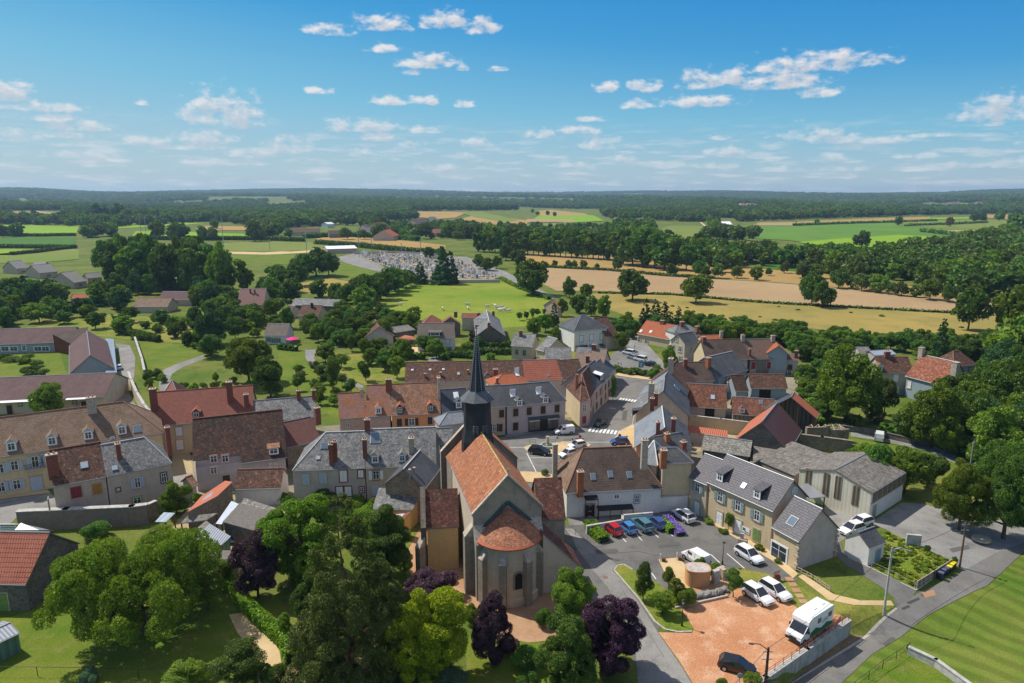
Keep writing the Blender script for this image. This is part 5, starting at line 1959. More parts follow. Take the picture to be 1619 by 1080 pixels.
for x, y in ((648,743),(655,740)):
	h.chimney(x, y, y + 7, w=0.25, t=0.25, mat=M_GALV, pots=0)
slab_roof('slate_lean_to', 'pale slate lean-to roof in front of the rubble stone gable', [(588,805.5,3.2),(652,807,3.2),(667,775,5.0),(599.3,771,5.0)], R_SLATE, W_OCHRE, 3, cat='lean-to')
slab_roof('red_lean_to', 'tiny red lean-to with ochre wall beside the church chapel', [(615,820,3.0),(637,822,3.4),(650,808.5,4.0),(618,812,3.6)], R_RED, W_OCHRE, 3, cat='lean-to')
# --- orange row
h = House('row_house', 'mottled violet and tan roof over the pale stone end house', (535.6,662),(580.2,658.7),5.0,(555,620.8),41, R_MOTTLE, W_PINK, ov=0.2)
h.win([(549.5,671)],0.7,1.4, sh=M_PINKFR)
h.win([(565,669)],1.2,1.5, style='closed', sh=M_PINKFR)
h = House('row_house', 'tan roofed row house with lilac stone front and white dormer', (579,658.6),(618,656.6),5.6,(600,608.3),42, R_MOTTLE, W_PINK, ov=0.2)
h.dormer(598.5,649,1.3,1.4, roof=R_ORANGE, cheek=M_WHITEP)
h.win([(587,667),(598,667),(610,667)],1.0,1.5, style='closed', sh=M_PINKFR)
h.chimney(572,616,622, w=0.7, t=0.6, mat=M_CHST)
h = House('row_house', 'bright orange fronted row house with two timber dormers', (618,656.6),(697,653.2),5.6,(650,606),42, R_TAN, W_ORANGE, ov=0.2)
h.chimney(615,600,617, w=1.3, t=0.8)
h.chimney(694,597,624, w=0.6, t=1.8, mat=M_CHST)
h.dormer(632.5,648,1.3,1.6, roof=R_ORANGE, cheek=M_BROWNSH, frame=M_BROWNSH)
h.dormer(681,645.5,1.3,1.5, roof=R_ORANGE, cheek=M_BROWNSH, frame=M_BROWNSH)
h.win([(631.5,668)],1.1,1.7, style='closed', sh=M_BROWNSH)
h.win([(651,667)],1.3,1.6, sh=M_BROWNSH)
h.win([(680,665)],1.0,1.6, style='closed', sh=M_BROWNSH)
h = House('row_house', 'dark blue slate house left of the church spire', (698.6,652.6),(743,649),5.6,(720,614),42, R_SLATE3, W_PINK, ov=0.2)
h.dormer(724.5,640,1.3,1.4, cheek=M_BLACK)
h.skylight(721,625,1.0,1.5, frame=M_WFRAME, glass=M_WHITEP)
h.win([(706,657)],1.3,1.3, style='closed', sh=M_BROWNSH)
h = House('slate_house', 'light slate hipped roof directly left of the tower shaft', (694,673),(736,668),8.0,(728,650),35, R_SLATEB, W_GREY, hip=(1,0))
# --- square, north side
h = House('row_house', 'narrow pink-fronted house on the square right of the tower', (745,645.5),(800.5,642.3),6.65,(775,609.5),40, R_SLATE2, W_PINK, ov=0.2)
h.win([(793,654)],1.1,1.7, style='closed', sh=M_BROWNSH)
h.win([(781.5,676)],0.8,1.7, sh=M_BROWNSH)
h.win([(791.5,676)],0.8,1.7, style='closed', sh=M_BROWNSH)
h.skylight(769,625,1.0,1.4, frame=M_WFRAME, glass=M_WHITEP)
h = House('shop_house', 'lilac grey house on the square with dark shopfront and two dormers', (800.7,642.3),(895.7,633.6),6.65,(830,606),40, R_SLATE2, W_LILAC, hip=(0,0.6), ov=0.22)
h.win([(815.3,652),(836.6,650),(858.5,648),(880.6,645.8)],1.15,1.75, style='closed', sh=M_BROWNSH)
h.win([(815,674)],1.2,1.8, style='closed', sh=M_BROWNSH)
h.dormer(820,637,1.3,1.4, cheek=M_BLACK)
h.dormer(861,632,1.3,1.4, cheek=M_BLACK)
h.skylight(811,625,1.1,0.9, frame=M_WFRAME, glass=M_WHITEP, open_=True)
h.skylight(852,621,1.1,0.9, frame=M_WFRAME, glass=M_WHITEP, open_=True)
h.canopy(859,657.5,7.4,1.0,0.35, plain('slate_blue_awning', (0.05,0.08,0.085),0.6), name='shop_awning')
p, nn = h.hit('front', 859,670)
p.z = 1.5
t_ = Vector((0,0,1)).cross(nn)
mb = MB()
mb.box(p + nn * 0.1 - h.o, (7.0,0.16,2.9), M_BLACK, ax=(t_, -nn))
for k, wv in ((-2.15,2.5),(2.2,2.4)):
	mb.box(p + nn * 0.2 - h.o + t_ * k + Vector((0,0,0)),(wv, 0.06,2.0), plain('shop_window', (0.16,0.13,0.1),0.15, spec=0.6), ax=(t_, -nn))
	mb.box(p + nn * 0.2 - h.o + t_ * k + Vector((0,0,1.14)),(wv, 0.06,0.28), M_WFRAME, ax=(t_, -nn))
	mb.box(p + nn * 0.24 - h.o + t_ * k, (0.06,0.06,2.0), M_BLACK, ax=(t_, -nn))
mb.build('shopfront', h.root)
def corner_house():
	he, hr = 6.05,10.4
	E_ = [P(893.5,611.5, he), P(917,636, he), P(932.6,632.7, he), P(940.5,616.5, he)]
	E_.append(E_[0] + (E_[3] - E_[2]) * 0.9)
	a1, a2 = P(920,591, hr), P(931.5,577.5, hr)
	o = Vector((E_[1].x + 2, E_[1].y + 6,0))
	root = empty('corner_house', o, label='corner house with lit yellow side wall and small red hipped roof', cat='house')
	mb = MB()
	Z = Vector((0,0,1))
	for pts in ([E_[0], E_[1], a1],[E_[1], E_[2], a1],[E_[2], E_[3], a2, a1],[E_[3], E_[4], a2],[E_[4], E_[0], a1, a2]):
		mb.face(pts, R_OLD)
	rf = mb.build('roof', root, o)
	mb = MB()
	for e in (E_[0], E_[1], E_[2]):
		mb.tube([e, a1],0.09, M_RIDGET, 5)
	mb.tube([a1, a2],0.1, M_RIDGET, 5)
	mb.build('ridge_tiles', rf, o)
	c = sum(E_, Vector()) / 5
	q = [p + (Vector((c.x, c.y, p.z)) - p).normalized() * 0.25 for p in E_]
	mb = MB()
	for i, m in enumerate((W_YELLOW, W_LILAC, W_LILAC, W_GREY, W_GREY)):
		j = (i + 1) % 5
		mb.face([Vector((q[i].x, q[i].y, -0.2)), Vector((q[j].x, q[j].y, -0.2)), q[j], q[i]], m)
	mb.build('wall', root, o)
	mb = MB()
	p = E_[0].lerp(E_[1],0.6).lerp(a1,0.35)
	mb.box((p.x, p.y, p.z + 1.2),(0.7,0.7,4.2), M_BRICKO)
	mb.build('chimney', rf, o)
	for i, u, z, st, sh_ in ((1,0.45,4.4, 'w', None),(1,0.45,1.6, 'closed', M_WINERED),(2,0.35,4.4, 'closed', M_BROWNSH),(2,0.35,1.5, 'closed', M_WINERED),(2,0.8,4.4, 'w', None),(2,0.8,1.5, 'closed', M_BROWNSH)):
		a_, b_ = q[i], q[i + 1]
		d = (b_ - a_).normalized()
		n = Vector((d.y, -d.x, 0))
		pp = a_.lerp(b_, u)
		put_window(root, Vector((pp.x, pp.y, z)) + n * 0.02 - o, n, 1.1,1.7, st, None, sh_)
corner_house()
h = House('terraced_house', 'dark slate terraced house along the narrow street, flat white dormer', (941,616),(954,604.5),6.3,(931,577),42, R_SLATE2, W_LILAC, width=9.0)
h.win([(943,625),(949,619)],1.0,1.6, style='closed', sh=M_WINERED)
h.win([(943,641),(950,634)],1.0,1.7, style='closed', sh=M_BROWNSH)
h.dormer(947,596,2.2,1.3, shed=True, roof=M_WHITEP, cheek=M_BLACK)
h = House('terraced_house', 'last slate house of the street row, ivy on its end', (954.2,604.3),(966,594.5),6.3,(941,572),40, R_SLATE2, W_GREY, width=9.0)
h.win([(957,612),(962,607)],0.9,1.5, style='closed', sh=M_BROWNSH)
h.win([(957,626),(962.5,620)],0.9,1.6, style='closed', sh=M_WINERED)
# --- long red-brown barn range
h = House('barn_range', 'very long dark red-brown barn roof at the edge of the orchard', (640,604.8),(829,601),4.2,(740,571),38, R_OLD, W_BEIGE, ov=0.15, cat='barn')
h.dormer(771.3,597,1.5,1.4, cheek=M_BROWNSH, frame=M_BROWNSH)
h.chimney(783.5,584,597, w=1.1, t=0.9)
h.skylight(725,591,0.6,0.8, glass=M_GLASSP)
for x, y in ((652,585),(680,584.5),(701,584)):
	h.skylight(x, y, 0.5,0.4, frame=M_WHITEP, glass=M_WHITEP)
for x, y, k in ((672,594, .9),(697,592, .7),(740,588, .5)):
	h.chimney(x, y - 3, y + 2, w=0.5, t=0.4, mat=M_BRICKO, pots=0)
h = House('barn_range', 'bright new orange-red section of the barn range', (829.5,601.5),(890,600),4.2,(860,568.5),38, R_ROWS, W_BEIGE, ov=0.1, cat='barn')
h.skylight(867,594,0.6,0.6)
h = House('barn_range', 'right end of the barn range with old red tiles', (890.5,600.5),(926,597.5),4.2,(900,568.5),38, R_OLD, W_BEIGE, ov=0.1, cat='barn')
h = House('pyramid_roofed_house', 'orange pyramid roof peeping over the shop house', (778,612),(840,607),5.0,(812,590),30, R_ORANGE, W_CREAM, hip=(1,1))
h.chimney(786,598,606, face='slope', w=0.5, t=0.5, pots=0)
h.skylight(818,592,1.0,1.2, open_=True, glass=M_WHITEP)
# --- behind the range
h = House('slate_bungalow', 'beige house with slate roof left of the big white house', (807,546.5),(842,548.7),4.4,(830,527.8),33, R_SLATE, W_BEIGE)
h.win([(817,556.5)],1.1,1.8, sh=None, style='closed')
h.win([(829,558)],1.2,2.0, style='closed')
h.chimney(823.5,523,531, w=0.9, t=0.9)
h = House('slate_bungalow', 'small yellow-walled slate annex next to the beige house', (846.5,552),(862,556),4.0,(862,531),33, R_SLATE, W_YELLOW, cat='annex')
h.win([(850,560)],0.8,1.4)
h = House('slate_house', 'broad slate roof behind the long barn range', (862,572),(905,572),3.6,(886,549.5),30, R_SLATE, W_GREY)
h = House('tan_roofed_house', 'tan roofed house with skylights and ivy-covered side', (904,580),(953,584),5.2,(930,550.5),36, roofing('tan_grey_tiles', (0.33,0.22,0.15),(0.27,0.185,0.135),(0.25,0.21,0.18), row=0.3, col=0.25), W_GREY)
h.skylight(919,555,1.2,1.4)
h.skylight(932.5,554.5,0.9,1.0)
h.chimney(929,563,572, w=0.9, t=0.8)
h.chimney(939,545,552, w=1.1, t=0.9)
h = House('slate_house', 'dark slate wing running to the upper car park', (956,600),(974,582),4.5,(955,562),36, R_SLATE2, W_GREY, width=8.0)
h = House('big_white_house', 'large square white house with hipped slate roof and blue window frames', (907.4,523.2),(962,518.5),7.3,(919,497.8),34, R_SLATE2, W_WHITE, hip=(1,1), ov=0.4)
h.win([(919,535.6),(935,533.5),(951.5,532)],1.3,2.1, style='blind', frame=M_BLUEFR)
h.win([(887,532)],1.2,1.9, face='left', frame=M_STFR)
h.win([(919,551),(935,549)],1.3,2.0, style='closed', sh=M_BLUEFR)
h.canopy(953,543,3.2,1.4,0.5, plain('navy_awning', (0.03,0.06,0.11),0.7), name='awning')
h.canopy(919,546,4.5,1.2,0.4, plain('navy_awning', (0.03,0.06,0.11),0.7), name='awning')
h = House('tiled_barn', 'red-brown roofed barn behind the big white house', (958,533),(979,530),4.6,(955,501),40, R_OLD, W_BEIGE, cat='barn')
h = House('small_red_house', 'tiny red-gabled house by the meadow left of the white house', (882,487),(889,486),4.2,(885,473),30, R_TAN, W_PINK)
# --- orange roofed house and beige gabled neighbours
h = House('orange_roofed_house', 'cream house under a bright orange roof at the junction', (1006.8,527.4),(1058.6,537),3.2,(1046,510.5),38, R_ORANGE, W_YELLOW)
h.skylight(1013.5,523.5,0.9,1.1, glass=M_GLASSP)
h.skylight(1029,524.5,0.9,1.1, glass=M_GLASSP)
h.win([(1010.5,537),(1022,539.5)],1.3,1.7)
h.chimney(1047,507,512, w=1.6, t=0.8)
h = House('gabled_house', 'beige gable-fronted house with slate roof behind the leafy tree', (1083,543.5),(1106,539),6.7,(1072.5,528),40, R_SLATE2, W_BEIGE, sides={'left': W_CREAM, 'front': W_GREY})
h.win([(1063.5,549.5),(1075,552),(1075.7,567.5)],1.3,1.7, face='left', frame=M_STFR)
h.win([(1070,537)],0.8,1.2, face='left')
h.win([(1093,552)],0.9,1.5)
h = House('slate_house', 'grey roofed house behind the beige gable', (1066,527),(1108,524),6.0,(1085,513.5),32, R_SLATE, W_WHITE, hip=(1,1))
h.chimney(1078,509,515, w=1.4, t=1.0, face='slope')
h.chimney(1103,516,524, w=1.0, t=0.8)
h = House('red_roofed_cottage', 'low orange-red roof behind the long brown-roofed house', (1108,536.5),(1142,535.5),5.5,(1125,529.5),30, R_ORANGE, W_CREAM)
h.chimney(1140,524,532, w=1.0, t=0.9, mat=M_CHST)
h = House('long_brown_house', 'left darker half of the long brown-roofed house', (1116,569.5),(1184.5,568),4.9,(1140,536.5),42, R_DKBROWN, W_GREY, sides={'left': W_YELLOW})
h.chimney(1174,530,538, w=1.0, t=0.9, mat=M_CHST)
h.chimney(1113,533,541, w=1.0, t=0.9)
h.win([(1171,576)],1.1,1.3)
h = House('long_brown_house', 'right lighter half of the long brown-roofed house', (1185,568),(1236.5,566.7),4.9,(1205,535.8),42, roofing('warm_brown_tiles', (0.23,0.14,0.10),(0.19,0.115,0.085),(0.16,0.11,0.09), row=0.3, col=0.25), W_DARK)
h.chimney(1185,552,562, w=0.6, t=0.6)
h.chimney(1221.6,531,538, w=1.1, t=0.9, mat=M_CHST)
h.win([(1191,578),(1215.7,577.5)],1.3,2.0, style='closed', sh=M_WINERED, frame=M_PINKFR)
h.win([(1190,588)],1.3,1.1)
h = House('side_cottage', 'small grey cottage attached to the right end of the brown-roofed house', (1237,567.5),(1263.8,569.7),4.8,(1250,559.5),30, roofing('warm_brown_tiles', (0.23,0.14,0.10),(0.19,0.115,0.085),(0.16,0.11,0.09)), W_GREY)
h.win([(1241,581)],1.1,1.6, sh=M_BROWNSH)
h.win([(1249.5,580.5)],1.1,1.6, style='closed', sh=M_BROWNSH)
h.win([(1245,593)],2.2,1.5)
h.chimney(1258.5,555,565, w=0.9, t=0.8)
h = House('orange_gabled_annex', 'bluish gable with a small orange roof beyond the brown-roofed house', (1247,560),(1236,547),6.5,(1237,545),38, R_ORANGE, W_BLUEGREY, width=6, cat='annex')
# --- slate house in the centre
h = House('big_slate_house', 'blue-grey house with a large patched slate roof in the centre right', (1138,596.3),(1183,584.5),5.6,(1143,558.5),38, R_SLATE2, W_BLUEGREY, ridge_cap=M_RIDGEW)
h.chimney(1119.5,566,578, w=1.3, t=0.9, mat=M_BRICKO)
h.win([(1142,606),(1155,601)],1.2,1.9, frame=M_BLUEFR)
h = House('narrow_house', 'narrow brown-tiled house left of the patched slate roof', (1084,603.5),(1130,602),5.0,(1108,572),40, R_DKBROWN, W_GREY)
h.chimney(1083,568,580, w=0.9, t=0.9)
h = House('tile_outhouse', 'little red-tiled outhouse before the blue-grey house', (1090,606),(1119,606),4.0,(1102,593.5),36, R_OLD, W_GREY, cat='outhouse')
h = House('garden_barn', 'old red-tiled barn with bluish wall beside the garden', (1187,613.5),(1246,614.3),2.9,(1208,591.3),40, R_OLD, W_BLUEGREY, cat='barn')
h.door([(1209,624)],3.0,2.4, M_DARK)
h = House('dark_lean_barn', 'blackish roof in the shade between slate house and garden barn', (1163,619),(1184,618),3.0,(1175,592),45, R_DARKOLD, W_BLUEGREY, cat='barn')  # dark tiles carry the slate house's cast shadow in their colour
h = House('brick_red_barn', 'red-brown tiled barn with dark doorway in the back yard', (1084,642.7),(1150,646.3),2.6,(1120,607.5),44, roofing('brick_red_tiles', (0.24,0.095,0.055),(0.18,0.075,0.045),(0.14,0.07,0.05), row=0.28, col=0.2, patchy=0.5, speck=(0.32,0.16,0.1)), W_BEIGE, cat='barn')
h.door([(1122,652)],2.2,2.3, M_DARK)
h.skylight(1127,628,0.9,1.1, glass=M_GLASSP)
h.chimney(1151,605,612, w=0.5, t=0.8, mat=M_CHST)
h = House('timbered_shed', 'half-timbered shed with sunlit tan tile roof', (1157,654.3),(1226,659.5),2.6,(1190,629),40, roofing('brick_red_tiles', (0.24,0.095,0.055),(0.18,0.075,0.045),(0.14,0.07,0.05)), W_TIMBER, cat='shed')
h.skylight(1203,636,0.7,1.0, face='slope')
h.dormer(1173,649,1.2,0.9, cheek=M_WOOD)
wall_line('yard_wall', 'long cream courtyard wall with pale coping', [(1092,657),(1140,662.5),(1182,667.5)],3.2,0.35, W_YELLOW)
slab_roof('orange_lean_to', 'narrow orange-tiled lean-to against the cream courtyard wall', [(1089.7,683,2.4),(1151,691,2.4),(1151,681,3.1),(1084,672,3.1)], R_TILEORIB, W_BEIGE, 3, cat='lean-to')
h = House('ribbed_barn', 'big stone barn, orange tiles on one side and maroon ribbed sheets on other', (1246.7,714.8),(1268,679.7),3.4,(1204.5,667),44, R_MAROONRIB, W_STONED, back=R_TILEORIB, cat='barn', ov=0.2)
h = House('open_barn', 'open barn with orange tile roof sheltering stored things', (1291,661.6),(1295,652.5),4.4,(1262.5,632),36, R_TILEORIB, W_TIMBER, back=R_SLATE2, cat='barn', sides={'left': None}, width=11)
for k in (0.04,0.96):
	for j in (0.05,0.35,0.65,0.95):
		q = h.a + h.d * h.L * k + h.n * h.w * j
		zt = h.he + h.tp * h.w * min(j, 1 - j) - 0.2
		mb = MB()
		mb.box((q.x - h.o.x, q.y - h.o.y, zt / 2),(0.22,0.22, zt), M_WOOD)
		mb.build('post', h.root)
# --- street row on the right of the junction
h = House('street_house', 'brown-tiled street house with a massive chimney, first after the junction', (1036,594),(1021,610),6.0,(1064,582),42, R_OLD, W_CREAM, width=10.5)
h.chimney(1060,567,584, w=1.6, t=1.0, mat=M_CHST)
h = House('street_house', 'house with pale front at the street bend, slate roof with white skylight', (1020,611),(1009.6,627),6.0,(1049.7,609),40, R_SLATEB, W_CREAM, back=R_SLATE2, width=10.5)  # pale street slope, dark back slope: sun and shade put into slate colour
h.skylight(1070,613,1.0,1.5, face='bslope', frame=M_WFRAME)
h.chimney(1029.5,606,628, w=1.6, t=1.0, mat=M_CHST)
h = House('street_house', 'slate-roofed street house with a small side dormer', (1009.3,628),(1003.6,652),6.0,(1040,624),42, R_SLATE, W_CREAM, back=R_SLATE2, width=11.5)  # back slates darker, shade of the far slope painted in
h.dormer(1006,652,1.6,1.2, shed=True, roof=R_SLATE2, cheek=M_BLACK, face='slope')
h.chimney(1037,622,634, w=0.8, t=0.8, along=True)
h.chimney(1031,630,642, w=0.8, t=0.8, along=True)
h = House('street_house', 'pale sunlit slate street house facing the square', (1003.6,670),(1003.6,707),6.0,(1048,655),38, R_SLATEB, render_wall('salmon_render', (0.66,0.33,0.19)), back=R_SLATE2, width=10.5, ridge_cap=M_RIDGEW)  # slate tones hold the lit street side and the shaded back
h.chimney(1040,668,684, face='slope', w=0.7, t=0.7)
h.chimney(1064,662,682, w=1.0, t=0.8, face='bslope')
h = House('back_house', 'dark slate back house with three orange chimneys', (1048,720),(1095,712),6.6,(1060,686),36, R_SLATE2, W_GREY)
h.chimney(1054.5,686,696, w=0.9, t=0.8, mat=M_BRICKO)
h.chimney(1080,699,712, w=0.9, t=0.8, mat=M_BRICK)
h = House('white_ridged_house', 'small pale slate roof with bright white ridge lines beside the square', (1010,731),(1040,736),7.6,(1036,697),42, R_SLATEB, W_CREAM, hip=(1,1), ridge_cap=M_WHITEP)
h = House('yellow_house', 'tall yellow house with dark hipped slate roof and lit left gable', (1046,732),(1097,731),8.6,(1055,707.5),38, R_SLATE2, W_YELLOW, hip=(0,1), sides={'left': W_CREAM})
h.chimney(1048.5,712,731, face='slope', w=1.0, t=0.9, mat=M_BRICKO)
h.chimney(1018,696,732, face='slope', w=1.0, t=0.9, mat=M_CHST)
slab_roof('garden_room', 'low conservatory with pale yellow roof and green-framed windows', [(1049,773,3.4),(1078,773,3.4),(1064,760,4.4),(1041,759,4.4)], plain('pale_yellow_sheet', (0.62,0.56,0.32),0.6, noise=0.1), W_WHITE, 3, cat='conservatory')
p = P(1063,778,2.7)
mb = MB()
for k in range(3):
	mb.box((p.x - 1.35 + k * 1.35, p.y - 0.25,2.6),(1.15,0.08,0.9), plain('green_glass', (0.03,0.2,0.13),0.2, spec=0.7))
tag(mb.build('window_strip', off=(p.x, p.y, 0)), 'three green-tinted panes under the pale yellow roof', 'window strip')
wall_line('yard_wall', 'rendered wall between the brown-roofed house and the town hall', [(1042,786),(1086,783)],2.6,0.3, W_WHITE)
h = House('brown_hipped_house', 'white-walled house with wide dark brown hipped roof by the car park', (894,779.3),(1049,771.5),4.55,(950,707.5),44, R_DKBROWN, W_WHITE, hip=(0.72,0.72), gable=R_BROWN)  # hip ends use paler tiles, sunlit tone put into the colour
h.chimney(917,746,776, w=1.0, t=0.8, mat=M_BRICKO)
h.chimney(877,703,752, face='hipA', w=0.8, t=0.9, mat=M_CHST, pots=0)
for x, y in ((937.5,754),(965,750),(995,751)):
	h.skylight(x, y, 0.8,1.1)
h.win([(975,784.5)],0.9,0.8, frame=M_WFRAME)
h.win([(1007,789)],0.8,1.3, frame=M_BLUEFR)
h.canopy(933.5,783,2.2,1.2,0.3, M_BLACK, name='porch_roof', posts=2)
h.door([(929,803)],0.9,2.1, M_BROWNSH)
h.door([(936,803)],0.8,2.1, M_BLACK)
h.canopy(971,798,6.0,1.3,0.3, M_BLACK, name='terrace_canopy', posts=4)
# --- town hall range
h = House('town_hall', 'yellow town hall with grey tiled roof, two slatted dormers and sage shutters', (1118,761.8),(1222.7,808.4),6.55,(1200,738),41, R_GREYTILE, W_YELLOW, ov=0.3, cat='town hall', sides={'right': W_GREY})
h.win([(1139,785.5),(1167,799.6),(1197,815)],1.0,1.65, sh=M_SAGE, frame=M_STFR)
h.door([(1137.4,822)],1.1,2.3, M_WHITEP)
h.door([(1166.4,838)],1.2,2.4, M_WHITEP)
h.win([(1195.8,846)],1.1,2.0, style='closed', sh=M_GREENSH)
for x, y in ((1142.7,754),(1201.6,781)):
	o = h.dormer(x, y, 1.25,1.45, roof=R_GREYTILE, cheek=M_BLACK, shed=True)
h.skylight(1176,768,0.7,0.9)
p, nn = h.hit('right', 1256.5,776)
t_ = Vector((0,0,1)).cross(nn)
mb = MB()
ring = [p - h.o + nn * 0.06 + t_ * 0.62 * math.cos(k * math.pi / 10) + Vector((0,0,0.62 * math.sin(k * math.pi / 10))) for k in range(20)]
mb.face(ring, M_GLASSP)
ring2 = [p - h.o + nn * 0.05 + t_ * 0.72 * math.cos(k * math.pi / 10) + Vector((0,0,0.72 * math.sin(k * math.pi / 10))) for k in range(20)]
for k in range(20):
	mb.face([ring2[k], ring2[(k + 1) % 20], ring[(k + 1) % 20], ring[k]], M_WFRAME)
mb.build('round_window', h.root)
p, nn = h.hit('front', 1179,838)
t_ = Vector((0,0,1)).cross(nn)
mb = MB()
mb.box(p - h.o + nn * 0.06,(1.5,0.06,0.9), M_WHITEP, ax=(t_, -nn))
mb.box(p - h.o + nn * 0.1 + t_ * -0.25 + Vector((0,0,0.1)),(0.5,0.03,0.45), plain('teal_sign', (0.02,0.2,0.2),0.5), ax=(t_, -nn))
mb.box(p - h.o + nn * 0.1 + t_ * 0.25 + Vector((0,0,-0.22)),(0.7,0.03,0.14), plain('teal_sign', (0.02,0.2,0.2),0.5), ax=(t_, -nn))
mb.build('sign_panel', h.root)
TOWNHALL = h
h = House('town_hall_wing', 'narrower paler left wing of the town hall', (1089,754.7),(1118,766.5),6.0,(1128,722),41, R_GREYTILE, W_CREAM, ov=0.25, cat='house')
h.win([(1103,771)],1.0,1.5, sh=M_SAGE)
h.door([(1102,805)],1.0,2.2, M_WHITEP)
h = House('town_hall_annex', 'lower annex with grey tiled roof, one skylight and glazed doors', (1220,833),(1263.5,856.4),4.6,(1280,795.5),43, R_GREYTILE, W_YELLOW, ov=0.25, sides={'right': W_GREY}, cat='annex')
h.skylight(1253,824,1.2,1.4)
h.win([(1232,868)],2.8,2.4, name='door', frame=M_WFRAME)
# quoins on the annex corners
mb = MB()
for cn in (h.q[1], h.q[2]):
	for k in range(7):
		L_ = 0.55 if k % 2 else 0.35
		mb.box(Vector((cn.x, cn.y, 0.3 + k * 0.62)) - h.o, (L_, L_, 0.34), M_STFR, ax=(h.d, h.n))
mb.build('quoins', h.root)
slab_roof('patio_cover', 'flat grey patio cover behind the town hall gable', [(1273,789,3.0),(1306,785,2.8),(1276,763,3.0),(1262,770,3.1)], M_GALV, W_TIMBER, 3, cat='patio cover', posts=True)
h = House('hut', 'small white hut with slate roof at the edge of the weedy plot', (1375,867),(1400.8,857),2.9,(1366,838.5),38, R_SLATE2, W_WHITE, ov=0.12, cat='hut')
h.door([(1388,875)],0.9,1.9, M_BLUEFR)
# --- grey roofs behind the town hall
h = House('shingled_barn', 'barn with lichened grey shingles and dark open side', (1108.4,710),(1185.8,721.5),3.4,(1150,692),36, R_SHINGLE, W_STONED, cat='barn')
slab_roof('fibre_cement_shed', 'wide flat grey fibre-cement shed roof next to the warehouse', [(1197,727,3.4),(1256,752,3.4),(1312,718.5,4.4),(1252.6,697.6,4.4)], R_FIBRO, W_BLOCK, 4, cat='shed')
slab_roof('fibre_cement_shed', 'grey fibre-cement roof in the corner below the ribbed barn', [(1190,733,3.6),(1199,727.5,3.6),(1240,712,3.4),(1248,700,3.2),(1192,697,3.2)], R_FIBRO, W_STONED, 4, cat='shed')
h = House('warehouse', 'cream corrugated metal warehouse with low grey roof and brown strips', (1379,779),(1432,746.7),5.1,(1319,743.8),17, R_FIBRO, W_METAL, cat='warehouse', ov=0.1, sides={'front': W_WHITE}, thick=0.3)
for x, y in ((1278,758.6),(1306,766),(1325,771),(1352.7,784)):
	p, nn = h.hit('left', x, y)
	t_ = Vector((0,0,1)).cross(nn)
	mb = MB()
	mb.box(p - h.o + nn * 0.04,(1.1,0.06,4.0 if x < 1340 else 3.4), W_BROWNM, ax=(t_, -nn))
	mb.build('light_panel', h.root)
for k in range(7):
	q = h.a + h.d * h.L * (0.04 + k * 0.145) + h.d * 0.9
	mb = MB()
	mb.box(Vector((q.x, q.y, 4.0)) - h.n * 0.02 - h.o, (1.35,0.08,1.5), W_BROWNM if k % 1 == 0 else W_METAL, ax=(h.d, h.n))
	mb.build('light_panel', h.root)
mb = MB()
q = h.a + h.d * h.L * 0.5
mb.box(Vector((q.x, q.y, 3.1)) - h.n * 0.02 - h.o, (h.L - 0.3,0.1,0.12), M_GUTTER, ax=(h.d, h.n))
mb.build('drip_rail', h.root)
h.door([(1381,815)],0.9,2.1, M_GALV)
# --- stone ruin
wall_line('ruined_wall', 'tall broken stone wall below the ribbed barn', [(1267,687),(1300,691),(1346,697)],3.0,0.6, W_STONE, cap=W_STONE)
mb = MB()
b0 = G(1316,706)
for (dx, dy, L_, hh, rz) in ((-2.4,2.6,4.6,3.4,0.1),(2.6,2.9,4.2,2.8,0.1),(0.2,5.2,7,2.2,0.1),(-3.4,3.9,2.8,2.6,1.6),(3.7,3.9,2.8,2.9,1.6),(0,3.0,1.0,3.6,0.1)):
	mb.box((b0.x + dx, b0.y + dy, hh / 2),(L_, 0.5, hh), W_STONE, rz=rz)
for k in range(5):
	mb.tube([(b0.x - 3 + k * 1.5, b0.y + 2.6,2.6),(b0.x - 3 + k * 1.5, b0.y + 4.0,3.5),(b0.x - 3 + k * 1.5, b0.y + 5.4,2.4)],0.1, M_STFR, 5)
tag(mb.build('ruined_house', off=(b0.x, b0.y, 0)), 'roofless sandy stone ruin with a few bare rafters beside the track', 'ruin')
wall_line('garden_wall', 'low grey stone wall under the trees above the track', [(1322,672),(1360,676),(1400,684),(1440,693),(1470,698)],1.2,0.5, W_STONED, cap=W_STONED)
# --- manor at right
h = House('manor_wing', 'left manor wing with dark red roof behind the garden trees', (1392,589.5),(1446,589.6),6.1,(1410,564),42, R_OLD, W_GREY)
h.win([(1416.5,597.5)],1.3,2.0, style='blind', frame=M_STFR)
h.win([(1417,616)],1.2,1.8, style='closed', sh=M_WFRAME)
h.dormer(1389,582,1.4,1.4, roof=R_TAN)
h.chimney(1402,556,564, w=1.4, t=0.9)
h = House('manor_house', 'manor house with a big sunlit red tile roof and two chimneys', (1431,594.4),(1490,609.5),5.6,(1480,565.5),44, roofing('speckled_red_tiles', (0.36,0.115,0.06),(0.27,0.09,0.05),(0.20,0.09,0.06), row=0.3, col=0.25, patchy=0.6, speck=(0.50,0.28,0.17)), W_BLUEGREY)
h.chimney(1456,550,562, w=1.2, t=1.0, mat=M_CHST)
h.chimney(1509,573,592, w=1.4, t=1.4, mat=M_CHST, pots=0)
h.win([(1437.5,608)],1.0,1.9, style='blind')
h = House('manor_tower', 'square manor tower with brown pyramid roof', (1508,580),(1544.8,576),7.2,(1524.8,554.4),45, R_OLD, W_BLUEGREY, hip=(1,1), ov=0.2, cat='tower', width=6.6)
h.win([(1533,585),(1531,598)],0.8,1.2, frame=M_DARK)
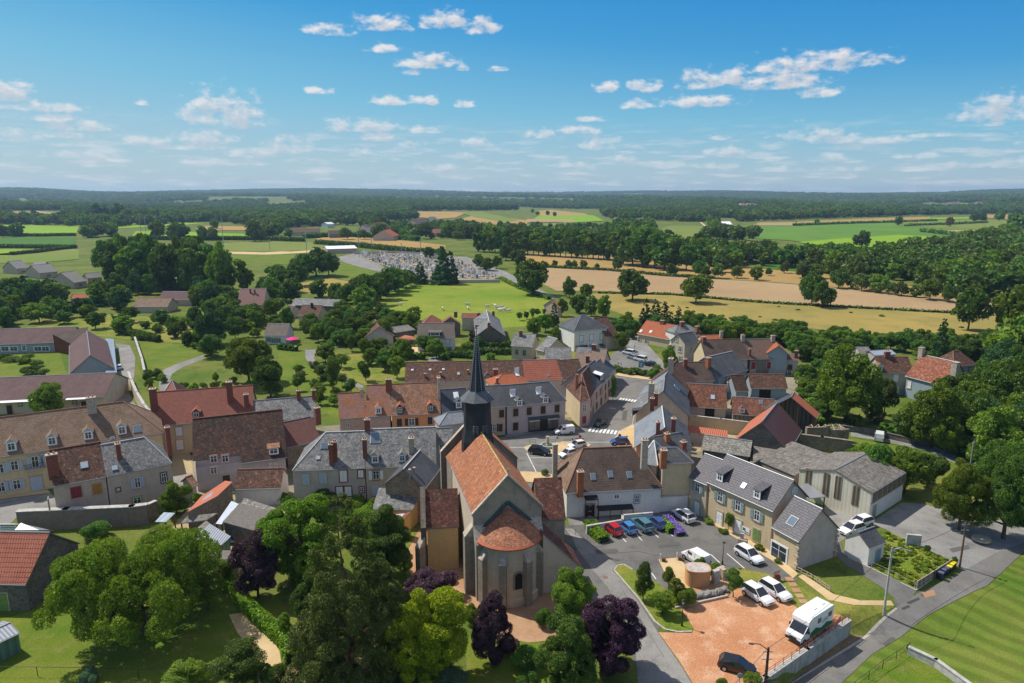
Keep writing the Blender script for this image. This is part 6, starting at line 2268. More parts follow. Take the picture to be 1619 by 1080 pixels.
h = House('grey_outbuilding', 'light grey roofed outbuilding behind the manor trees', (1360,559),(1380,559),4.0,(1368,548.5),25, R_FIBRO, W_GREY, cat='outbuilding')
h = House('grey_outbuilding', 'second grey metal roof just left of the manor wing', (1383,562),(1418,560),4.2,(1400,553),20, R_ZINC, W_GREY, cat='outbuilding')
# --- houses across the orchard
h = House('mansard_house', 'tall white house with steep grey-brown roof and wide dormer', (658.6,534.8),(717.9,534.8),4.6,(690,511),46, roofing('grey_brown_tiles', (0.22,0.175,0.14),(0.18,0.14,0.115),(0.25,0.21,0.17), row=0.3, col=0.25), W_WHITE)
h.dormer(688,528,4.2,1.2, shed=True, cheek=M_DARK)
h.win([(678,540),(690,540),(708,540)],1.1,1.5, style='closed', sh=M_WFRAME)
h.win([(708,553)],2.4,1.3, frame=M_BROWNSH)
h.door([(694.5,553)],1.0,2.1, M_DARK)
h = House('red_pyramid_house', 'dark red pyramid roof rising behind the white mansard house', (668,513),(700,512),6.0,(686,498.5),38, R_RED, W_PINK, hip=(1,1))
h = House('red_gabled_shed', 'open dark red gabled shed right of the mansard house', (729,513),(728,510),4.5,(715,501),35, R_RED, W_TIMBER, width=8, cat='shed')
h = House('bungalow', 'bungalow with red-brown roof and grey gable among the orchard trees', (623,531),(616,518.5),4.0,(604,513),34, R_OLD, W_GREY, width=10)
h = House('flat_roofed_annex', 'pale low-pitched roof beside the red-brown bungalow', (624,526),(657,521),4.6,(642,514),12, R_FIBRO, W_STONED, cat='annex')
slab_roof('terrace_roof', 'orange tiled terrace roof between bungalow and mansard house', [(624,535,2.6),(655,537,2.6),(656,532.5,3.4),(624,527,3.4)], R_TILEORIB, W_PINK, 3, cat='terrace roof', posts=True)
h = House('farmhouse', 'beige farmhouse with long thin red roof by the meadow', (729,502.5),(769,503),5.0,(745,495.8),30, R_RED, W_CREAM)
h.chimney(720.5,493,498, w=1.2, t=0.9)
h.chimney(757,495,500, w=1.2, t=0.9)
h = House('pinkish_house', 'small pinkish house with slate roof left of the stone gable', (749,513),(764,514),6.0,(758,503),30, R_SLATE, W_PINK)
h = House('stone_gabled_house', 'grey stone gable with white edged roof behind the spire', (798.7,531),(790,505),4.4,(772,512.6),36, R_SLATE, W_STONED, ridge_cap=M_RIDGEW, width=10.2)
h.chimney(773,510,520, w=1.2, t=0.9, face='bslope')
h.chimney(780,492,499, w=1.4, t=1.0, face='slope')
h = House('brown_bungalow', 'brown-roofed bungalow with long ridge left of the field path', (209,485),(265,485),2.8,(237,471),32, R_BROWN, W_BEIGE)
h = House('brown_bungalow', 'pair roof bungalow behind the long-ridged brown bungalow', (249,473.5),(303,474),3.0,(276,461),32, R_MAROON, W_BEIGE)
h = House('pink_roofed_house', 'pinkish brown roofed house among the trees left of centre', (374,483),(417,482),3.4,(392,456.5),34, roofing('pinkish_brown_tiles', (0.30,0.16,0.13),(0.25,0.135,0.11),(0.22,0.13,0.11), row=0.3, col=0.25), W_BEIGE)
h.chimney(396,457,463, w=0.6, t=0.6)
h.chimney(403,458,464, w=0.6, t=0.6)
h = House('long_farm_barn', 'long grey slate barn roof beyond the gardens', (460,482),(533,484),4.0,(500,473),28, R_SLATE, W_STONED, cat='barn')
h = House('cottage', 'brown-roofed cottage in front of the long grey barn', (470,499),(503,500),3.0,(493,482.5),36, R_OLD, W_CREAM)
h.chimney(493.5,479,486, w=0.9, t=0.8, mat=M_BLACK)
h = House('cottage', 'small pinkish cottage left of the long grey barn', (448,492),(459,493),3.0,(453,482),34, R_MAROON, W_BEIGE)
h = House('parasol_house', 'grey-brown roofed house with the pink parasol on its terrace', (416.8,530),(453.5,530),3.3,(435,512),36, roofing('grey_brown_tiles', (0.22,0.175,0.14),(0.18,0.14,0.115),(0.25,0.21,0.17)), W_WHITE)
h.win([(424,537),(432,538),(440,538)],1.4,1.4, frame=M_BROWNSH)
h = House('garden_shed', 'tiny beige shed left of the lower meadow', (577,504),(590,504),2.4,(583,497),15, R_FIBRO, W_BEIGE, cat='shed')
for i, (A_, B_, r_) in enumerate([((26,425),(47,423),(38,411)),((47,424),(66,424),(58,414)),((62,432),(92,429),(80,416.5)),((117,447),(138,444),(128,427)),((138,440),(162,438),(150,431))]):
	h = House('holiday_home', 'light grey-roofed modern house at the far left, %s from the left' % nth(i), A_, B_, 3.6, r_, 32, roofing('light_grey_tiles', (0.36,0.345,0.31),(0.32,0.305,0.275),(0.28,0.27,0.25), row=0.4, col=0.3), W_BEIGE, group='light-roofed modern houses')
	h.win([((A_[0] + B_[0]) / 2,(A_[1] + B_[1]) / 2 + 5)],2.4,1.6, frame=M_BLUESH)
h = House('red_cottage', 'small orange-red roof between the left belt trees', (110,472),(143,471),3.0,(125,465),24, R_ORANGE, W_BEIGE)
h = House('changing_rooms', 'white-roofed clubhouse with pinkish wall at the sports ground', (517,394),(565,392.5),4.2,(541,388.3),8, M_WHITEP, W_PINK, cat='clubhouse', thick=0.4)
h = House('changing_rooms', 'small pale hut left of the white-roofed clubhouse', (492,397),(500,397),4.0,(496,392),20, R_ZINC, W_WHITE, cat='hut')
h = House('stadium_stand', 'low brown stand beside the white-roofed clubhouse', (500,398),(517,397),3.4,(508,394.5),10, R_MAROON, W_BROWNM, cat='stand')
for nm, lb, A_, B_, he_, r_, pt, rf, wl in [
	('farm_barn', 'long low farm barn with rusty red roof in the far fields', (461,367),(505,366.5),5,(483,361),20, R_OLD, W_BEIGE),
	('farm_barn', 'long dark barn right of the rusty one', (520,370),(546,369.5),5,(533,364.5),20, R_DARKOLD, W_DARK),
	('farm_house', 'white-roofed building in the far hamlet', (518,354.5),(529,354),6,(523,351),20, M_WHITEP, W_WHITE),
	('farm_house', 'grey-roofed house at the left of the far hamlet', (577,369),(600,368),5,(588,359.5),30, R_SLATE, W_GREY),
	('farm_house', 'brown house in the middle of the far hamlet', (601,360),(618,359),7,(610,351),30, R_OLD, W_PINK),
	('farm_house', 'long orange tiled barn in the far hamlet', (622,374),(638,370),5,(626,360),30, R_ORANGE, W_BEIGE),
	('farm_house', 'low dark roof before the far hamlet', (600,373),(621,373),4,(610,367),25, R_DARKOLD, W_GREY),
	('farm_house', 'pink roofed house right of the far hamlet', (673,369),(698,369),4,(686,362),30, R_RED, W_PINK),
	('farm_house', 'pale house on the hamlet road', (577,359.5),(589,359),5,(583,355),30, R_MAROON, W_CREAM),
	('farm_house', 'mauve roofed house above the hamlet', (658,352),(680,351),6,(668,345.5),30, R_MAROON, W_PINK),
	('farm_house', 'white-walled house above the hamlet', (684,346.5),(692,346),7,(688,342.5),30, R_SLATE, W_WHITE),
	('farm_house', 'light house near the road beyond the cemetery', (738,369),(752,369),5,(745,362),30, R_SLATE, W_CREAM),
	('farm_shed', 'long white-roofed shed at the edge of the right hand fields', (1134,355),(1158,355),6,(1146,350),18, M_WHITEP, W_DARK),
	('farm_house', 'pale house on the wooded hill at right', (1172,325),(1180,325),14,(1176,321),30, R_TAN, W_WHITE),
	('farm_house', 'second pale house on the wooded hill at right', (1183,325),(1194,325),14,(1188,321),30, R_TAN, W_WHITE),
	('farm_house', 'low farm in the clearing near the right horizon', (1508,323.5),(1518,323),16,(1513,319),30, R_TAN, W_CREAM),
	('farm_house', 'row of farm roofs at the far right of the hills', (1552,323),(1572,322),16,(1562,318),30, R_TAN, W_CREAM),
	('farm_house', 'pinkish farm on the left ridge beyond the green fields', (208,331),(222,331),16,(215,327),30, R_RED, W_PINK),
]:
	g0 = G((A_[0] + B_[0]) / 2, A_[1] + 2)
	z_ = g0.z if he_ > 8 or g0.y > 1300 else 0.0
	House(nm, lb, A_, B_, z_ + (he_ if he_ < 10 else 7), r_, pt, rf, wl, z0=z_ - 2)
# --- bottom left corner
h = House('stone_barn', 'rubble stone barn with bright red ribbed tile roof at the left edge', (-60,921.5),(40.8,923.8),3.9,(30,841),40, R_ROWS, W_STONED, cat='barn', ov=0.2)
h.door([(4,955)],1.6,2.3, M_GREENSH)
h = House('green_shed', 'small corrugated green shed at the lower left edge', (-30,1029),(31,1000),2.5,(0,992),14, R_CORR, W_GREENM, cat='shed', ov=0.1)
wall_line('courtyard_wall', 'long brown blockwork wall below the roadside house', [(32,808),(104,805),(208,800.5),(228,798)],3.2,0.9, W_BLOCK, cap=M_CONC)
wall_line('courtyard_wall', 'sloping grey wall end by the round green tree', [(228,800),(244,793)],2.8,0.6, W_STONE)
slab_roof('awning', 'white tarpaulin stretched behind the red-tiled stone barn', [(23,838,3.0),(84,838,2.2),(62,838,3.2),(33,826.5,3.4)], M_WHITEP, W_STONED, 3, cat='tarpaulin', posts=True)
# --- sheds behind the courtyard wall
slab_roof('long_lean_to', 'long narrow lean-to with bright orange tile roof', [(295.6,810,4.2),(343.8,784,4.4),(367.5,761.8,4.6),(356,760,3.9),(318,785,3.5)], R_TILEORIB, W_STONE, 4, cat='lean-to')
slab_roof('felt_roofed_shed', 'square shed with flat brownish-grey felt roof', [(352,825,3.6),(402,839,3.0),(428,808,3.2),(379,795,3.9)], plain('roofing_felt', (0.17,0.15,0.13),0.9, noise=0.3), W_STONED, 3, cat='shed')
slab_roof('tile_topped_wall', 'tiled strip roof behind the felt-roofed shed', [(381,796,3.6),(430,809,3.0),(437,803.5,3.2),(386,787,4.0)], R_SHINGLE, W_STONED, 3, cat='shed')
slab_roof('corrugated_shed', 'garden shed with blue-grey corrugated roof', [(304.5,851,2.6),(350,862,2.4),(365,848,2.8),(332,828,3.3)], R_CORR, W_GREENM, 3, cat='shed')
slab_roof('open_shed', 'open timber shed with pale grey sheet roof', [(284.5,827.5,2.7),(327,822,2.9),(344,811,3.3),(296,816,3.2)], R_FIBRO, W_TIMBER, 3, cat='shed', posts=True)
slab_roof('narrow_lean_to', 'narrow grey lean-to between open shed and corrugated shed', [(293,850,2.4),(306,852,2.6),(333,828,3.0),(326,823,2.9)], R_FIBRO, W_STONED, 3, cat='lean-to')
slab_roof('garden_canopy', 'little garden canopy with pale sheet roof behind the wall', [(245,825,2.3),(262,825.5,2.3),(277,811,2.5),(259,810,2.5)], R_ZINC, W_TIMBER, 2, cat='canopy', posts=True)
slab_roof('yellow_outhouse', 'flat brown-roofed outhouse with lit yellow wall beside the purple tree', [(327,869,2.6),(344,887,2.5),(377,887,2.5),(380,871,2.6)], plain('roofing_felt', (0.17,0.15,0.13),0.9, noise=0.3), W_YELLOW, 3, cat='outhouse')
slab_roof('white_sheet_roof', 'narrow white translucent roof between the small sheds', [(341,828,2.6),(350,829,2.7),(378,797,3.4),(366,792,3.4)], plain('translucent_sheet', (0.5,0.54,0.6),0.4, noise=0.2), W_STONED, 3, cat='canopy', posts=True)
h = House('tiny_house', 'tiny cream outhouse beside the bright orange lean-to', (303,769),(314,765),3.0,(306,760),35, R_TAN, W_CREAM, cat='outhouse', width=3.5)
# ================================================================== the church
def church():
	M_OLDW = render_wall('weathered_east_wall', (0.38,0.31,0.24), dirt=(0.16,0.14,0.12), dirtf=0.7, streak=0.5)
	M_APSE = render_wall('apse_render', (0.56,0.45,0.33), dirt=(0.28,0.22,0.16), dirtf=0.4, streak=0.3)
	M_TSLATE = roofing('tower_slates', (0.035,0.037,0.045),(0.022,0.024,0.03),(0.05,0.055,0.065), row=0.24, col=0.2, patchy=0.5, joint=0.4, rough=0.4)
	h = House('church', 'stone church with red tiled nave roof, round apse and black slate spire', (713.4,736.3),(746.7,814),11.5,(785,722.5),46, R_CHURCH, W_CREAM, cat='church', ov=0.12, sides={'right': M_OLDW, 'left': M_OLDW}, thick=0.2,
			  ridge_cap=plain('lichened_ridge', (0.5,0.36,0.13),0.9, noise=0.4, nscale=3))
	root, o = h.root, h.o
	Z = Vector((0,0,1))
	nv, dv = h.n, h.d            # nv: across to the right; dv: towards the camera (east)
	wall0 = h.a + dv * h.L       # near left eave corner
	# verge coping on the east gable
	mb = MB()
	for e in (h.b, h.c2):
		d = h.r2 - e
		L = d.length
		ax = d.normalized()
		mb.box((e + h.r2) / 2 + Z * 0.1 + dv * 0.02,(L, 0.4,0.22), M_CHST, ax=(ax, dv.copy()))
	cop = mb.build('coping', h.roof, o)
	mb = MB()
	c = h.r2 + Z * 0.1
	mb.box((c.x, c.y, c.z + 0.45),(0.12,0.12,0.9), M_CHST, ax=(nv, -dv))
	mb.box((c.x, c.y, c.z + 0.6),(0.55,0.1,0.12), M_CHST, ax=(nv, -dv))
	mb.build('cross', h.roof, o)
	# mark of an older roof over the apse
	mid = (h.b + h.c2) / 2
	base = Vector((mid.x, mid.y, 0)) - dv * 0.1
	top = base + Z * 12.7 + dv * 0.05
	mb = MB()
	for sg in (-1,1):
		lo = base + nv * sg * 4.4 + Z * 8.4 + dv * 0.05
		d = top - lo
		mb.box((lo + top) / 2,(d.length, 0.3,0.5), plain('lead_flashing', (0.06,0.085,0.10),0.6, noise=0.3), ax=(d.normalized(), dv.copy()))
	mb.build('old_roof_line', root, o)
	# apse
	th = math.atan2(dv.y, dv.x)
	R = 4.0
	mb = MB()
	cen = base + dv * 0.0
	mb.lathe(cen - o + Z * 0,[(R + 0.25,-0.3),(R + 0.25,1.0),(R, 1.15),(R, 8.5)], M_APSE, 24, ang=(th - math.pi / 2, th + math.pi / 2))
	ap = mb.build('apse', root, smooth=False)
	mb = MB()
	mb.lathe(cen - o, [(R + 0.55,8.15),(R + 0.5,8.35),(3.4,9.35),(1.8,10.6),(0.0,11.9)], roofing('apse_tiles', (0.50,0.20,0.10),(0.42,0.165,0.085),(0.34,0.16,0.10), row=0.27, col=0.22, patchy=0.6, speck=(0.38,0.2,0.13)),28, ang=(th - math.pi / 2, th + math.pi / 2))
	mb.build('apse_roof', ap)
	mb = MB()
	mb.lathe(cen - o, [(R + 0.57,8.12),(R + 0.6,8.3),(R + 0.35,8.5)], plain('new_red_tiles', (0.42,0.12,0.06),0.8, noise=0.2),28, ang=(th - math.pi / 2, th + math.pi / 2))
	mb.build('eaves_course', ap)
	# apse window with round head
	for ang, zc in ((math.radians(6),3.6),):
		dd = Vector((math.cos(th + ang), math.sin(th + ang),0))
		t = Vector((0,0,1)).cross(dd)
		q = cen + dd * (R + 0.03) + Z * zc - o
		pts = [q + t * 0.5 - Z * 1.2, q + t * 0.5 + Z * 0.6] + [q + t * 0.5 * math.cos(a) + Z * (0.6 + 0.5 * math.sin(a)) for a in [math.pi * k / 8 for k in range(1,8)]] + [q - t * 0.5 + Z * 0.6, q - t * 0.5 - Z * 1.2]
		mb = MB()
		mb.face(pts[::-1], M_DARK)
		mb.face([p + dd * 0.01 for p in pts], M_DARK)
		w = mb.build('window', ap)
		mb = MB()
		for k in range(9):
			a = math.pi * k / 8
			b_ = q + t * 0.62 * math.cos(a) + Z * (0.6 + 0.62 * math.sin(a))
			mb.box(b_ + dd * 0.03,(0.24,0.12,0.2), W_ASHLAR, ax=(t, dd))
		for sg in (-1,1):
			mb.box(q + t * sg * 0.62 - Z * 0.3 + dd * 0.03,(0.22,0.12,1.8), W_ASHLAR, ax=(t, dd))
		mb.build('surround', w)
	def buttress(p, dd, w, dep, hh, mat=W_ASHLAR):
		"""p: foot on the wall, dd outwards"""
		mb = MB()
		t = Vector((0,0,1)).cross(dd)
		mb.box(p + dd * (dep / 2) + Z * (hh / 2 - 0.3) - o, (w, dep, hh), mat, ax=(t, -dd))
		a_, b_ = p - t * w / 2 + Z * (hh - 0.3), p + t * w / 2 + Z * (hh - 0.3)
		e1, e2 = b_ + dd * dep, a_ + dd * dep
		u1, u2 = b_ + Z * dep * 1.25, a_ + Z * dep * 1.25
		for f in ([e2, e1, u1, u2],[a_, e2, u2],[e1, b_, u1]):
			mb.face([v - o for v in f], M_CHST)
		mb.build('buttress', root)
	for a in (-62,-22,22,62):
		dd = Vector((math.cos(th + math.radians(a)), math.sin(th + math.radians(a)),0))
		buttress(cen + dd * (R - 0.1), dd, 0.9,0.9,6.6)
	lc = h.q[1]
	rc = h.q[2]
	buttress(Vector((lc.x, lc.y, 0)) + nv * 1.0 - dv * 0.1, dv.copy(),1.9,1.7,8.2)
	buttress(Vector((rc.x, rc.y, 0)) - nv * 1.0 - dv * 0.1, dv.copy(),1.8,1.5,8.6)
	buttress(Vector((lc.x, lc.y, 0)) - dv * 0.9,-nv, 1.3,1.1,8.6)
	buttress(Vector((lc.x, lc.y, 0)) - dv * 10.5,-nv, 1.0,0.9,8.6)
	# left chapel
	c = House('chapel', 'chapel', (673.4,835.6),(726,832.5),6.5,(698,773),50, R_CHAPEL, W_OCHRE, ov=0.15, sides={'left': W_ASHLAR})
	def absorb(hh, nm):
		HOUSES.pop()
		r = hh.root
		kids = list(r.children)
		# the chapel is part of the church: hang its roof and wall under one named part
		roof, wall = [k for k in kids if k.name.startswith('roof')][0],[k for k in kids if k.name.startswith('wall')][0]
		off = Vector(r.location) - o
		for k in list(roof.children):
			bpy.data.objects.remove(k)
		wall.name = nm + '_wall'
		roof.name = nm + '_roof'
		for k in (wall, roof):
			k.parent = root
			k.location = Vector(k.location) + off
		for k in kids:
			if k not in (roof, wall):
				k.parent = root
				k.location = Vector(k.location) + off
		bpy.data.objects.remove(r)
		return roof
	# parapet on the chapel's outer gable
	mb = MB()
	e0, e1, rr = c.a, c.c1, c.r1
	rise = (c.hr - c.he)
	pts = [Vector((e0.x, e0.y, 0)) - c.n * 0.4, Vector((e0.x, e0.y, c.he + 0.3)) - c.n * 0.4, Vector((rr.x, rr.y, c.hr + 0.5)), Vector((e1.x, e1.y, c.he + 0.3)) + c.n * 0.4, Vector((e1.x, e1.y, 0)) + c.n * 0.4]
	pts = [p - o for p in pts]
	off = -c.d * 0.7
	mb.face(pts[::-1], W_CREAM)
	mb.face([p + off for p in pts], W_CREAM)
	for i in range(4):
		mb.face([pts[i], pts[i + 1], pts[i + 1] + off, pts[i] + off], M_CHST if 0 < i < 3 else W_ASHLAR)
		mb.face([pts[i] + off, pts[i + 1] + off, pts[i + 1], pts[i]], M_CHST if 0 < i < 3 else W_ASHLAR)
	absorb(c, 'chapel')
	mb.build('gable_parapet', root)
	buttress(Vector((e0.x, e0.y, 0)) - c.d * 0.4,(-c.d * 0.7 - c.n * 0.7).normalized(),0.9,1.2,4.4)
	# right transept and sacristy
	c = House('transept', 'transept', (850,823),(895,821),6.5,(868,755),46, R_CHAPEL, M_OLDW, ov=0.15)
	absorb(c, 'transept')
	c = House('sacristy', 'sacristy', (919.6,896),(905,868),3.5,(0,0),45, R_CHAPEL, M_APSE, ov=0.15, lean=True, width=5.4)
	p, nn = c.hit('left', 890,917)
	p.z = 1.2
	put_window(c.root, p + nn * 0.02 - c.o, nn, 1.2,2.4, 'closed', M_STFR, M_BLACK, name='door')
	absorb(c, 'sacristy')
	# west end: lower roof and the tall front gable behind the tower
	c = House('west', 'west', (702,718),(713,737),10.6,(752,690),45, R_CHURCH, W_ASHLAR, ov=0.12, width=11.0)
	absorb(c, 'west_bay')
	far = h.a - dv * 6.5 + nv * h.w / 2
	cx = Vector((far.x, far.y, 0))
	hw = 5.4
	pts = [cx - nv * hw, cx - nv * hw + Z * 11.3, cx + Z * 17.0, cx + nv * hw + Z * 11.3, cx + nv * hw]
	pts = [p - o for p in pts]
	mb = MB()
	off = -dv * 0.8
	mb.face(pts[::-1], M_OLDW)
	mb.face([p + off for p in pts], M_OLDW)
	mb.face(pts, M_OLDW)
	for i in range(4):
		mb.face([pts[i] + off, pts[i + 1] + off, pts[i + 1], pts[i]], M_CHST)
	mb.build('west_gable', root)
	# tower: slate-hung shaft, skirt roof and tall octagonal spire
	tc = h.a + nv * (h.w / 2 - 0.15) - dv * 2.3
	tc = Vector((tc.x, tc.y, 0))
	def ringz(n, r, z, rot):
		return [tc + Vector((r * math.cos(rot + 2 * math.pi * k / n), r * math.sin(rot + 2 * math.pi * k / n), z)) - o for k in range(n)]
	rot8 = th + math.pi / 8
	mb = MB()
	secs = [(2.75,9.0),(2.55,14.5),(2.2,16.5),(2.08,21.3)]
	rings = [ringz(8, r, z, rot8) for r, z in secs]
	for a_, b_ in zip(rings, rings[1:]):
		for k in range(8):
			j = (k + 1) % 8
			mb.face([a_[k], a_[j], b_[j], b_[k]], M_TSLATE)
	tw = mb.build('tower', root)
	for ang in (-18,20):
		dd = Vector((math.cos(th + math.radians(ang)), math.sin(th + math.radians(ang)),0))
		t = Vector((0,0,1)).cross(dd)
		mb = MB()
		for k in range(6):
			q = tc + dd * 2.12 + Z * (15.9 + k * 0.28) - o
			mb.box(q, (0.85,0.08,0.09), plain('louvre_slat', (0.22,0.22,0.22),0.7), ax=(t, (dd * 0.8 + Z * -0.6).normalized()))
		mb.build('louvre', tw)
	mb = MB()
	r0, r1 = ringz(8,2.75,21.1, rot8), ringz(8,1.3,22.5, rot8)
	for k in range(8):
		j = (k + 1) % 8
		mb.face([r0[k], r0[j], r1[j], r1[k]], roofing('lead_slates', (0.17,0.18,0.19),(0.12,0.13,0.14),(0.2,0.21,0.21), row=0.25, col=0.2))
	mb.face(r0[::-1], M_TSLATE)
	mb.build('spire_skirt', tw)
	mb = MB()
	s0, s1, s2 = ringz(8,1.3,22.45, rot8), ringz(8,0.62,27.2, rot8), ringz(8,0.12,31.2, rot8)
	for a_, b_ in ((s0, s1),(s1, s2)):
		for k in range(8):
			j = (k + 1) % 8
			mb.face([a_[k], a_[j], b_[j], b_[k]], M_TSLATE)
	sp = mb.build('spire', tw)
	# pale crockets up the arrises
	mb = MB()
	for k in range(8):
		for a_, b_, n_ in ((s0, s1,17),(s1, s2,14)):
			for q in range(n_):
				p = a_[k].lerp(b_[k],(q + 0.5) / n_)
				mb.box(p, (0.10,0.10,0.12), plain('pale_lead', (0.40,0.43,0.46),0.5))
	mb.build('crockets', sp)
	mb = MB()
	p = tc + Z * 31.1 - o
	mb.tube([p, p + Z * 1.5],0.05, M_BLACK, 6)
	mb.box(p + Z * 1.05,(0.6,0.06,0.06), M_BLACK, ax=(nv, dv))
	mb.lathe(p + Z * 0.1,[(0.0,-0.14),(0.16,0),(0.0,0.16)], M_RUST, 8)
	mb.build('cross', sp)
church()
# ================================================================== planting
T = tree
# --- around the church and the gardens at the front
T(228,1000,852,270, 'spreading', F_WALNUT, 'huge spreading bright green walnut tree on the lawn at lower left')
T(556,1092,775,200, 'airy', F_OLIVE, 'tall feathery dark olive tree left of the church, reddish trunk showing')
T(478,918,784,152, 'broad', F_BRIGHT, 'bright light green round tree behind the feathery olive tree')
T(612,915,798,78, 'tall', F_DARK, 'dark green upright tree between the feathery olive tree and church')
T(600,975,880,90, 'broad', F_OLIVE, 'dull green rounded tree half behind the feathery tree, church side')
T(500,1010,905,80, 'broad', F_DARK, 'dark tree half behind the feathery tree, garden side')
T(570,860,800,84, 'broad', F_MID, 'green tree behind the tip of the feathery tree')
T(858,990,958,34, 'bush', F_DARK, 'dark bush at the foot of the apse, lane side')
T(745,985,952,34, 'bush', F_MID, 'small bush at the corner buttress left of the apse')
T(800,1030,1000,44, 'bush', F_PURPLE, 'low purple bush under the apse window')
T(640,1060,985,60, 'egg', F_DARK, 'dark shrub between the feathery and the yellow-green tree', name='shrub')
T(330,965,905,70, 'egg', F_WALNUT, 'light shrub under the right edge of the walnut tree', name='shrub')
T(450,1010,965,34, 'bush', F_MID, 'little bush at the bend of the curved hedge')
T(835,1055,1018,46, 'bush', F_DARK, 'bush between the purple tree and the bottom centre tree')
T(135,905,862,60, 'egg', F_DARK, 'dark bush beside the gable of the red-tiled stone barn', name='shrub')
T(150,850,822,50, 'bush', F_DARK, 'dark bush against the brown blockwork wall')
T(255,862,826,60, 'egg', F_WALNUT, 'light bush at the right end of the blockwork wall', name='shrub')
T(686,1080,925,148, 'broad', F_YELLOW, 'yellow-green rounded tree in front of the church apse')
T(778,1050,938,84, 'broad', F_PURPLE, 'dark purple tree just left below the apse')
T(682,950,903,96, 'broad2', F_PURPLE, 'low dusky purple tree behind the yellow-green tree')
T(966,1062,940,118, 'broad', F_PLUM, 'large plum-purple tree beside the lane to the gravel lot')
T(905,988,900,86, 'broad', F_MID, 'leafy green maple right of the apse')
T(896,1098,968,122, 'broad', F_DARK, 'rounded green tree at the bottom centre below the maple')
T(408,945,843,84, 'broad', F_PURPLE, 'blackish purple tree behind the curved hedge')
T(385,1080,1000,100, 'egg', F_DARK, 'dark green shrub beside the sandy garden path', name='shrub')
T(430,1085,1040,50, 'bush', F_DARK, 'small shrub at the end of the garden path')
T(300,1092,1038,75, 'bush', F_WALNUT, 'loose light green shrub at the bottom edge of the lawn')
T(143,1078,1054,34, 'bush', F_BLUE, 'small bluish shrub alone on the lower left lawn')
T(708,1098,1048,74, 'egg', F_BLUE, 'blue-green shrub under the yellow-green tree', name='shrub')
T(356,925,882,50, 'bush', F_MID, 'rounded bush at the start of the curved hedge')
T(640,910,866,34, 'egg', F_WALNUT, 'slender light shrub against the yellow lean-to', name='shrub')
T(600,780,745,40, 'bush', F_MID, 'shrub under the red-framed windows of the slate row')
T(512,800,768,50, 'egg', F_DARK, 'leafy shrub in front of the slate row', name='shrub')
T(560,806,785,40, 'bush', F_WALNUT, 'low garden shrub left of the stone gable')
T(590,812,786,34, 'bush', F_BRIGHT, 'bright garden shrub beside the lean-to roof')
T(280,812,760,58, 'broad', F_MID, 'round green tree by the courtyard wall end')
T(312,795,778,22, 'bush', F_BRIGHT, 'small bright bush beside the orange lean-to')
T(835,1092,1060,40, 'bush', F_DARK, 'small dark bush at the bottom edge near the purple tree')
# --- car park and gravel lot
T(1016,950,880,38, 'egg', F_DARK, 'upright leafy tree on the verge left of the kiosk')
T(1056,935,893,30, 'egg', F_MID, 'tall wispy shrub left of the round kiosk', name='shrub')
T(1066,950,908,34, 'egg', F_MID, 'feathery shrub just in front of the round kiosk', name='shrub')
T(1083,958,925,38, 'bush', F_MID, 'arching shrub at the end of the boulder row')
T(1047,972,934,52, 'fruit', F_WALNUT, 'small open-crowned tree near the lamp post')
T(1159,944,898,38, 'egg', F_DARK, 'bushy tree between the concrete blocks and white cars')
T(1107,903,878,24, 'bush', F_DARK, 'clipped bush behind the white van')
T(1130,908,888,28, 'bush', F_MID, 'bush by the concrete blocks')
T(1508,897,877,12, 'bush', F_DARK, 'small bush at the foot of the pole by the bins')
T(1466,873,860,11, 'bush', F_DARK, 'small bush on the edge of the weedy plot')
T(1436,1030,1018,10, 'bush', F_DARK, 'ivy bush on the low wall corner')
T(1151,842,808,20, 'egg', F_MID, 'climbing rose on the town hall front', name='shrub')
for i, (x, y, w) in enumerate([(1120,827,20),(1142,842,18),(1200,868,20),(1230,890,14),(1205,872,12)]):
	T(x, y, y - 8, w, 'bush', F_WALNUT, 'low flower shrub at the foot of the town hall wall, %s from the left' % nth(i), group='shrubs along the town hall front')
T(1190,1085,1062,34, 'bush', F_WALNUT, 'pale flowering shrub at the bottom edge near the black car')
T(1140,1092,1070,24, 'bush', F_WALNUT, 'small pale shrub left of the pale flowering one')
# --- square
T(861,752,740,14, 'bush', F_OLIVE, 'flower-filled shrub at the corner of the parking bay')
for i, (x, y, w) in enumerate([(975,588,14),(985,590,16),(997,592,16),(1008,592,16),(1018,594,14),(1030,598,18)]):
	T(x, y, y - 12 - (4 if i == 5 else 0), w + 4, 'bush', F_DARK if i % 2 else F_MID, 'shrub in the curved bed in front of the upper car park, %s from the left' % nth(i), group='shrubs of the upper car park bed')
T(984,554,522,28, 'broad', F_MID, 'round tree next to the big white house')
T(1058,588,546,30, 'broad', F_MID, 'leafy tree in front of the beige gabled house')
T(1038,600,572,24, 'egg', F_BRIGHT, 'bright green shrub tree beside the upper car park')
T(969,632,590,14, 'egg', F_DARK, 'ivy growing at the end of the terraced row', name='shrub')
